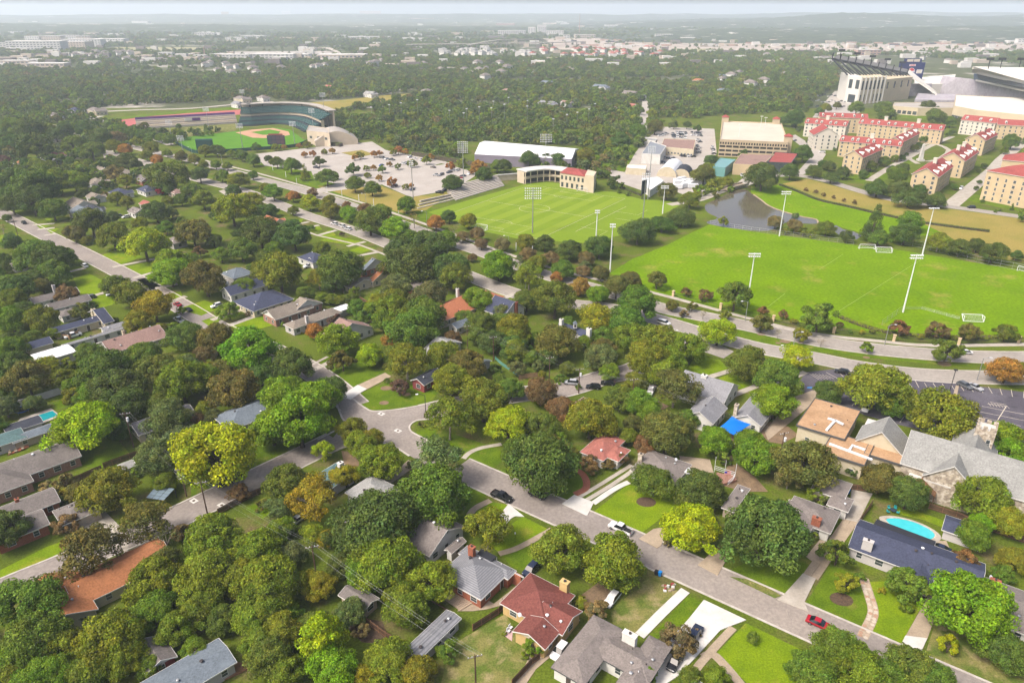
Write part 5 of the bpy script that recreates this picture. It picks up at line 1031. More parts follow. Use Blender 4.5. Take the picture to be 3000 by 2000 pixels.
e.part('pavilion_roof', MB().faces([(*(c_+(q-c_)*1.05), 9.5) for q in tw]+[(*(c_+(q-c_)*.25), 11.5) for q in tw], [(0,1,5,4),(1,2,6,5),(2,3,7,6),(3,0,4,7),(4,5,6,7)]), 'r_dorm')
e.part('end_wing', MB().prism(W2([(1712,562),(1738,566),(1745,552),(1720,545)]), 0, 11), 'stand_cream')
e.windows(tw[0], tw[1], (0.6,), 5, 1.8, 3.0, frame=False); e.windows(tw[0], tw[1], (5.4,), 6, 1.6, 2.6, frame=False)
house('grey hip-roofed ticket hut beside the soccer stand', [(1455,512,1532,508,'hu',4.2,.45)], 'r_lgrey', 'w_cream', ang=math.radians(20), name='hut', cat='hut', vents=0, win=0, door=0)
e = Bld('bleachers', 'concrete bleachers with pale bench rows', 'bleachers', (1400,580))
for k in range(9):
    t0, t1 = k/9, (k+1)/9; L0, L1 = G(1335,588).lerp(G(1310,565), t0), G(1478,545).lerp(G(1455,528), t0); M0, M1 = G(1335,588).lerp(G(1310,565), t1), G(1478,545).lerp(G(1455,528), t1)
    e.part('bench_row', MB().prism([L0, L1, M1, M0], 0, 0.5+k*0.42), 'concrete' if k % 2 else 'lot_paving')
for k in range(3):
    L0, L1 = G(1225+k*4,612-k*9), G(1330+k*4,585-k*7); dd = (L1-L0).normalized(); nn = Vector((-dd.y,dd.x)); tag(obj('terrace_wall', MB().prism([L0,L1,L1+nn*1.2,L0+nn*1.2], 0, .5+k*.4), 'concrete'), ('lowest','middle','uppermost')[k]+' pale terrace wall beside the soccer pitch', 'wall')
# baseball park
mat('seat_green', (0.045,0.105,0.10), c2=(0.035,0.085,0.085), scale=.3); mat('purple', (0.13,0.04,0.22)); mat('park_dark', (0.025,0.035,0.045))
slab('field', [(522,405),(690,385),(800,374),(850,380),(897,415),(860,428),(800,433),(700,440),(580,449),(530,425)], 'turf', 0.10, 'green baseball outfield')
slab('field', [(690,389),(740,380),(800,376),(845,386),(850,396),(800,406),(740,404)], 'infield', 0.13); slab('field', [(735,388),(790,380),(822,386),(815,394),(770,396)], 'turf', 0.16)
arc = dense(W2([(694,372),(740,371),(780,368),(820,366),(850,372),(880,388)]), 5); e = Bld('grandstand', 'green-seated baseball grandstand with tan roof', 'grandstand', (790,368), mark='the baseball grandstand')
for k in range(7): r1 = MB(); ribbon(r1, arc, 3+k*2.6+2.6, 3+k*2.6, 1.2+k*1.05, 1.2+k*1.05); e.part('seat_row', r1, 'seat_green' if k % 3 else 'park_dark')
r1 = MB(); ribbon(r1, arc, 24, 21, 9.5, 9.5); e.part('concourse', r1, 'stand_cream'); 
for k in range(5): r1 = MB(); ribbon(r1, arc, 20+k*2.4+2.4, 20+k*2.4, 11+k*1.1, 1.0); e.part('upper_seat_row', r1, 'seat_green')
r1 = MB(); ribbon(r1, arc, 37, 29, 18.5, .8); e.part('roof', r1, 'lot_paving'); r1 = MB(); ribbon(r1, arc, 35, 33.5, 17.6, 17.6); e.part('back_wall', r1, 'stand_cream')
for k in range(0, len(arc), 4): p = offset(arc, 30)[k]; e.part('column', MB().tube([(p.x,p.y,0),(p.x,p.y,17.8)], .4, 6), 'park_dark')
block('ballpark_office', 'cream gabled ballpark office building', 'building', [(898,385),(965,392),(962,378),(905,370)], 11, 'lot_paving', 'stand_cream', win=[(0,1,(5.5,),3,3.0,2.0)])
e = Bld('training_barn', 'arched tan-roofed batting barn by the parking lot', 'building', (920,430), mark='the arched batting barn'); a, b_ = G(925,430), G(1050,423); d = (b_-a).normalized(); nn = Vector((-d.y,d.x)); Lb = (b_-a).length; P = []
for s in (0, 30):
    for k in range(13): t_ = k/12; P.append((*(a+d*Lb*t_+nn*s), 4.5+7.5*math.sin(math.pi*t_)))
e.part('roof', MB().faces(P, [(k, k+1, k+14, k+13) for k in range(12)]), 'lot_paving', smooth=True); e.part('front_wall', MB().faces(P[:13]+[(*b_,0),(*a,0)], [tuple(reversed(range(15)))]), 'stand_cream'); e.part('back_wall', MB().faces(P[13:]+[(*(b_+nn*30),0),(*(a+nn*30),0)], [tuple(range(15))]), 'stand_cream'); e.part('side_wall', MB().prism([a, a+nn*30, a+nn*30+d*.3, a+d*.3], 0, 4.5), 'stand_cream'); e.part('side_wall', MB().prism([b_, b_+nn*30, b_+nn*30-d*.3, b_-d*.3], 0, 4.5), 'stand_cream')
e = Bld('scoreboard', 'dark baseball scoreboard behind the outfield trees', 'scoreboard', (812,432)); o_ = e.o
e.part('panel', MB().box(o_.x-7.5,o_.x+7.5,o_.y-.6,o_.y+.6,2.5,10), 'park_dark'); e.part('sign', MB().box(o_.x-6,o_.x+6,o_.y-.4,o_.y+.4,10.2,11.4), 'w_brick_red')
for s in (-5, 0, 5): e.part('post', MB().box(o_.x+s-.4,o_.x+s+.4,o_.y-.2,o_.y+.4,0,2.5), 'black_metal')
for k in range(4):
    for j in range(2): e.part('score_panel', MB().box(o_.x-7+k*3.6,o_.x-3.8+k*3.6,o_.y-.72,o_.y-.6,3+j*3.5,6+j*3.5), mat('led_%d%d' % (k, j), (0.05+.02*k,.06,.075)))
tag(obj('batter_eye_wall', MB().prism(W2([(578,447),(628,446),(628,442),(578,443)]), 0, 10), mat('dark_green', (0.015,0.06,0.05))), 'dark green batter eye wall at the outfield', 'wall')
o_ = MB(); ribbon(o_, dense(W2([(515,420),(545,438),(585,450),(700,444),(800,437),(865,431),(900,418)]), 4), .25, -.25, 2.6, 2.6); tag(obj('outfield_wall', o_, 'dark_green'), 'dark green padded outfield wall round the ballpark', 'wall')
slab('running_track', [(313,357),(442,341),(620,327),(790,316),(840,322),(790,333),(620,340),(432,352),(370,374),(323,372)], 'red_track', 0.10, 'red running track'); slab('lawn', [(440,352),(620,341),(780,334),(700,342),(430,360)], 'lawn', 0.12)
slab('lawn', [(300,350),(440,333),(700,312),(700,322),(442,340),(313,356)], 'lawn', 0.09); slab('lawn', [(430,382),(694,362),(690,384),(530,404),(490,400)], 'lawn_dry', 0.09)
a, b_ = G(402,380), G(696,362); d = (b_-a).normalized(); nn = Vector((-d.y,d.x)); e = Bld('track_stand', 'long cream track stand with purple top band', 'grandstand', (402,380))
for k in range(5): e.part('bench_row', MB().prism([a+nn*k*2.2, b_+nn*k*2.2, b_+nn*(k*2.2+2.2), a+nn*(k*2.2+2.2)], 0, 2.0+k*1.5), 'stand_cream' if k % 2 else 'lot_paving')
e.part('purple_band', MB().prism([a+nn*11, b_+nn*11, b_+nn*11.5, a+nn*11.5], 0, 10.2), 'purple')
for k, c in enumerate(('w_white','w_white','purple','purple')):
    p = a.lerp(b_, .47+k*.038)+nn*3.4; e.part('banner', MB().prism([p, p+d*4.5, p+d*4.5+nn*.8, p+nn*.8], 5.0, 7.4), c)
# football stadium
mat('stadium_stone', (0.62,0.52,0.36), c2=(0.56,0.47,0.33), scale=.1); mat('stadium_white', (0.70,0.67,0.60)); mat('seats_grey', (0.36,0.33,0.37), c2=(0.44,0.41,0.44), scale=.06, fine=.15, fscale=.3); mat('steel_black', (0.03,0.03,0.035), rough=.5); mat('screen_navy', (0.012,0.018,0.11), rough=.3)
e = Bld('football_stadium', 'cream football stadium with black steel upper stand', 'stadium', (2511,305), mark='the football stadium')
c0, c1, c2_, c3_ = G(2472,300), G(2511,306), G(2580,300), G(2660,290); zb = ztop((2472,300), 222); back = Vector((0.25,1)).normalized()*60
e.part('facade_end', MB().prism([c0, c1, c1+back*.8, c0+back], 0, zb), 'stadium_white'); e.part('facade', MB().prism([c1, c2_, c2_+back*.8, c1+back*.8], 0, zb*.96), 'stadium_stone'); e.part('facade_wing', MB().prism([c2_, c3_, c3_+back*.7, c2_+back*.8], 0, zb*.86), 'stadium_stone')
e.windows(c0, c1, (zb*.55,), 2, 6, zb*.33, frame=False); e.windows(c1, c2_, (zb*.52,), 6, 3.2, zb*.33, frame=False); e.windows(c2_, c3_, (zb*.5,), 4, 3.5, zb*.25, frame=False); e.windows(c1, c2_, (2,), 7, 2.6, zb*.28, frame=False); e.windows(c0, c1, (1,), 1, 12, zb*.3, frame=False)
wl = c0+(c1-c0)*0
for k in range(7): p = c1.lerp(c2_, k/6); e.part('pilaster', MB().box(p.x-1,p.x+1,p.y-.6,p.y+.6,0,zb), 'stadium_white')
# raking upper stand on black trusses
T0, T1 = G(2490,262,zb), G(2640,262,zb); zt0, zt1 = zb+30, zb+4
P0, P1 = c0+back*.3, c3_+back*.5
up0, up1 = G(2487,170), G(2640,234)
def lerp3(a, b, t): return tuple(a[i]+(b[i]-a[i])*t for i in range(3))
lowA, lowB = (*(c0+back*.15), zb), (*(c3_+back*.3), zb*.86); topA = (*(c0-Vector((8,-40))), zb+zb*.55); topB = (*(c3_+back*.55), zb*.92)
rearA = (topA[0]+18, topA[1]+26, topA[2]+3); rearB = (topB[0]+14, topB[1]+22, topB[2]+3)
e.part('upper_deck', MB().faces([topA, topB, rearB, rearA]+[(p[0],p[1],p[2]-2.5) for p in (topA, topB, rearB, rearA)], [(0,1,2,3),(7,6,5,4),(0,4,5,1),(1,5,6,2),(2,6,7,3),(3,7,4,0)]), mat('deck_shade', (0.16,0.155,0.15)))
for k in range(11):
    t_ = k/10; lo_, hi_ = lerp3(lowA, lowB, t_), lerp3(topA, topB, t_); hi2 = (hi_[0]-2, hi_[1]-6, hi_[2]+7); nx_ = lerp3(lowA, lowB, min(1, t_+.06))
    e.part('truss_leg', MB().tube([lo_, hi_, hi2], .9, 5), 'steel_black'); e.part('truss_brace', MB().tube([nx_, lerp3(lo_, hi_, .75)], .7, 5), 'steel_black')
    if k % 2: e.part('floodlight', MB().tube([hi_, (hi2[0]-1, hi2[1], hi2[2]+5)], .35, 5).box(hi2[0]-4, hi2[0]+4, hi2[1]-.5, hi2[1]+.5, hi2[2]+4, hi2[2]+6.5), 'steel_black')
e.part('deck_rail', MB().tube([topA, topB], 1.1, 5), 'steel_black'); e.part('end_ramp', MB().faces([topB, rearB, (rearB[0]+30, rearB[1]-25, 6), (topB[0]+30, topB[1]-30, 6)]+[(p[0],p[1],p[2]-2) for p in (topB, rearB, (rearB[0]+30, rearB[1]-25, 6), (topB[0]+30, topB[1]-30, 6))], [(0,1,2,3),(7,6,5,4),(0,4,5,1),(2,6,7,3),(3,7,4,0),(1,5,6,2)]), 'stadium_white')
def stand_px(nm, quad, zs, m):            # sloped seating between four photo points at given heights
    p = [(*G(x, y, z), z) for (x, y), z in zip(quad, zs)]; e.part(nm, MB().faces(p+[(a[0],a[1],0) for a in p], [(0,1,2,3),(0,4,5,1),(1,5,6,2),(2,6,7,3),(3,7,4,0)]), m)
stand_px('seating', [(2662,270),(2730,270),(2730,245),(2655,246)], (4,4,16,16), 'seats_grey'); stand_px('seating', [(2680,248),(2790,245),(2800,218),(2680,228)], (14,14,16,16), 'stadium_white')
for x0, x1, ya, yb, ta, tb_ in ((2745,2800,267,273,222,227),(2800,2862,273,280,227,234),(2862,2930,280,287,234,247),(2930,3080,287,302,247,276)): stand_px('seating', [(x0,ya),(x1,yb),(x1+(14 if x1 < 2800 else 6),tb_),(x0+(17 if x0 < 2790 else 6),ta)], (4,4,24,24), 'seats_grey')
stand_px('plaza_wall', [(2680,292),(2800,294),(2800,276),(2690,274)], (3,3,5,5), 'seats_grey')
cr = [(*G(2850,207,34),34),(*G(3080,258,34),34),(*G(3080,200,44),44),(*G(2850,195,42),42)]
e.part('stand_roof', MB().faces(cr+[(a[0],a[1],a[2]-3) for a in cr], [(0,1,2,3),(7,6,5,4),(0,4,5,1),(1,5,6,2),(2,6,7,3),(3,7,4,0)]), 'stadium_white')
cr = [(*G(2862,236,24),24),(*G(3080,280,24),24),(*G(3080,268,32),32),(*G(2862,212,32),32)]; e.part('press_box', MB().faces(cr+[(a[0]+4,a[1]+14,a[2]) for a in cr], [(0,1,2,3),(7,6,5,4),(0,4,5,1),(1,5,6,2),(2,6,7,3),(3,7,4,0)]), mat('press_glass', (0.05,0.06,0.075), rough=.2))
cr = [(*G(2862,216,30),30),(*G(3080,266,30),30)]; e.part('fascia', MB().tube(cr, 1.6, 6), 'stadium_white'); cr = [(*G(2860,236,24),24),(*G(3080,282,24),24)]; e.part('fascia', MB().tube(cr, 1.3, 6), 'stadium_white')
for x in (2895,2930,2985,3010):
    p = G(x, 200, 42); e.part('floodlight', MB().tube([(p.x,p.y,40),(p.x,p.y,52)], .5, 5).box(p.x-4.5,p.x+4.5,p.y-.5,p.y+.5,51,54), 'steel_black')
sb = Bld('video_board', 'navy stadium video board with round red, white and blue logo', 'scoreboard', G(2655,268)); o_ = sb.o; k_ = mpp(2655,210,30); zc = ztop((2655,268), 232); zu = ztop((2655,268), 183); hw = 38*k_
sb.part('panel', MB().box(o_.x-hw,o_.x+hw,o_.y-1.5,o_.y+1.5,zc,zu), 'screen_navy'); sb.part('header', MB().box(o_.x-hw*.68,o_.x+hw*.68,o_.y-1.3,o_.y+1.3,zu,zu+5), 'screen_navy')
for s in (-.6, .6): sb.part('post', MB().box(o_.x+s*hw-1.2,o_.x+s*hw+1.2,o_.y-1,o_.y+1,0,zc), 'steel_black')
Y_ = o_.y-1.56; zm = (zc+zu)/2; rr = (zu-zc)*.2
def disc(a0, a1, r, z0, m, nm, yy=Y_): sb.part(nm, MB().faces([(o_.x+r*math.cos(t_), yy, z0+r*math.sin(t_)) for t_ in [a0+(a1-a0)*k/14 for k in range(15)]], [tuple(range(15))]), m)
mat('logo_red', (0.62,0.02,0.03)); mat('logo_blue', (0.01,0.06,0.45)); disc(0, 6.2832, rr*1.12, zm-1, 'white_paint', 'logo_ring'); disc(.25, math.pi-.25+.3, rr, zm-1, 'logo_red', 'logo_top', Y_-.05); disc(math.pi+.25, 2*math.pi-.1, rr, zm-1, 'logo_blue', 'logo_bottom', Y_-.05)
def plate(x0, x1, z0, z1, m, nm, skew=0.0, yy=Y_): sb.part(nm, MB().faces([(o_.x+x0,yy,z0),(o_.x+x1,yy,z0),(o_.x+x1+skew,yy,z1),(o_.x+x0+skew,yy,z1)], [(0,1,2,3)]), m)
plate(-hw*.52, -hw*.02, zu+.8, zu+4.2, 'line_paint', 'name_plate', .4, o_.y-1.36); plate(hw*.03, hw*.5, zu+.8, zu+4.2, 'line_paint', 'name_plate', .4, o_.y-1.36)
disc(-.3, math.pi+.3, rr*.55, zm-1, 'white_paint', 'logo_band', Y_-.02)
for s in (-1, 1):
    plate(s*hw*.64-rr*.95, s*hw*.64+rr*.85, zm-1-rr*.55, zm-1+rr*.55, 'white_paint', 'ad_plate', .5); 
    for k in range(2): plate(s*hw*.64-rr*.7, s*hw*.64+rr*.6, zm-1-rr*.35+k*rr*.42, zm-1-rr*.15+k*rr*.42, 'line_yellow', 'ad_line', .2, Y_-.05)
sb.part('logo_bar', MB().box(o_.x-rr*1.0,o_.x+rr*1.0,Y_-.05,Y_,zu-5,zu-2.6), 'white_paint'); sb.part('logo_bar_core', MB().box(o_.x-rr*.8,o_.x+rr*.8,Y_-.12,Y_-.05,zu-4.4,zu-3.2), 'logo_red')
block('plaza_building', 'low cream plaza building in front of the stadium bowl', 'building', [(2615,312),(2690,318),(2800,318),(2800,302),(2620,302)], 8, 'lot_paving', 'stadium_stone', win=[(0,1,(1,),5,4,3.5)])
block('plaza_building', 'long cream stadium annex with dark glazing', 'building', [(2795,312),(2860,324),(3060,345),(3060,290),(2900,285),(2800,280)], 14, 'stadium_white', 'stadium_stone', win=[(0,1,(2,),7,5,3.5),(1,2,(2,),9,5,4)])
# ---------------------------------------------------------------- vehicles
CARP = {}
def paint(name, c, rough=0.25): return mat(name, c, rough=rough, spec=0.6) if name not in MATS else MATS[name]
for nm, c in dict(white=(0.75,0.75,0.75), black=(0.012,0.012,0.014), navy=(0.02,0.028,0.06), red=(0.38,0.008,0.02), silver=(0.42,0.43,0.45), grey=(0.12,0.125,0.13), blue=(0.03,0.10,0.30), maroon=(0.12,0.015,0.03), brown=(0.10,0.07,0.05)).items(): paint('car_'+nm, c)
mat('car_glass', (0.012,0.015,0.018), rough=0.06, spec=0.7); mat('tyre', (0.015,0.015,0.016), rough=.8); mat('rim', (0.35,0.36,0.37), rough=.35, metal=.7); mat('lamp_clear', (0.75,0.76,0.78), rough=.15); mat('lamp_red', (0.45,0.01,0.01), rough=.2); mat('car_dark', (0.03,0.03,0.03))
ST = {   # x, belt z, roof z, half width at belt, half width at roof, flag (0 hood/deck, 1 windscreen rising, 2 cabin, 3 rear screen, 4 bed)
 'suv': [(0,.62,.64,.74,.7,0),(.12,.80,.82,.88,.8,0),(1.15,.96,1.02,.93,.84,1),(1.85,1.0,1.66,.94,.70,2),(3.9,1.02,1.68,.94,.70,3),(4.55,1.0,1.06,.92,.82,0),(4.7,.75,.78,.86,.8,0)],
 'sedan': [(0,.55,.57,.70,.66,0),(.15,.70,.72,.84,.78,0),(1.3,.86,.92,.90,.80,1),(2.05,.90,1.42,.90,.62,2),(3.2,.90,1.40,.90,.62,3),(4.05,.92,.98,.89,.78,0),(4.6,.86,.90,.86,.76,0),(4.72,.60,.62,.8,.74,0)],
 'van': [(0,.62,.64,.80,.75,0),(.15,.82,.85,.92,.84,0),(1.0,1.0,1.06,.96,.86,1),(1.75,1.05,1.72,.97,.76,2),(4.75,1.05,1.74,.97,.76,3),(5.05,1.0,1.08,.95,.86,0),(5.12,.7,.72,.9,.84,0)],
 'pickup': [(0,.80,.82,.86,.8,0),(.15,1.0,1.03,.96,.88,0),(1.5,1.10,1.15,.99,.88,1),(2.1,1.14,1.86,.99,.74,2),(3.45,1.14,1.86,.99,.74,3),(3.75,1.14,1.18,.99,.92,4),(5.6,1.12,1.16,.98,.92,0),(5.7,.75,.77,.95,.9,0)]}
def car_meshes(kind):
    if kind in CARP: return CARP[kind]
    S = ST[kind]; L = S[-1][0]; body, glass, bed = MB(), MB(), MB(); rings = []
    for x, zb, zr, wb_, wr_, f in S:
        x = x-L/2; rings.append([(x,wb_*.92,.30),(x,wb_*1.02,.55 if zb > .6 else zb*.8),(x,wb_,zb),(x,wr_,zr),(x,-wr_,zr),(x,-wb_,zb),(x,-wb_*1.02,.55 if zb > .6 else zb*.8),(x,-wb_*.92,.30)])
    for i in range(len(S)-1):
        a, b_, f = rings[i], rings[i+1], S[i][5]
        for k in range(8):
            q = [a[k], a[(k+1)%8], b_[(k+1)%8], b_[k]]
            tgt = body
            if k in (2, 4) and f in (1, 2, 3): tgt = glass
            if k == 3 and f in (1, 3): tgt = glass
            if f == 4 and k == 3: tgt = bed; q = [(p[0],p[1]*.9,p[2]-.35) for p in q]
            tgt.poly(list(reversed(q)))
    body.poly(rings[0]); body.poly(list(reversed(rings[-1])))
    # window pillars
    w = MB(); r = .34 if kind in ('suv','van') else .38 if kind == 'pickup' else .31
    tyre = MB().tube([(0,-.11,0),(0,.11,0)], r, 14); rim = MB().tube([(0,-.125,0),(0,.125,0)], r*.62, 10)
    hl = MB().box(-.03,.05,-.16,.16,-.07,.07)
    fx, rx = L/2-.92, -L/2+.95
    out = dict(body=body.mesh('body', ('car_white',)), glass=glass.mesh('windows', ('car_glass',)), bed=bed.mesh('bed', ('car_dark',)) if bed.f else None, tyre=tyre.mesh('wheel', ('tyre',)), rim=rim.mesh('rim', ('rim',)), head=hl.mesh('headlight', ('lamp_clear',)), tail=hl.mesh('taillight', ('lamp_red',)), L=L, r=r, fx=fx, rx=rx, w=S[3][3], zl=S[1][1]-.06)
    one = MB()
    for src, mi in ((body,0),(glass,1)): one.faces(src.v, src.f, mi)
    for sx in (fx, rx):
        for sy in (-1, 1): one.tube([(sx,sy*(S[3][3]-.16),r),(sx,sy*(S[3][3]+.02),r)], r, 8, 2)
    out['one'] = one; CARP[kind] = out; return out
BODYM = {}
def car(px, py, kind, color, heading, label, group='parked cars', near=True):
    w = G(px, py, .5); C_ = car_meshes(kind); pm_ = MATS['car_'+color]; nm = {'pickup':'pickup_truck','van':'van','suv':'suv_car','sedan':'sedan_car'}[kind]
    if near:
        t = thing(nm, label, {'pickup':'pickup truck','van':'van'}.get(kind, 'car'), (w.x, w.y, .07), heading, group)
        if (kind, color) not in BODYM: m_ = C_['body'].copy(); m_.materials[0] = pm_; BODYM[kind, color] = m_
        link('body', BODYM[kind, color], t); link('windows', C_['glass'], t)
        if C_['bed']: link('bed', C_['bed'], t)
        for sx in (C_['fx'], C_['rx']):
            for sy in (-1, 1): wh = link('wheel', C_['tyre'], t, (-sx, sy*(C_['w']-.08), C_['r'])); link('rim', C_['rim'], wh)
        for sy in (-1, 1): link('headlight', C_['head'], t, (-C_['L']/2+.10, sy*.62, C_['zl'])); link('taillight', C_['tail'], t, (C_['L']/2-.08, sy*.68, C_['zl']+.08))
    else:
        key = ('one', kind, color)
        if key not in BODYM: BODYM[key] = C_['one'].mesh('car', (pm_, 'car_glass', 'tyre'))
        o = link(nm, BODYM[key], None, (w.x, w.y, .09), heading); tag(o, label, {'pickup':'pickup truck','van':'van'}.get(kind, 'car'), group)
AV = G(2204, 1010)-G(1912, 932); AVA = math.atan2(AV.y, AV.x); NANG = ANG+math.pi/2
for a in ((1470,1455,'pickup','black',ANG+math.pi,'black pickup truck parked at the near street kerb'),(1575,1449,'suv','black',ANG+math.pi,'black SUV parked behind the pickup across the street'),(1818,1549,'pickup','white',ANG,'white pickup half hidden beyond the olive street trees'),(1556,1668,'suv','navy',NANG,'navy SUV in the driveway beside the red-brown roof'),(1793,1755,'suv','white',NANG,'white SUV parked beside the dry lawn'),(1641,1906,'suv','white',NANG,'white SUV beside the yellow brick house'),(2036,1856,'suv','navy',NANG+math.pi,'dark SUV on the wide white driveway'),(1978,1938,'sedan','black',NANG,'black car tucked beside the big taupe roof'),(2399,1826,'sedan','red',ANG+math.pi,'red sedan parked on the near street'),
    (664,1412,'suv','black',ANGB,'black SUV parked on the left side street'),(690,1396,'sedan','black',ANGB,'second black car behind the side-street SUV'),(870,1523,'sedan','white',ANGB+.2,'white car under the yellow trees'),(2752,1606,'sedan','navy',ANG,'dark car at the pool patio'),(1674,1121,'suv','silver',AVA+.45,'silver SUV parked in the alley'),(1738,1134,'suv','black',AVA+.5,'black SUV in the alley by the pole'),(1781,1123,'suv','black',AVA+.5,'black SUV farther up the alley'),(1907,1145,'pickup','white',1.2,'white pickup at the end of the alley'),(1880,1090,'sedan','white',AVA,'white car behind the big alley trees'),
    (1945,946,'van','white',AVA+math.pi,'white minivan driving on the avenue'),(2827,1032,'sedan','white',-.12,'white sedan on the far carriageway'),(2467,1090,'suv','black',-.5,'black SUV at the top of the church lot'),(2826,1130,'suv','grey',1.95,'dark grey SUV in the church lot'),(2858,1134,'sedan','silver',1.95,'silver sedan beside the grey SUV'),(2537,1196,'suv','white',1.0,'white SUV under the church lot tree')):
    car(*a)
for i, a in enumerate(((248,779,'suv','white',ANGD,'white SUV driving on the left street'),(264,872,'suv','grey',ANGB,'grey SUV in a left driveway'),(520,892,'sedan','red',ANGD,'red car on the left street'),(551,907,'sedan','black',ANGD,'black car behind the red one'),(524,938,'pickup','white',ANGD,'white pickup under the yellow trees'),(635,896,'suv','white',ANGB,'white SUV in the driveway of the navy house'),(329,861,'sedan','white',ANGB,'white car beside the left lawn'),(214,984,'pickup','white',ANGB,'white pickup by the tan board fence'),(70,653,'suv','black',ANGD,'black jeep high on the left street'),(980,656,'suv','white',AVA,'first of three white cars on the avenue'),(1002,663,'suv','white',AVA,'second of three white cars on the avenue'),(1020,671,'suv','white',AVA,'third of three white cars on the avenue'),(906,780,'pickup','white',ANGB,'white pickup behind the dark roofs'),(346,634,'suv','grey',ANGB,'grey car in the open garage'),(370,636,'suv','white',ANGB,'white car in front of the open garage'),(314,534,'suv','grey',ANGB,'grey car by the tan garage'),(2409,446,'van','white',-.4,'white van on the campus drive'),(2846,608,'suv','black',-.15,'black SUV on the campus road'),(2816,552,'van','white',.9,'white van at the dormitory'),(2173,514,'pickup','white',1.4,'white pickup by the tan campus block'),(2330,412,'sedan','navy',.9,'dark car on the garage ramp'),(480,790,'suv','white',ANGB,'white car under the bright street tree'))):
    car(*a, near=False)
LC = '1085 330 grey;1125 340 white;1170 348 grey;1325 325 white;1365 335 white;1430 350 silver;1265 380 white;1080 395 blue;520 415 navy;585 290 maroon;1525 412 brown;1665 455 navy;1715 440 white;1740 436 white;1555 482 silver;1600 475 grey;1785 485 navy;1845 468 white;1195 570 maroon;1345 605 navy;1580 630 black;1620 612 black;1755 500 red;1300 378 silver;1690 440 silver'
for i, e in enumerate(LC.split(';')):
    x, y, c = e.split(); car(750+float(x)/2.94, 350+float(y)/2.94, ('suv','sedan','pickup')[i % 3], c, AVA+math.pi/2*(i % 2)+.1, f'{c} car in the pale parking lot', 'cars in the pale parking lot', near=False)
yr = random.Random(4); cc_ = ['white','silver','grey','navy','black','white','white']
for rowi, (x0, y0, x1, y1, n) in enumerate(((1972,392,1976,404,4),(1984,388,2008,390,4),(1984,394,2008,396,4),(1984,401,2008,404,4),(2028,388,2052,392,4),(2030,396,2054,398,4),(2046,411,2050,416,2),(2044,428,2046,448,5),(1997,457,2032,459,5),(1940,462,1975,465,6),(1938,476,1962,480,5),(2088,432,2090,450,4),(1935,398,1950,392,3),(2240,382,2246,396,5))):
    for k in range(n):
        t_ = k/max(1, n-1); c = yr.choice(cc_); z_ = 0
        o = car(x0+(x1-x0)*t_+yr.uniform(-1,1), y0+(y1-y0)*t_, yr.choice(('suv','sedan','pickup')), c, yr.choice((.2, 1.75)), f'{c} car parked in the campus service yard', 'cars in the campus service yard', near=False) if rowi < 13 else None
TRL = MB().box(-3.2,3.2,-1.2,1.2,.6,3.0).box(-3.0,3.0,-1.05,1.05,.3,.6).mesh('trailer', ('metal_white',))
for k in range(16):
    w = G(1985+(k % 6)*14+yr.uniform(-4,4), 534+(k//6)*9+yr.uniform(-3,3)); o = link('utility_trailer', TRL, None, (w.x, w.y, .05), yr.uniform(-.4,.6)); tag(o, 'white trailer packed in the yard by the pond', 'trailer', 'white trailers in the yard by the pond')
# ---------------------------------------------------------------- lamps and poles
def field_light(base, top_y, label, arms=1, m='metal_white', wide=3.6, n=6):
    h = ztop(base, top_y); e = Bld('field_light', label, 'light pole', base, 'field light poles'); o_ = e.o
    e.part('pole', MB().tube([(o_.x,o_.y,0),(o_.x,o_.y,h*.35),(o_.x,o_.y,h)], [.34,.27,.16], 8), m)
    for a in range(arms):
        z = h-.3-a*1.1 if arms < 5 else h-.3-a*1.3
        e.part('crossarm', MB().box(o_.x-wide/2,o_.x+wide/2,o_.y-.1,o_.y+.1,z-.12,z+.12), m)
        for k in range(n): x = o_.x-wide/2+wide*(k+.5)/n; link('lamp', LAMPM, e.t, (x-o_.x, -.35, z+.1))
LAMPM = MB().faces([(-.22,-.3,-.3),(.22,-.3,-.3),(.22,-.1,.25),(-.22,-.1,.25),(-.22,.15,-.25),(.22,.15,-.25),(.22,.25,.2),(-.22,.25,.2)], [(0,1,2,3),(7,6,5,4),(0,4,5,1),(1,5,6,2),(2,6,7,3),(3,7,4,0)]).mesh('lamp', ('lamp_clear',))
field_light((2645,915), 745, 'tall white field light with two lamp rows by the goal', 2, wide=5, n=6); field_light((2702,746), 608, 'tall white field light behind the far goal', 1, wide=5)
field_light((2194,857), 741, 'white field light at the lower edge of the practice field', 2, wide=5); field_light((1787,797), 655, 'slim white field light at the corner of the practice field', 2, wide=2.6, n=4); field_light((1746,704), 615, 'slim white light among the live oaks', 2, wide=2.6, n=4)
field_light((1941,626), 544, 'white field light beside the live oak row', 2, wide=4.5); field_light((2283,692), 560, 'tall white field light on the pond bank', 2, wide=5)
field_light((1560,682), 550, 'grey stadium light array in front of the soccer pitch', 5, 'metal_grey', 9, 8); field_light((1883,646), 507, 'grey stadium light at the soccer pitch corner', 4, 'metal_grey', 5, 5); field_light((1898,584), 428, 'tallest grey stadium light behind the soccer scoreboard', 4, 'metal_grey', 5, 5)
field_light((1598,492), 393, 'grey stadium light behind the soccer clubhouse', 5, 'metal_grey', 9, 8); field_light((1359,555), 415, 'grey stadium light above the bleachers', 6, 'metal_grey', 7, 6); field_light((1211,590), 470, 'slim grey light at the parking lot corner', 4, 'metal_grey', 3, 3)
for i, (b_, t_) in enumerate((((954,368),272),((920,392),318),((865,430),356),((614,386),314),((718,332),263),((711,434),362),((506,420),352),((535,440),398))): field_light(b_, t_, ('right-field outer','right-field inner','short right-field','third-base','track infield','left-centre','left-field','roadside ballpark')[i]+' light tower of the baseball park', 4, 'metal_grey', 6, 5)
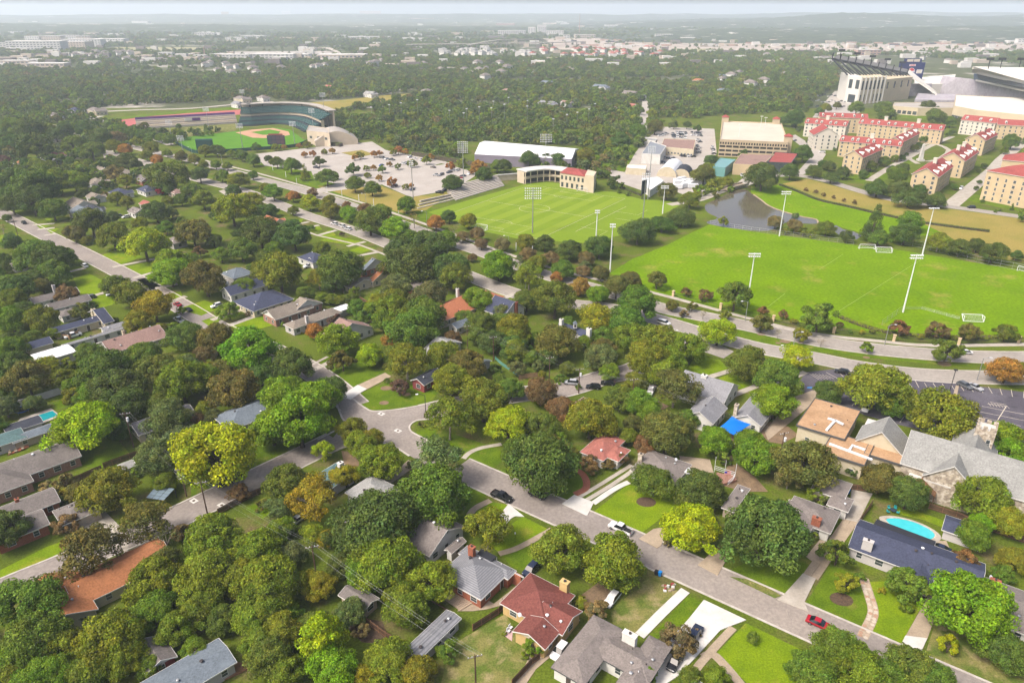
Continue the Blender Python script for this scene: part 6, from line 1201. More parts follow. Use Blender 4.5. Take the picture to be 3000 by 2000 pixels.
for i, (x, yb, yt) in enumerate(((1090,352,338),(1143,354,319),(1177,346,313),(1225,350,303),(1318,362,342),(1360,382,344),(1368,360,331),(1405,373,326),(1440,358,328),(1478,360,318),(1446,335,308),(1490,320,312),(1545,330,308),(1644,335,313),(1620,390,362),(1660,376,350),(1690,376,342),(1724,364,332),(1742,340,320),(1544,372,300))):
    b_ = G(x, yb); h = max(9, min(16, ztop((x, yb), yt))); e = Bld('court_light', 'slim tennis court light above the dark trees', 'light pole', (x, yb), 'tennis court lights'); e.part('pole', MB().tube([(b_.x,b_.y,0),(b_.x,b_.y,h+4)], [.14,.09], 6), 'metal_grey'); e.part('lamp', MB().box(b_.x-1.0,b_.x+1.0,b_.y-.3,b_.y+.3,h+3.7,h+4.5), 'lamp_clear')
def street_lamp(base, top_y, side, label, m='metal_grey'):
    h = max(5, ztop(base, top_y)); e = Bld('street_lamp', label, 'street lamp', base, 'street lamps'); o_ = e.o
    e.part('pole', MB().tube([(o_.x,o_.y,0),(o_.x,o_.y,h)], [.13,.09], 6), m); p = [(o_.x,o_.y,h-.2),(o_.x+side*.9,o_.y,h+.25),(o_.x+side*2.0,o_.y,h+.3)]
    e.part('arm', MB().tube(p, .06, 5), m); e.part('lamp_head', MB().tube([(o_.x+side*1.9,o_.y,h+.3),(o_.x+side*2.7,o_.y,h+.24)], [.2,.14], 6), 'lamp_clear')
for i, (b_, ty, s, lab) in enumerate((((1248,1216),1157,-1,'dark street lamp with white arm at the junction'),((2591,1011),953,1,'avenue street lamp by the red shrubs'),((2324,1015),974,1,'avenue median street lamp by the bare tree'),((2183,940),884,-1,'avenue street lamp with red banner'),((2862,1114),1050,1,'tall lamp post between avenue and church lot'),((2304,1052),1018,-1,'low street lamp beside the lime tree'),((1539,845),772,1,'avenue lamp among the olive trees'),((1490,720),694,-1,'avenue lamp beside the soccer pitch'),((1073,596),568,-1,'avenue lamp by the parking lot trees'),((1253,700),620,-1,'avenue lamp with banner at the terrace'),((563,452),432,-1,'avenue lamp at the outfield fence'),((651,478),452,-1,'second avenue lamp at the outfield'),((92,345),330,-1,'road lamp at the upper left'))):
    street_lamp(b_, ty, s, lab, 'black_metal' if i == 0 else 'metal_grey')
for x, y, h in ((2789,1158,1112),): 
    e = Bld('lot_light', 'black pole light in the church lot', 'light pole', (2778,1160)); o_ = e.o; e.part('pole', MB().tube([(o_.x,o_.y,0),(o_.x,o_.y,9)], .1, 6), 'black_metal'); e.part('lamp_head', MB().box(o_.x-.5,o_.x+.5,o_.y-.3,o_.y+.3,8.9,9.2), 'black_metal')
for x, y, lab in ((1509,1588,'little garden lamp post on the near lawn'),):
    e = Bld('garden_lamp', lab, 'lamp post', (x, y)); o_ = e.o; e.part('pole', MB().tube([(o_.x,o_.y,0),(o_.x,o_.y,2.3)], .05, 6), 'black_metal'); e.part('lantern', MB().tube([(o_.x,o_.y,2.3),(o_.x,o_.y,2.75)], [.1,.17], 6), 'lamp_clear')
for i, (x, y) in enumerate(((764,480),(800,500),(838,520),(870,540),(958,565),(1002,575),(1052,590),(1095,602),(1168,625),(1512,735),(1560,745))):
    w = G(x, y); tag(link('lot_bollard_light', globals().setdefault('BOLL', MB().tube([(0,0,0),(0,0,4.2)], .16, 6).mesh('lot_bollard_light', ('metal_white',))), None, (w.x, w.y, 0)), 'white post light along the avenue sidewalk', 'post light', 'white post lights along the sidewalk')
def utility_pole(base, top_y, label, tr=False, ang=.3, hh=None):
    h = hh or ztop(base, top_y); e = Bld('utility_pole', label, 'utility pole', base, 'utility poles'); o_ = e.o
    e.part('pole', MB().tube([(o_.x,o_.y,0),(o_.x,o_.y,h)], [.18,.12], 7), 'fence_dark'); c, s = math.cos(ang), math.sin(ang)
    e.part('crossarm', MB().prism([(o_.x-c*1.3-s*.07,o_.y-s*1.3+c*.07),(o_.x+c*1.3-s*.07,o_.y+s*1.3+c*.07),(o_.x+c*1.3+s*.07,o_.y+s*1.3-c*.07),(o_.x-c*1.3+s*.07,o_.y-s*1.3-c*.07)], h-.5, h-.36), 'bark_pale')
    for k in (-1.15,-.5,.5,1.15): e.part('insulator', MB().tube([(o_.x+c*k,o_.y+s*k,h-.38),(o_.x+c*k,o_.y+s*k,h-.15)], .06, 6), 'metal_white')
    if tr: e.part('transformer', MB().tube([(o_.x+.4,o_.y-.2,h-2.6),(o_.x+.4,o_.y-.2,h-1.5)], .32, 10), 'metal_white')
    return [(o_.x+c*k, o_.y+s*k, h-.15) for k in (-1.15, .5, 1.15)]
up = {}
up['a'] = utility_pole((547,1455), 1371, 'dark utility pole by the white shed'); up['b'] = utility_pole((608,1506), 1409, 'leaning-looking utility pole on the side street'); up['c'] = utility_pole((932,1720), 1641, 'utility pole among the near trees', hh=11); up['d'] = utility_pole((1395,2040), 1981, 'utility pole at the bottom edge of the dry yard', hh=10)
up['e'] = utility_pole((392,1310), 1240, 'utility pole with white transformer behind the big tree', True, hh=11); up['f'] = utility_pole((1609,1122), 1045, 'utility pole with bristling crossarm beside the alley', False); up['g'] = utility_pole((1695,1153), 1079, 'utility pole with transformer in the alley', True); up['h'] = utility_pole((1850,1205), 1135, 'utility pole behind the alley trees', hh=11)
up['i'] = utility_pole((1370,1016), 953, 'utility pole behind the grey garage'); up['j'] = utility_pole((1446,1058), 985, 'utility pole beside the green fence'); up['k'] = utility_pole((1006,858), 805, 'utility pole behind the cream garages'); up['l'] = utility_pole((2285,1340), 1266, 'utility pole with three white transformers behind the church', True); up['m'] = utility_pole((53,692), 640, 'utility pole on the left street'); up['n'] = utility_pole((1040,1630), 1560, 'utility pole hidden behind the olive tree', hh=10)
wires = (('e','a'),('a','b'),('b','c'),('c','d'),('k','i'),('i','j'),('j','f'),('f','g'),('g','h'),('h','l'))
for p, q in wires:
    wr_ = thing('power_line', f'thin overhead wires spanning between utility poles {p}{q}'.rsplit(' ', 1)[0]+{'ea':' left of the side street','ab':' across the side street','bc':' over the near trees','cd':' over the dry backyard','ki':' above the orange cottage','ij':' behind the corner lot','jf':' beside the green fence','fg':' over the alley','gh':' over the alley trees','hl':' toward the church'}[p+q], 'wires')
    for a, b_ in zip(up[p], up[q]):
        a, b_ = Vector(a), Vector(b_); obj('wire', MB().tube([a.lerp(b_, t/8)-Vector((0,0,4*.9*(t/8)*(1-t/8))) for t in range(9)], .007, 3, cap=False), 'metal_grey', wr_)
# ---------------------------------------------------------------- fences and walls
def board_fence(px, label, m='fence_dark', h=1.8, rail='timber', gap=2.4, boards=True, world=None):
    pts = world or W2(px); t = thing('board_fence', label, 'fence', (pts[0].x, pts[0].y, 0)); o_ = pts[0]
    for a, b_ in zip(pts, pts[1:]):
        d = b_-a; L = d.length; n = max(1, round(L/gap)); rz = math.atan2(d.y, d.x); st = L/n; key = ('fp', round(st, 2), m, h)
        if key not in BODYM:
            pb = MB(); k = max(2, int(st/.3))
            for j in range(k): pb.box(j*st/k+.012, (j+1)*st/k-.012, -.012, .012, .03, h-(.02 if j % 2 else 0))
            BODYM[key] = pb.mesh('fence_panel', (m,)); BODYM[key, 'p'] = MB().box(-.055,.055,-.055,.055,0,h+.06).mesh('post', (rail,)); BODYM[key, 'r'] = MB().box(0,st,-.05,-.012,-.05,.05).mesh('rail', (rail,))
        for i in range(n):
            p = a+d*(i/n); pn = link('fence_panel', BODYM[key], t, (p.x-o_.x, p.y-o_.y, 0), rz); link('post', BODYM[key,'p'], t, (p.x-o_.x, p.y-o_.y, 0), rz)
            for z in (.4, h-.3): link('rail', BODYM[key,'r'], pn, (0, 0, z))
board_fence([(1385,1848),(1460,1800),(1475,1785),(1472,1768)], 'dark brown board fence beside the dry backyard', gap=2.4); board_fence([(1068,1822),(1130,1868),(1172,1892)], 'dark board fence of the mulched yard'); board_fence([(1500,2010),(1560,1945),(1582,1930)], 'grey wooden fence at the bottom of the dry backyard', 'fence_dark')
board_fence([(1258,1758),(1320,1795)], 'low dark edging fence beside the deck', h=.6); board_fence([(2500,1560),(2512,1540),(2555,1478)], 'brown wooden fence beside the twin driveway strips', 'fence_tan'); board_fence([(2720,1490),(2800,1515),(2870,1545),(3000,1590)], 'dark brown fence behind the oval pool')
board_fence([(2480,1432),(2540,1440)], 'dark fence behind the taupe garage'); board_fence([(305,1372),(405,1335),(440,1352)], 'dark fence round the small green yard'); board_fence([(185,1425),(240,1405),(300,1378)], 'long dark fence beside the brick house'); board_fence([(640,1508),(700,1475),(780,1438)], 'dark timber fence along the side street')
board_fence([(150,985),(205,995),(235,978)], 'pale tan board fence by the workshop', 'fence_tan'); board_fence([(1520,1112),(1590,1102)], 'orange-brown board fence in the alley corner', 'fence_tan'); board_fence([(1055,880),(1105,908)], 'dark brown fence with white posters'); board_fence([(1530,1110),(1470,1070),(1450,1052)], 'teal-green painted yard fence', mat('fence_teal', (0.12,0.30,0.25)), 1.2, 'fence_teal'); board_fence([(2230,1288),(2180,1330),(2120,1362)], 'weathered fence beside the bare yard', 'timber_pale')
board_fence([(2555,1165),(2460,1235)], 'low railing along the church school') if 0 else None
for i, (px, lab) in enumerate((([(40,1198),(185,1152)], 'long white garden wall behind the rectangular pool'),)):
    a, b_ = W2(px); d = (b_-a).normalized(); nn = Vector((-d.y, d.x)); tag(obj('garden_wall', MB().prism([a, b_, b_+nn*.25, a+nn*.25], 0, 2.2), 'w_white'), lab, 'wall')
# campus fence with pillars along the practice field
PIL = [(1972,868),(2111,905),(2265,941),(2442,976),(2618,999),(2808,1009),(2983,1004)]
PM = MB().box(-.45,.45,-.45,.45,0,2.3).box(-.55,.55,-.55,.55,2.3,2.5).mesh('fence_pillar', ('w_dorm',))
pw_ = W2(PIL)
for i, w in enumerate(pw_): tag(link('fence_pillar', PM, None, (w.x, w.y, 0), AVA), 'tan stone fence pillar number along the practice field'.replace(' number', '')+', '+('first','second','third','fourth','fifth','sixth','seventh')[i]+' from the live oaks', 'pillar', 'fence pillars along the practice field')
for i, (a, b_) in enumerate(zip(pw_, pw_[1:])):
    d = b_-a; L = d.length; t = thing('iron_fence', 'black iron fence span '+('before','after the first','after the second','after the third','after the fourth','after the fifth')[i]+' pillar of the practice field', 'fence', (a.x, a.y, 0), math.atan2(d.y, d.x), 'iron fence spans')
    for z in (.2, 1.6): obj('rail', MB().box(.5, L-.5, -.03, .03, z, z+.06), 'black_metal', t)
    pk = MB(); n = int(L/.35)
    for k in range(n): x = .6+k*(L-1.2)/n; pk.box(x-.02, x+.02, -.02, .02, .05, 1.8)
    o = obj('pickets', pk, 'black_metal', t); o['kind'] = 'stuff'
def chain_fence(px, label, h=2.2, m='metal_grey'):
    pts = W2(px); t = thing('chain_fence', label, 'fence', (pts[0].x, pts[0].y, 0)); o_ = pts[0]
    for a, b_ in zip(pts, pts[1:]):
        n = max(1, int((b_-a).length/4))
        for i in range(n+1): p = a.lerp(b_, i/n)-o_; obj('post', MB().tube([(p.x,p.y,0),(p.x,p.y,h)], .045, 5), m, t)
        for z in (.1, h*.5, h): obj('rail', MB().tube([(*(a-o_),z),(*(b_-o_),z)], .03, 4), m, t)
chain_fence([(2080,657),(2200,677),(2480,713),(2500,716)], 'thin chain fence along the pond side'); chain_fence([(2645,718),(2700,726),(2860,768),(3000,795)], 'chain fence at the upper right of the practice field', 3.0); chain_fence([(2583,952),(2640,912)], 'short chain fence running to the tall field light'); chain_fence([(2645,905),(2700,905),(2810,935)], 'low chain fence behind the near goal', 1.0)
# hedges
def hedge(px, w, h, label, c='D'):
    line = dense(W2(px), 6); b = MB(); P_ = []; rr_ = random.Random(label); t = tag(link('hedge', None, None, (line[0].x, line[0].y, 0)), label, 'hedge'); o_ = line[0]
    vs, fs, tc = [], [], []
    for a, b_ in zip(line, line[1:]):
        L = (b_-a).length; d = (b_-a).normalized(); nn = Vector((-d.y, d.x))
        for _ in range(int(L*26)):
            s = rr_.random(); f = rr_.choice((0,0,1,2)); off = rr_.uniform(-w/2, w/2) if f == 0 else (w/2 if f == 1 else -w/2); z = h if f == 0 else rr_.uniform(0, h); q = a.lerp(b_, s)+nn*off-o_; q = Vector((q.x, q.y, z+rr_.gauss(0,.05)))
            n3 = Vector((rr_.gauss(0,.5), rr_.gauss(0,.5), 1)).normalized(); t1 = n3.cross(Vector((rr_.gauss(0,1), rr_.gauss(0,1), .1))).normalized(); t2 = n3.cross(t1); k = len(vs); Lf = .3
            vs += [q-t1*Lf, q+t2*Lf*.7, q+t1*Lf, q-t2*Lf*.7]; fs.append((k,k+1,k+2,k+3)); v = rr_.uniform(.7,1.3); tc += [v, v, v, 1]*4
    me = bpy.data.meshes.new('foliage'); me.from_pydata([tuple(v) for v in vs], [], fs); at = me.color_attributes.new('tint', 'FLOAT_COLOR', 'POINT'); at.data.foreach_set('color', tc); me.materials.append(MATS['leaves']); o = link('foliage', me, t, color=COLR[c]); o['kind'] = 'stuff'
    cb = MB(); ribbon(cb, [p-o_ for p in line], w/2-.15, -w/2+.15, h-.15, h-.15); obj('branches', cb, 'bark', t)
hedge([(2284,543),(2330,560),(2400,588),(2480,606),(2560,625),(2630,640)], 1.3, 1.2, 'long clipped hedge between green and golden lawn'); hedge([(2706,655),(2800,668),(2898,680)], 1.4, 1.2, 'clipped hedge continuing across the golden lawn'); hedge([(1815,548),(1850,562),(1878,574)], 2.0, 1.2, 'low hedge behind the soccer scoreboard'); hedge([(930,425),(970,426),(1000,430)], 4, 3.0, 'dense hedge in front of the batting barn', 'E')
hedge([(1210,455),(1300,470),(1370,482),(1440,495)], 4, 3.2, 'hedge row behind the parking lot', 'E'); hedge([(2365,1450),(2400,1462),(2422,1468)], 1.8, 1.5, 'courtyard hedge of the taupe-roofed house', 'M'); hedge([(2105,1330),(2140,1315)], 2.0, 2.2, 'dark clipped hedge beside the white deck', 'E'); hedge([(2460,930),(2540,960),(2620,978),(2700,985)], 2.2, .8, 'loose flowering border along the practice fence', 'V'); hedge([(2700,985),(2800,990),(2990,988)], 2.2, .8, 'low border planting under the red shrubs', 'V')
# ---------------------------------------------------------------- soccer goals, scoreboard
def goal(p, ang, label, tipped=False, w=7.3):
    t = thing('soccer_goal', label, 'goal', (*G(*p), .05), ang, 'soccer goals'); h, d = 2.44, 2.0
    fr = [((-w/2,0,0),(-w/2,0,h)),((w/2,0,0),(w/2,0,h)),((-w/2,0,h),(w/2,0,h)),((-w/2,d,0),(w/2,d,0)),((-w/2,0,0),(-w/2,d,0)),((w/2,0,0),(w/2,d,0)),((-w/2,0,h),(-w/2,d,0)),((w/2,0,h),(w/2,d,0))]
    f = (lambda q: (q[0], q[2]*1.0, d-q[1])) if tipped else (lambda q: q)
    for i, (a, b_) in enumerate(fr): obj('crossbar' if i == 2 else 'frame_tube', MB().tube([f(a), f(b_)], .11, 6), 'metal_white', t)
    nb = MB()
    for k in range(15): x = -w/2+w*k/14; nb.tube([f((x,0,h)), f((x,d,0))], .015, 3, cap=False)
    for k in range(6): y = k/5; nb.tube([f((-w/2,d*y,h*(1-y))), f((w/2,d*y,h*(1-y)))], .015, 3, cap=False)
    o = obj('net', nb, 'metal_white', t); o['kind'] = 'stuff'
sa_ = math.atan2(SA.y, SA.x)-math.pi/2
goal((1705,562), sa_, 'white soccer goal at the clubhouse end'); goal((1412,670), sa_+math.pi, 'white soccer goal at the avenue end'); goal((2540,730), -.12, 'white goal standing at the far side of the practice field'); goal((2590,740), -.14, 'tipped white goal beside the standing far one', True); goal((2852,942), -.12, 'tipped white goal at the near side of the practice field', True); goal((3002,800), -1.2, 'white goal cut by the right edge')
e = Bld('soccer_scoreboard', 'black soccer scoreboard panel seen edge-on', 'scoreboard', (1884,582)); o_ = e.o; h_ = ztop((1884,582), 528)
e.part('panel', MB().prism([(o_.x-2.0,o_.y-2.5),(o_.x-1.4,o_.y-2.9),(o_.x+2.2,o_.y+3),(o_.x+1.6,o_.y+3.4)], 3, h_), 'park_dark'); e.part('post', MB().tube([(o_.x-1,o_.y-1.5,0),(o_.x-1,o_.y-1.5,4)], .3, 6), 'steel_black'); e.part('post', MB().tube([(o_.x+1,o_.y+1.8,0),(o_.x+1,o_.y+1.8,4)], .3, 6), 'steel_black')
# bridge over the pond outlet
e = Bld('foot_bridge', 'small stone bridge over the pond outlet', 'bridge', (2150,562)); ln = dense(W2([(2125,562),(2150,553),(2182,546)]), 5); k = MB(); ribbon(k, ln, 2.6, -2.6, 1.6, .6); e.part('deck', k, 'concrete_tan')
for s in (2.6, -2.6): k = MB(); ribbon(k, ln, s, s-.4, 2.7, 1.4); e.part('parapet', k, 'w_stone')
# ---------------------------------------------------------------- pools, patio things, bins, decks
pl_ = dense(W2([(2596,1523),(2630,1520),(2680,1532),(2722,1552),(2738,1570),(2718,1582),(2670,1572),(2620,1545)]), 5, True); ctr = sum(pl_, Vector((0,0)))/len(pl_)
slab('pool_deck', [ctr+(p-ctr)*1.28 for p in pl_], 'concrete', .12, world=True, depth=.15); slab('pool_coping', [ctr+(p-ctr)*1.07 for p in pl_], 'w_stone', .17, world=True); slab('pool', pl_, 'pool_water', .205, 'turquoise kidney-shaped pool', world=True)
blk = W2([(2569,1520),(2742,1585),(2732,1607),(2556,1540)], 2.9); e = Bld('patio_roof', 'black flat patio roof along the oval pool', 'patio roof', blk[0]); e.part('roof', MB().prism(blk, 2.75, 2.95), mat('black_roof', (0.03,0.032,0.04), fine=.15)); 
for q in blk[:2]: e.part('post', MB().tube([(q.x,q.y,0),(q.x,q.y,2.75)], .09, 6), 'trim')
slab('pool_deck', [(48,1240),(60,1226),(150,1196),(178,1218),(128,1240),(70,1262)], 'concrete', .10, depth=.15); slab('pool', [(109,1218),(154,1204),(169,1217),(125,1234)], 'pool_water_deep', .15, 'rectangular teal pool')
w = G(66,1206); e = Bld('trampoline', 'round blue trampoline beside the rectangular pool', 'trampoline', (66,1206)); e.part('mat', MB().prism([(w.x+1.7*math.cos(k*.4),w.y+1.7*math.sin(k*.4)) for k in range(16)], .75, .82), 'black_metal')
rg = MB(); rg.tube([(w.x+1.95*math.cos(k*.3307),w.y+1.95*math.sin(k*.3307),.8) for k in range(20)], .16, 6); e.part('pad', rg, mat('pad_blue', (0.02,.12,.42)))
for k in range(4): e.part('leg', MB().tube([(w.x+1.9*math.cos(k*1.57),w.y+1.9*math.sin(k*1.57),0),(w.x+1.9*math.cos(k*1.57),w.y+1.9*math.sin(k*1.57),.8)], .04, 5), 'metal_grey')
mat('teal_cushion', (0.03,0.32,0.32)); CHB = {}
def chair(x, y, rz, label, m='teal_cushion', grp=None):
    w = G(x, y); t = thing('patio_chair', label, 'chair', (w.x, w.y, .1), rz, grp)
    for nm, bx in (('seat',(-.3,.3,-.3,.3,.35,.48)),('backrest',(-.3,.3,.25,.35,.48,.95))):
        if (nm, m) not in CHB: CHB[nm, m] = MB().box(*bx).mesh(nm, (m,))
        link(nm, CHB[nm, m], t)
    for a in (-.26,.26):
        for b_ in (-.26,.26): 
            if 'leg' not in CHB: CHB['leg'] = MB().box(-.03,.03,-.03,.03,0,.35).mesh('leg', ('black_metal',))
            link('leg', CHB['leg'], t, (a, b_, 0))
for x, y, r_, lab in ((2604,1492,.2,'teal cushioned chair at the back left of the round pool table'),(2622,1492,-.3,'teal cushioned chair at the back right of the round pool table'),(2601,1503,1.6,'teal cushioned chair at the left of the round pool table'),(2629,1505,-2.2,'teal cushioned chair in front right of the round pool table')): chair(x, y, r_, lab, grp='teal chairs round the pool table')
w = G(2615,1500); e = Bld('round_table', 'dark round table between teal pool chairs', 'table', (2615,1500)); e.part('top', MB().tube([(w.x,w.y,.68),(w.x,w.y,.75)], .75, 14), 'navy_iron' if 'navy_iron' in MATS else mat('navy_iron', (.03,.05,.07))); e.part('leg', MB().tube([(w.x,w.y,.1),(w.x,w.y,.68)], .08, 6), 'black_metal')
for x, y, lab in ((48,1325,'brown cushioned lounge chair on the red deck'),(68,1318,'second brown lounge chair on the red deck'),(30,1330,'brown lounge chair at the deck edge')): chair(x, y, .5, lab, 'concrete_tan', 'brown lounge chairs on the red deck')
for x, y, lab in ((1496,1842,'white plastic chair on the pink patio'),(1490,1852,'second white plastic chair on the pink patio')): chair(x, y, 1, lab, 'metal_white', 'white chairs on the pink patio')
def deck(px, label, z=.35, m='timber', n=14):
    q = W2(px); t = thing('timber_deck', label, 'deck', (q[0].x, q[0].y, 0)); o_ = q[0]
    for k in range(n):
        a, b_ = k/n+.006, (k+1)/n-.006; obj('plank', MB().prism([q[0].lerp(q[1], a)-o_, q[0].lerp(q[1], b_)-o_, q[3].lerp(q[2], b_)-o_, q[3].lerp(q[2], a)-o_], .02, z), m, t)
deck([(1285,1745),(1350,1790),(1395,1762),(1325,1715)], 'pale timber deck behind the brick house', m='timber_pale'); deck([(640,2000),(700,1975),(745,1950),(690,1940)], 'brown plank deck behind the slate-blue house'); deck([(22,1335),(60,1322),(86,1310),(80,1302),(20,1325)][:4], 'red timber deck with lounge chairs', m='w_brick'); deck([(2098,1390),(2150,1400),(2158,1412),(2118,1424)], 'raised red deck with white railing', .8, 'w_brick_pink')
def bin_(x, y, c, label):
    w = G(x, y); t = thing('wheelie_bin', label, 'bin', (w.x, w.y, .1), ANG, 'wheelie bins'); m = MATS.get('bin_'+c) or mat('bin_'+c, dict(blue=(.01,.20,.55), black=(.02,.02,.022))[c]); 
    obj('body', MB().faces([(-.26,-.3,0),(.26,-.3,0),(.26,.3,0),(-.26,.3,0),(-.33,-.38,.95),(.33,-.38,.95),(.33,.36,.95),(-.33,.36,.95)], [(3,2,1,0),(4,5,6,7),(0,1,5,4),(1,2,6,5),(2,3,7,6),(3,0,4,7)]), m, t); obj('lid', MB().box(-.35,.35,-.4,.4,.95,1.05), m, t)
bin_(1922,1683,'black','black wheelie bin beside the blue one at the kerb'); bin_(1933,1686,'blue','blue recycling bin at the near street kerb'); bin_(2485,1445,'blue','blue bin behind the taupe house'); bin_(1320,1612,'black','black bin beside the cream gable'); bin_(1330,1610,'black','second black bin beside the cream gable'); bin_(2093,1272,'black','black bin beside the church hall'); bin_(238,1020,'black','black bin beside the white workshop')
# junk pile at the kerb
w = G(1963,1722); jr = random.Random(3); e = Bld('junk_pile', 'heap of white and red discarded household things at the kerb', 'junk pile', (1963,1722))
for k in range(12):
    x, y, s = w.x+jr.uniform(-1.4,1.4), w.y+jr.uniform(-.9,.9), jr.uniform(.2,.5); b = MB().prism([(x+s*math.cos(a+k),y+s*.7*math.sin(a+k)) for a in (0,1.4,2.9,4.4)], .02, jr.uniform(.2,.7)); e.part('discarded_item', b, jr.choice(('w_white','metal_white','w_white','door_red','concrete_tan')))
# solar-roofed pergola in the green yard and lean-to roofs
q = W2([(428,1458),(460,1420),(512,1432),(480,1466)], 2.6); e = Bld('pergola', 'glass-roofed dark metal pergola in the green yard', 'pergola', q[0])
for p in q: e.part('post', MB().tube([(p.x,p.y,0),(p.x,p.y,2.6)], .08, 6), 'black_metal')
for k in range(5): e.part('beam', MB().tube([(*q[0].lerp(q[1], k/4),2.65),(*q[3].lerp(q[2], k/4),2.65)], .07, 4), 'black_metal')
for k in range(4): 
    for j in range(3): e.part('pane', MB().prism([q[0].lerp(q[1], (k+a)/4).lerp(q[3].lerp(q[2], (k+a)/4), (j+b)/3) for a, b in ((.04,.04),(.96,.04),(.96,.96),(.04,.96))], 2.68, 2.71), mat('solar_glass', (.18,.24,.28), rough=.1) if 'solar_glass' not in MATS else 'solar_glass')
for px, lab, m_, z in (([(1972,1366),(2020,1390),(2042,1380),(1990,1358)], 'white lean-to patio roof behind the ranch house', 'metal_white', 2.7), ([(1410,1606),(1455,1630),(1440,1644),(1398,1622)], 'black flat porch roof on the brick house', 'black_roof', 3.6)):
    q = W2(px, z); e = Bld('patio_roof', lab, 'patio roof', q[0]); e.part('roof', MB().prism(q, z-.12, z+.08), m_)
    for p in q: e.part('post', MB().tube([(p.x,p.y,0),(p.x,p.y,z-.1)], .07, 6), 'trim')
# white deck railing with flag
q = W2([(2092,1382),(2152,1402),(2145,1415),(2130,1428)]); e = Bld('deck_railing', 'white metal railing with tall posts round the red deck', 'railing', (2092,1382))
for a, b_ in zip(q, q[1:]):
    for z in (.9, 1.4, 1.9): e.part('rail', MB().tube([(*a,z),(*b_,z)], .05, 5), 'metal_white')
for p in (q[0], q[0].lerp(q[1], .5), q[1]): e.part('post', MB().tube([(p.x,p.y,0),(p.x,p.y,4.6)], .06, 6), 'metal_white')
fl = Bld('flag', 'red, white and blue flag hanging on the deck railing', 'flag', (2130,1398)); o_ = fl.o
for k in range(7): fl.part('stripe', MB().box(o_.x-.8,o_.x+.8,o_.y-.02,o_.y+.02,.9+k*.14,1.03+k*.14), ('logo_red','white_paint')[k % 2])
fl.part('canton', MB().box(o_.x-.8,o_.x-.15,o_.y-.04,o_.y-.02,1.35,1.88), 'logo_blue')
# cupola of the white house
p = G(1685,950,6.5); e = Bld('cupola', 'little white cupola on the navy roof', 'cupola', p); e.part('base', MB().box(p.x-.6,p.x+.6,p.y-.6,p.y+.6,5.2,6.9), 'w_white'); e.part('roof', MB().faces([(p.x-.75,p.y-.75,6.9),(p.x+.75,p.y-.75,6.9),(p.x+.75,p.y+.75,6.9),(p.x-.75,p.y+.75,6.9),(p.x,p.y,8.0)], [(0,1,4),(1,2,4),(2,3,4),(3,0,4),(3,2,1,0)]), 'r_slate'); e.part('louver', MB().box(p.x-.35,p.x+.35,p.y-.64,p.y-.6,5.6,6.6), 'vent_dark')
# flagstones of the garden path
fr_ = random.Random(9); ln = dense(W2([(2530,1693),(2544,1737),(2557,1782),(2553,1813),(2526,1867)]), 6); fp = thing('flagstone_path', 'winding flagstone path across the right front lawns', 'path', (ln[0].x, ln[0].y, 0))
k = MB(); ribbon(k, [p-ln[0] for p in ln], 1.0, -1.0, .075, .1); obj('bed', k, 'concrete_tan', fp)
mat('flag_a', (.46,.36,.27), fine=.15); mat('flag_b', (.40,.25,.17), fine=.15); mat('flag_c', (.52,.45,.36), fine=.1)
for i in range(len(ln)-1):
    d = (ln[i+1]-ln[i]).normalized(); nn = Vector((-d.y,d.x)); L = (ln[i+1]-ln[i]).length
    for s in (-.5, .48):
        for j in range(max(1, round(L/1.0))):
            c = ln[i].lerp(ln[i+1], (j+.5)/max(1, round(L/1.0)))+nn*(s+fr_.uniform(-.08,.08))-ln[0]; obj('flagstone', MB().prism([c+Vector((math.cos(a)*fr_.uniform(.36,.5), math.sin(a)*fr_.uniform(.36,.5))) for a in (.3,1.3,2.4,3.4,4.3,5.4)], .03, fr_.uniform(.105,.125)), fr_.choice(('flag_a','flag_b','flag_c','flag_c')), fp)
# wall-mounted dishes, air conditioners
for x, y, z, lab in ((1521,1800,3.6,'white satellite dish on the red-brown roof'),(1979,1346,3.8,'white dish on the ranch house roof'),(2525,1541,3.2,'white dish on the navy roof corner'),(2900,1690,4,'white dish on the far right roof'),(1300,1562,4.8,'white dish on the cream gable roof')):
    p = G(x, y, z); e = Bld('satellite_dish', lab, 'dish', p, 'satellite dishes'); e.part('dish', MB().tube([(p.x,p.y,z),(p.x+.05,p.y-.14,z+.18),(p.x+.08,p.y-.2,z+.24)], [.06,.34,.42], 10), 'metal_white'); e.part('arm', MB().tube([(p.x,p.y,z-.9),(p.x,p.y,z)], .04, 5), 'metal_grey')

for k in range(34):
    x, y = 2392+(k % 12)*9+yr.uniform(-2,2), 280+(k//12)*17+yr.uniform(-3,3)
    c = yr.choice(cc_); car(x, y, yr.choice(('suv','sedan')), c, .6, f'{c} car in the lot left of the stadium', 'cars in the lot left of the stadium', near=False)
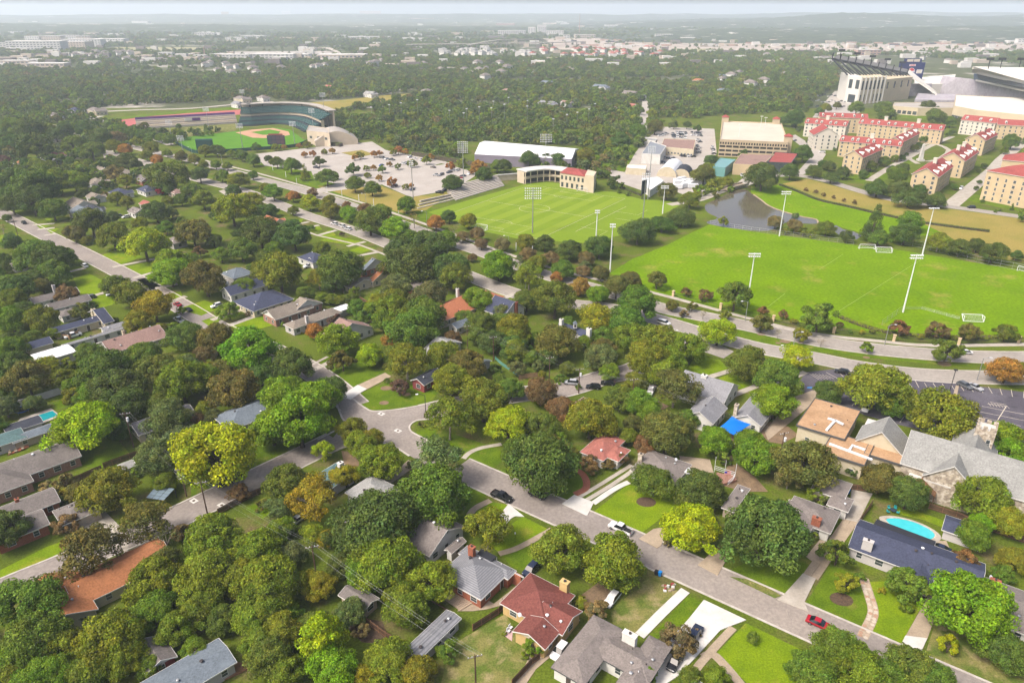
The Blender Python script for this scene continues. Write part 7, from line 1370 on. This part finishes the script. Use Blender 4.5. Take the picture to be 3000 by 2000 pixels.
# ---------------------------------------------------------------- the far city
mat('far_white', (0.70,0.68,0.64), c2=(0.60,0.57,0.53), scale=.02); mat('far_tan', (0.58,0.48,0.38), c2=(0.50,0.42,0.34), scale=.02); mat('far_brick', (0.48,0.30,0.24)); mat('far_glass', (0.10,0.12,0.14), rough=.2); mat('rail_ballast', (0.40,0.34,0.28), c2=(0.50,0.42,0.35), scale=.01, c3=(0.28,0.24,0.20), scale3=.02, lo3=.5, hi3=.65); mat('far_field', (0.28,0.27,0.13), c2=(0.34,0.30,0.16), scale=.01)
def far_block(x, y, wpx, hpx, m, label, dep=None, wins=True, name='far_building', roof=None):
    k = mpp(x, y); w = wpx*k; h = max(5, hpx*k); d = dep or min(60, max(18, w*.35)); o_ = G(x, y); t = thing(name, label, 'building', (o_.x, o_.y, 0), R.uniform(-.12,.12), 'buildings of the far city')
    obj('wall', MB().box(-w/2,w/2,0,d,0,h), m, t); obj('roof', MB().box(-w/2-.4,w/2+.4,-.4,d+.4,h,h+.8), roof or 'far_white', t)
    if wins and hpx > 5:
        n = max(2, int(w/9)); rows = max(1, int(h/4.5))
        for r_ in range(min(rows, 6)):
            wb_ = MB()
            for i in range(min(n, 40)): c = -w/2+w*(i+.5)/min(n, 40); q = w/min(n, 40)*.3; wb_.box(c-q, c+q, -.12, 0, h*(r_+.3)/rows, h*(r_+.72)/rows)
            o = obj('windows', wb_, 'far_glass', t); o['kind'] = 'stuff'
FB = '''10 142 40 14 white white block at the far left edge|100 146 150 22 white long white apartment slab at the far left|195 142 120 18 tan pale apartment slab right of the long white one|240 138 110 20 white white office with glazed corner at the far left|320 130 90 14 white low white hall right of the glazed office|95 118 45 10 white small white slab above the left apartments|150 118 60 11 tan tan slab above the left apartments|200 116 50 11 white white slab above the glazed office|245 117 40 10 tan tan slab above the white office
45 196 90 16 tan low tan school at the left edge of the far woods|135 204 110 16 tan flat-roofed tan apartments in the left woods|40 150 40 8 white white roof behind the left apartments|485 170 40 14 white white gabled hall in the far left field|600 110 55 12 white white conference building in the far haze|515 110 28 6 white white box in the far field|690 118 60 7 white long white warehouse in the far middle|740 115 70 9 white white store with red edge in the far middle|545 170 40 10 brick brick building by the thin red mast
800 172 120 12 white long white depot along the far trees|860 170 90 10 white second white depot along the far trees|1000 172 140 10 tan pale depot at the end of the ramp|640 168 50 8 tan low tan shed in the far middle|690 174 80 12 white white truck depot in the far middle|1065 116 90 7 white white warehouse right of the far middle|1085 48 60 14 brick pair of pink towers on the far horizon|540 36 0 0 tan x|660 55 20 18 tan square tan tower in the far haze|838 42 24 8 brick brick block on the far horizon
1235 62 70 7 brick orange-roofed mall in the far haze|1350 60 60 5 white white mall in the far haze|1500 106 80 14 white white apartment slab near the overpass|1558 102 22 20 white white office tower near the overpass|1588 100 24 24 white taller white office tower near the overpass|1625 106 50 14 white white office wing with dark legs|1660 112 18 8 white white box beside the overpass|1715 112 60 9 tan tan depot beside the railyard|1480 75 55 6 brick pink row on the far ridge|1610 72 40 4 tan pale row on the far ridge
1790 82 40 8 white white hall on the far wooded ridge|1820 80 30 8 tan tan hall on the far wooded ridge|1880 76 60 8 white white college block on the far ridge|2025 78 60 8 brick brick college hall with white cupola on the far ridge|1890 83 22 5 white small white roof on the far ridge|1945 112 50 10 white white plant at the railyard|2090 112 10 10 tan tan water tower base at the railyard|2470 112 50 8 white white shed at the right railyard|2540 112 60 12 tan tan depot at the right railyard|2690 110 160 8 white long white shed at the right railyard|2880 112 60 8 white white shed at the far right|2960 96 60 6 tan tan hall at the far right edge
2560 66 50 5 brick brick roof on the right ridge|2465 75 30 7 brick brick hall with white spire on the right ridge|2530 82 22 4 brick small brick roof on the right ridge|2545 162 70 14 brick brick gym with white roof in the right woods|2990 130 20 14 white white box at the far right edge|2420 180 60 10 tan tan low block in the right woods|940 58 40 6 white white roof in the far middle haze|760 60 90 5 white row of white roofs on the far plain|560 62 40 5 white bright white roof on the far plain|290 58 60 5 white pale roofs on the far left plain|420 62 50 4 tan pale tan roofs on the far left plain|150 55 70 5 white white roofs on the far left plain|270 78 50 6 brick pink block on the far left plain|330 82 50 5 white white shed on the far left plain|410 68 50 5 white white warehouse on the far left plain'''
for e in FB.replace('\n', '|').split('|'):
    x, y, w, h, m_, lab = e.split(' ', 5)
    if float(w): far_block(float(x), float(y), float(w), float(h), 'far_'+m_, lab)
# townhouses with pale and coral roofs: individuals
tr_ = random.Random(12); n_ = 0
for (x0, x1, y0, y1, n, rf, nm) in ((1290,1560,148,168,34,'r_lgrey','grey-roofed townhouse in the far terrace rows'),(1540,1960,146,172,46,'r_salmon','coral-roofed townhouse beyond the woods'),(220,400,155,172,16,'r_taupe','taupe-roofed villa in the far left woods'),(330,620,178,186,14,'r_taupe','low pale roof along the far left trees'),(2100,2300,222,268,7,'r_taupe','roof peeping from the right-hand woods'),(600,1500,185,245,26,'r_taupe','roof peeping from the middle woods'),(2200,3000,150,186,12,'r_taupe','roof beyond the stadium in the woods')):
    for k in range(n):
        x, y = tr_.uniform(x0, x1), tr_.uniform(y0, y1); w = G(x, y); key = ('th', rf)
        if key not in BODYM:
            rb = MB(); rz = roof_planes(rb, -7, 7, -5, 5, 7.0, 'hu', .6); rb.m = [0]*len(rb.f); wb_ = MB().box(-6.5,6.5,-4.5,4.5,0,6.9); BODYM[key] = (rb.mesh('roof', (rf,)), wb_.mesh('wall', ('w_white',)), MB().box(-.7,.7,-.06,.06,0,1.5).mesh('window', ('glass',)))
        t = thing('townhouse', nm, 'house', (w.x, w.y, 0), ANGD+tr_.choice((0, 1.57))+tr_.uniform(-.1,.1), nm.split(' in ')[0].split(' beyond ')[0].split(' along ')[0].split(' peeping ')[0]+'s, '+' '.join(nm.split()[-3:]), tr_.uniform(.9, 1.35))
        link('roof', BODYM[key][0], t); link('wall', BODYM[key][1], t)
# railyard: ballast, rows of wagons, highway and ramp
slab('railyard', [(1590,114),(2000,111),(3060,113),(3060,152),(2300,154),(1900,152),(1640,146)], 'rail_ballast', .3); slab('far_field', [(290,150),(340,139),(600,139),(620,146),(540,152)], 'far_field', .3); slab('far_field', [(1960,146),(2100,143),(2080,152),(1990,156)], 'far_field', .3); slab('far_lot', [(740,176),(960,170),(1070,178),(900,184)], 'lot_paving', .3); slab('far_lot', [(380,165),(520,150),(640,152),(980,150),(980,158),(640,162)], 'lot_paving', .25)
WAG = {}
for k in range(120):
    row = k % 9; x = tr_.uniform(1650, 3000); y = 120+row*2.2; w = G(x, y); c = tr_.choice(('far_white','far_tan','far_brick','r_navy2','far_brick','rail_ballast'))
    if c not in WAG: WAG[c] = MB().box(-16,16,-1.6,1.6,1,4.6).box(-14,14,-1.2,1.2,.4,1).mesh('freight_car', (c,))
    o = link('freight_car', WAG[c], None, (w.x, w.y, .3), tr_.uniform(-.02,.02)); tag(o, {'far_white':'white','far_tan':'tan','far_brick':'rust red','r_navy2':'dark','rail_ballast':'dusty brown'}[c]+' string of freight cars standing in the far railyard', 'freight car', {'far_white':'white','far_tan':'tan','far_brick':'rust red','r_navy2':'dark','rail_ballast':'dusty brown'}[c]+' freight cars in the far railyard')
def viaduct(pts, zs, w, label):
    ln = [Vector((*G(x, y, z), z)) for (x, y), z in zip(pts, zs)]; t = thing('viaduct', label, 'viaduct', ln[0].xy.to_3d()); o_ = ln[0].xy; d2 = dense([l.xy-o_ for l in ln], 6); n = len(d2); zz = []
    for i in range(n): u = i/(n-1)*(len(zs)-1); j = min(int(u), len(zs)-2); zz.append(zs[j]+(zs[j+1]-zs[j])*(u-j))
    L, Q = offset(d2, w/2), offset(d2, -w/2); P = [(*L[i], zz[i]) for i in range(n)]+[(*Q[i], zz[i]) for i in range(n)]+[(*L[i], zz[i]-2.4) for i in range(n)]+[(*Q[i], zz[i]-2.4) for i in range(n)]
    F = [f for i in range(n-1) for f in ((i+n,i+1+n,i+1,i),(i,i+1,i+1+2*n,i+2*n),(i+1+n,i+n,i+3*n,i+1+3*n),(i+2*n,i+1+2*n,i+1+3*n,i+3*n))]
    obj('deck', MB().faces(P, F), 'concrete', t)
    for i in range(1, n-1, 2): obj('pier', MB().box(d2[i].x-1.5,d2[i].x+1.5,d2[i].y-1.5,d2[i].y+1.5,0,zz[i]-2.4), 'concrete', t)
viaduct([(1310,141),(1370,132),(1420,122),(1470,116),(1560,114),(1600,118)], (2,9,18,22,20,12), 12, 'pale motorway ramp rising on piers'); viaduct([(1190,130),(1330,128),(1480,126),(1600,124),(1700,122)], (10,11,12,12,9), 16, 'long dark motorway viaduct behind the ramp'); viaduct([(920,140),(960,140),(985,150),(995,160)], (9,9,5,1), 12, 'looping pale bridge ramp in the far middle')
for x, yb, yt, m_, lab in ((1697,100,40,'far_brick','red and white radio mast beside the overpass'),(601,168,136,'far_brick','thin red flagpole mast in the far left'),(870,160,148,'far_white','small white water tank mast')):
    b_ = G(x, yb); h = ztop((x, yb), yt); e = Bld('radio_mast', lab, 'mast', (x, yb)); e.part('mast', MB().tube([(b_.x,b_.y,0),(b_.x,b_.y,h)], [2.0,.5], 4), m_)

# scattered roofs of the plain, too small to tell apart
db = MB(); dr = random.Random(17)
for _ in range(380):
    y = dr.uniform(48, 200)**1.0; x = dr.uniform(-20, 3020); w = G(x, y); s = dr.uniform(6, 16)*(1 if y > 120 else 2.0); h_ = dr.uniform(4, 9)
    db.box(w.x-s, w.x+s, w.y-s*.5, w.y+s*.5, 0, h_+3, dr.choice((0, 0, 1, 2)))
o = struct('distant_roofs', db, ['far_white', 'far_tan', 'r_taupe'], 'scatter of tiny pale roofs across the distant plain', stuff=True)

# ---------------------------------------------------------------- the rest of the woods: one mass
LM = [(t[5], t[6], t[0], t[1]) for t in TREES]
def poly_in(x, y, poly):
    c = False; j = len(poly)-1
    for i in range(len(poly)):
        if (poly[i][1] > y) != (poly[j][1] > y) and x < (poly[j][0]-poly[i][0])*(y-poly[i][1])/(poly[j][1]-poly[i][1])+poly[i][0]: c = not c
        j = i
    return c
def far_proto(i):
    me, H, _ = crown_mesh('woodland_crown', 31.3*i+2.2, 24, 900, 0.105, 'oak')
    # a short trunk so that crowns do not float
    o = bpy.data.objects.new('woodland_crown_%d' % i, me)
    return o, H
WC = bpy.data.collections.new('woodland_crowns')
for i in range(6): WC.objects.link(far_proto(i)[0])
def woodland(name, pts, label, coll=None, nv=6):
    """pts: (x, y, z, scale, rot, colour)"""
    me = bpy.data.meshes.new(name); me.from_pydata([p[:3] for p in pts], [], [])
    for nm, ty, key, vals in (('sc','FLOAT','value',[p[3] for p in pts]), ('rz','FLOAT','value',[p[4] for p in pts]), ('idx','INT','value',[i % nv for i in range(len(pts))])):
        a = me.attributes.new(nm, ty, 'POINT'); a.data.foreach_set(key, vals)
    a = me.attributes.new('wood_color', 'FLOAT_COLOR', 'POINT'); a.data.foreach_set('color', [c for p in pts for c in (*p[5], 1.0)])
    o = link(name, me); o['kind'] = 'stuff'; o['label'] = label
    ng = bpy.data.node_groups.new(name, 'GeometryNodeTree')
    ng.interface.new_socket('Geometry', in_out='INPUT', socket_type='NodeSocketGeometry'); ng.interface.new_socket('Geometry', in_out='OUTPUT', socket_type='NodeSocketGeometry')
    N = ng.nodes; gi = N.new('NodeGroupInput'); go = N.new('NodeGroupOutput'); ip = N.new('GeometryNodeInstanceOnPoints'); ci = N.new('GeometryNodeCollectionInfo')
    ci.inputs['Collection'].default_value = coll or WC; ci.inputs['Separate Children'].default_value = True; ci.inputs['Reset Children'].default_value = True
    def attr(nm, ty):
        a = N.new('GeometryNodeInputNamedAttribute'); a.data_type = ty; a.inputs[0].default_value = nm; return a.outputs[0]
    cx = N.new('ShaderNodeCombineXYZ'); ng.links.new(attr('rz','FLOAT'), cx.inputs[2])
    ng.links.new(gi.outputs[0], ip.inputs['Points']); ng.links.new(ci.outputs[0], ip.inputs['Instance']); ip.inputs['Pick Instance'].default_value = True
    ng.links.new(attr('idx','INT'), ip.inputs['Instance Index']); ng.links.new(cx.outputs[0], ip.inputs['Rotation']); ng.links.new(attr('sc','FLOAT'), ip.inputs['Scale'])
    ng.links.new(ip.outputs[0], go.inputs[0])
    md = o.modifiers.new('scatter', 'NODES'); md.node_group = ng
    return o
# crowns of the far mass take their colour from the instance
m = MATS['leaves'].copy(); m.name = 'leaves_far'; MATS['leaves_far'] = m; t = m.node_tree
oi = [n for n in t.nodes if n.type == 'OBJECT_INFO'][0]
ia = t.nodes.new('ShaderNodeAttribute'); ia.attribute_type = 'INSTANCER'; ia.attribute_name = 'wood_color'
for l in list(oi.outputs['Color'].links): t.links.new(ia.outputs['Color'], l.to_socket)
for o_ in WC.objects: o_.data.materials[0] = m
OPEN = []          # clearings, as photo outlines
OPEN += [LOT, SOC, POND,
 [(0,640),(0,612),(60,640),(420,815),(700,960),(660,985),(300,850)],
 [(300,448),(620,400),(650,380),(690,360),(960,350),(1010,420),(1080,412),(1330,475),(1420,470),(1640,530),(1800,560),(1870,530),(1990,560),(2080,600),(2200,545),(2300,535),(3000,640),(3000,1200),(2600,1200),(2000,1020),(1500,880),(1100,780),(700,600),(300,480)],
 [(310,365),(400,330),(820,305),(850,302),(1000,290),(1230,268),(1240,278),(1120,300),(960,335),(850,350),(540,400),(420,385)],
 [(1380,418),(1700,430),(1690,475),(1380,470)],
 [(1870,440),(1950,360),(2090,340),(2300,330),(2440,300),(2460,190),(2520,165),(2720,170),(3000,190),(3000,640),(2280,545),(1990,570),(1780,530)],
 [(2420,270),(2520,255),(2560,330),(2300,345)],
 [(1868,300),(1905,290),(1900,400),(1880,400)], [(230,345),(300,315),(800,290),(850,300),(640,325),(330,365)],[(80,395),(230,340),(250,350),(150,385)]]
CLR = [[(0,128),(90,118),(300,112),(300,146),(0,150)], [(0,172),(90,168),(90,195),(0,195)], [(40,190),(230,185),(230,205),(80,205)], [(300,138),(610,138),(610,150),(300,150)], [(740,140),(960,136),(1070,168),(1060,180),(800,178),(640,180),(620,165)],
 [(1260,150),(1560,150),(1560,168),(1300,170)], [(1580,110),(3060,110),(3060,156),(1640,152),(1570,130)], [(1330,135),(1620,118),(1640,135),(1560,142)], [(1290,146),(1560,140),(1900,160),(1900,172),(1560,172),(1300,170)]]
wr = random.Random(21); pts = []; near_pts = []
def wcol(d):
    c = COLR[wr.choices('DEMVNKG', (26, 28, 14, 10, 8, 1.5, 10))[0]]; k = wr.uniform(0.8, 1.2)
    return tuple(v*k for v in c)
cell = {}
for t in TREES: cell.setdefault((int(t[0]//14), int(t[1]//14)), []).append(t)
def clear_of(x, y, rr):
    i, j = int(x//14), int(y//14)
    return all((t[0]-x)**2+(t[1]-y)**2 > (0.8*(t[2]+rr))**2 for a in (-1,0,1) for b in (-1,0,1) for t in cell.get((i+a, j+b), ()))
y = 395.0
while y < 4600:
    step = 9.5 if y < 1500 else 9.5 + (y-1500)*0.0065
    half = y*0.80 + 40
    x = -half
    while x < half:
        xx, yy = x + wr.uniform(-.5,.5)*step, y + wr.uniform(-.5,.5)*step; x += step*wr.uniform(0.85, 1.2)
        px, py = pix(xx, yy, 0)
        if not -60 < px < 3060: continue
        if any(poly_in(px, py, q) for q in OPEN): continue
        if any(poly_in(px, py, q) for q in CLR) and wr.random() < 0.94: continue
        if yy > 1250 and noise.noise(Vector((xx/260, yy/150, 4.7))) > 0.34-min(.14, (yy-1250)/12000) and wr.random() < 0.9: continue
        nz = noise.noise(Vector((xx/70, yy/70, 1.3)))
        if nz > (0.33 if yy < 1400 else 0.30) and wr.random() < 0.75: continue
        if py > 560 and px < 900: continue
        r_ = 3.0+4.8*wr.random()**1.4*(step/9.5)**0.55
        if not clear_of(xx, yy, r_): continue
        pts.append((xx, yy, r_*0.12, r_, wr.random()*6.28, wcol(yy)))
    y += step*0.93
woodland('woodland', pts, 'dense belt of mixed green trees stretching to the hazy hills')
print('woodland trees', len(pts))

# ---------------------------------------------------------------- every tree near enough to tell apart
def describe(t):
    x, y, r, c, k, px, py = t
    size = 'small' if r < 2.4 else 'large' if r > 6.2 else 'medium'
    best = min(((abs(px-l[0])*1.0+abs(py-l[1])*1.5, l) for l in MARKS), key=lambda e: e[0])
    l = best[1]; dx, dy = px-l[0], (py-l[1])*1.5
    rel = ('right of' if dx > 0 else 'left of') if abs(dx) > abs(dy) else ('in front of' if dy > 0 else 'behind')
    w = {'s':'shrub','b':'leafless tree'}.get(k, 'tree')
    return size, CW[c], KN[k][0], w, rel, l[2]
tr = random.Random(5)
# fill the gaps of the neighbourhood canopy where no lawn, road or roof is
NBH = [(0,435),(300,490),(680,610),(1080,790),(1480,890),(1880,965),(2040,1040),(2230,1210),(2330,1330),(2560,1420),(3000,1560),(3000,2060),(-60,2060),(-60,450)]
segs = [(a, b, w) for ln, w in ROADLN for a, b in zip(ln, ln[1:])]
def off_road(x, y, rr):
    for a, b, w in segs:
        dx, dy = b.x-a.x, b.y-a.y; L = dx*dx+dy*dy
        t = max(0, min(1, ((x-a.x)*dx+(y-a.y)*dy)/L)) if L else 0
        if (a.x+dx*t-x)**2+(a.y+dy*t-y)**2 < (w+rr)**2: return False
    return True
kb = [(min(q[0] for q in k), max(q[0] for q in k), min(q[1] for q in k), max(q[1] for q in k), k) for k in KEEP]
cars_ = [(o.location.x, o.location.y) for o in bpy.data.objects if o.get('category') in ('car', 'van', 'pickup truck', 'chair', 'pergola', 'deck', 'fence') and o.parent is None]
for _ in range(9000):
    px, py = tr.uniform(-60, 3060), 435+1600*tr.random()**1.25
    if not poly_in(px, py, NBH): continue
    if py < 1060 and tr.random() > .3: continue
    w = G(px, py); rr = tr.uniform(2.6, 5.6)
    if not clear_of(w.x, w.y, rr*.62): continue
    if any(b0-.45*rr < w.x < b1+.45*rr and c0-.6*rr < w.y < c1+.6*rr and any(poly_in(w.x+dx*rr, w.y+dy*rr, k) for dx, dy in ((0,0),(.5,0),(-.5,0),(0,.7),(0,-.4))) for b0, b1, c0, c1, k in kb): continue
    if not off_road(w.x, w.y, rr*.75): continue
    s_ = 1.75*rr/(CAM_H-1.75*rr)                       # keep the roofs, lawns and streets behind it in sight
    hid = [(w.x*(1+s_*f), w.y*(1+s_*f)) for f in (.35, .7, 1.0)]
    if any(not off_road(x, y, rr*.3) for x, y in hid): continue
    if any(b0-2 < x < b1+2 and c0-2 < y < c1+2 and (poly_in(x-.6*rr, y, k) or poly_in(x, y, k) or poly_in(x+.6*rr, y, k)) for x, y in hid for b0, b1, c0, c1, k in kb): continue
    if any((cx-w.x)**2+(cy-w.y)**2 < (rr+1.5)**2 for cx, cy in cars_): continue
    t = (w.x, w.y, rr, tr.choices('DEMVNGY', (16, 28, 26, 16, 7, 6, 1.5))[0], 'o' if rr > 2.9 else 'r', *pix(w.x, w.y, rr*.8))
    TREES.append(t); cell.setdefault((int(w.x//14), int(w.y//14)), []).append(t)
big = sorted((t for t in TREES if t[4] in 'oat'), key=lambda t: -t[2]/mpp(t[5], max(t[6], 60)))
keep = set(id(t) for t in big[:300]); rest = [t for t in big[300:]]
TREES = [t for t in TREES if t[4] not in 'oat' or id(t) in keep]
WB = bpy.data.collections.new('belt_trees')
for i, (me, tm, H, hole) in enumerate(PROTO['oak']):
    bm = bmesh.new(); bm.from_mesh(me); nf = len(bm.faces); bm.from_mesh(tm)
    bm.faces.ensure_lookup_table()
    for f in bm.faces[nf:]: f.material_index = 1
    m2 = bpy.data.meshes.new('belt_tree'); bm.to_mesh(m2); bm.free(); m2.materials.append(MATS['leaves_far']); m2.materials.append(MATS['bark'])
    WB.objects.link(bpy.data.objects.new('belt_tree_%d' % i, m2))
woodland('tree_belt', [(t[0], t[1], t[2]*.27, t[2], (i*2.4) % 6.28, tuple(v*tr.uniform(.88, 1.12) for v in COLR[t[3]])) for i, t in enumerate(rest)], 'smaller trees filling the gaps between the houses and along the avenue', WB, 6)
print('trees', len(TREES), 'belt', len(rest))
used = {}
for n_, t in enumerate(TREES):
    x, y, r, c, k, px, py = t
    P_ = PROTO[KW[k]]; me, tm, H, hole = P_[n_ % len(P_)]
    size, cw, shp, w, rel, lm = describe(t)
    lab = f'{size} {cw} {w} {rel} {lm}' if k != 'b' else f'{size} leafless tree {rel} {lm}'
    used.setdefault(lab, []).append((n_, t, me, tm, H, hole))
ORD = ['', 'second', 'third', 'fourth', 'fifth', 'sixth', 'seventh', 'eighth', 'ninth', 'tenth']
for lab, lst in used.items():
    mk = [l for l in MARKS if lab.endswith(l[2])][0]
    lst.sort(key=lambda e: abs(e[1][5]-mk[0])+abs(e[1][6]-mk[1])*1.5)
    for q, (n_, t, me, tm, H, hole) in enumerate(lst):
        x, y, r, c, k, px, py = t
        sq = 1.0 if k in 'ct' else tr.uniform(0.88, 1.06)
        grp = 'shrubs and bushes' if k == 's' else 'trees of the neighbourhood' if py > 560 else 'trees of the campus and parking lots'
        full = lab if len(lst) == 1 else ('nearest ' if q == 0 else ORD[min(q, 9)]+' nearest ')+lab
        full = ' '.join(full.split()[:16])
        e = thing(KN[k][1], full, 'shrub' if k == 's' else 'tree', (x, y, 0), tr.uniform(0, 6.28), grp, (r, r, r*sq))
        col = [v*tr.uniform(0.88, 1.14) for v in COLR[c]]
        link('trunk', tm, e, (0, 0, hole)); link('crown', me, e, (0, 0, hole), color=col)
# ---------------------------------------------------------------- haze: the air over the whole place
hm = bpy.data.materials.new('haze'); hm.use_nodes = True; t = hm.node_tree
t.nodes.remove(t.nodes['Principled BSDF'])
pv = t.nodes.new('ShaderNodeVolumePrincipled')
pv.inputs['Color'].default_value = (0.80, 0.90, 1.0, 1); pv.inputs['Density'].default_value = HAZE; pv.inputs['Anisotropy'].default_value = 0.1
t.links.new(pv.outputs[0], t.nodes['Material Output'].inputs['Volume'])
MATS['haze'] = hm
hz = struct('haze', MB().box(-16500, 16500, -700, 17500, -1.5, 190), 'haze', stuff=True)
hz['label'] = 'pale haze lying over the whole valley'
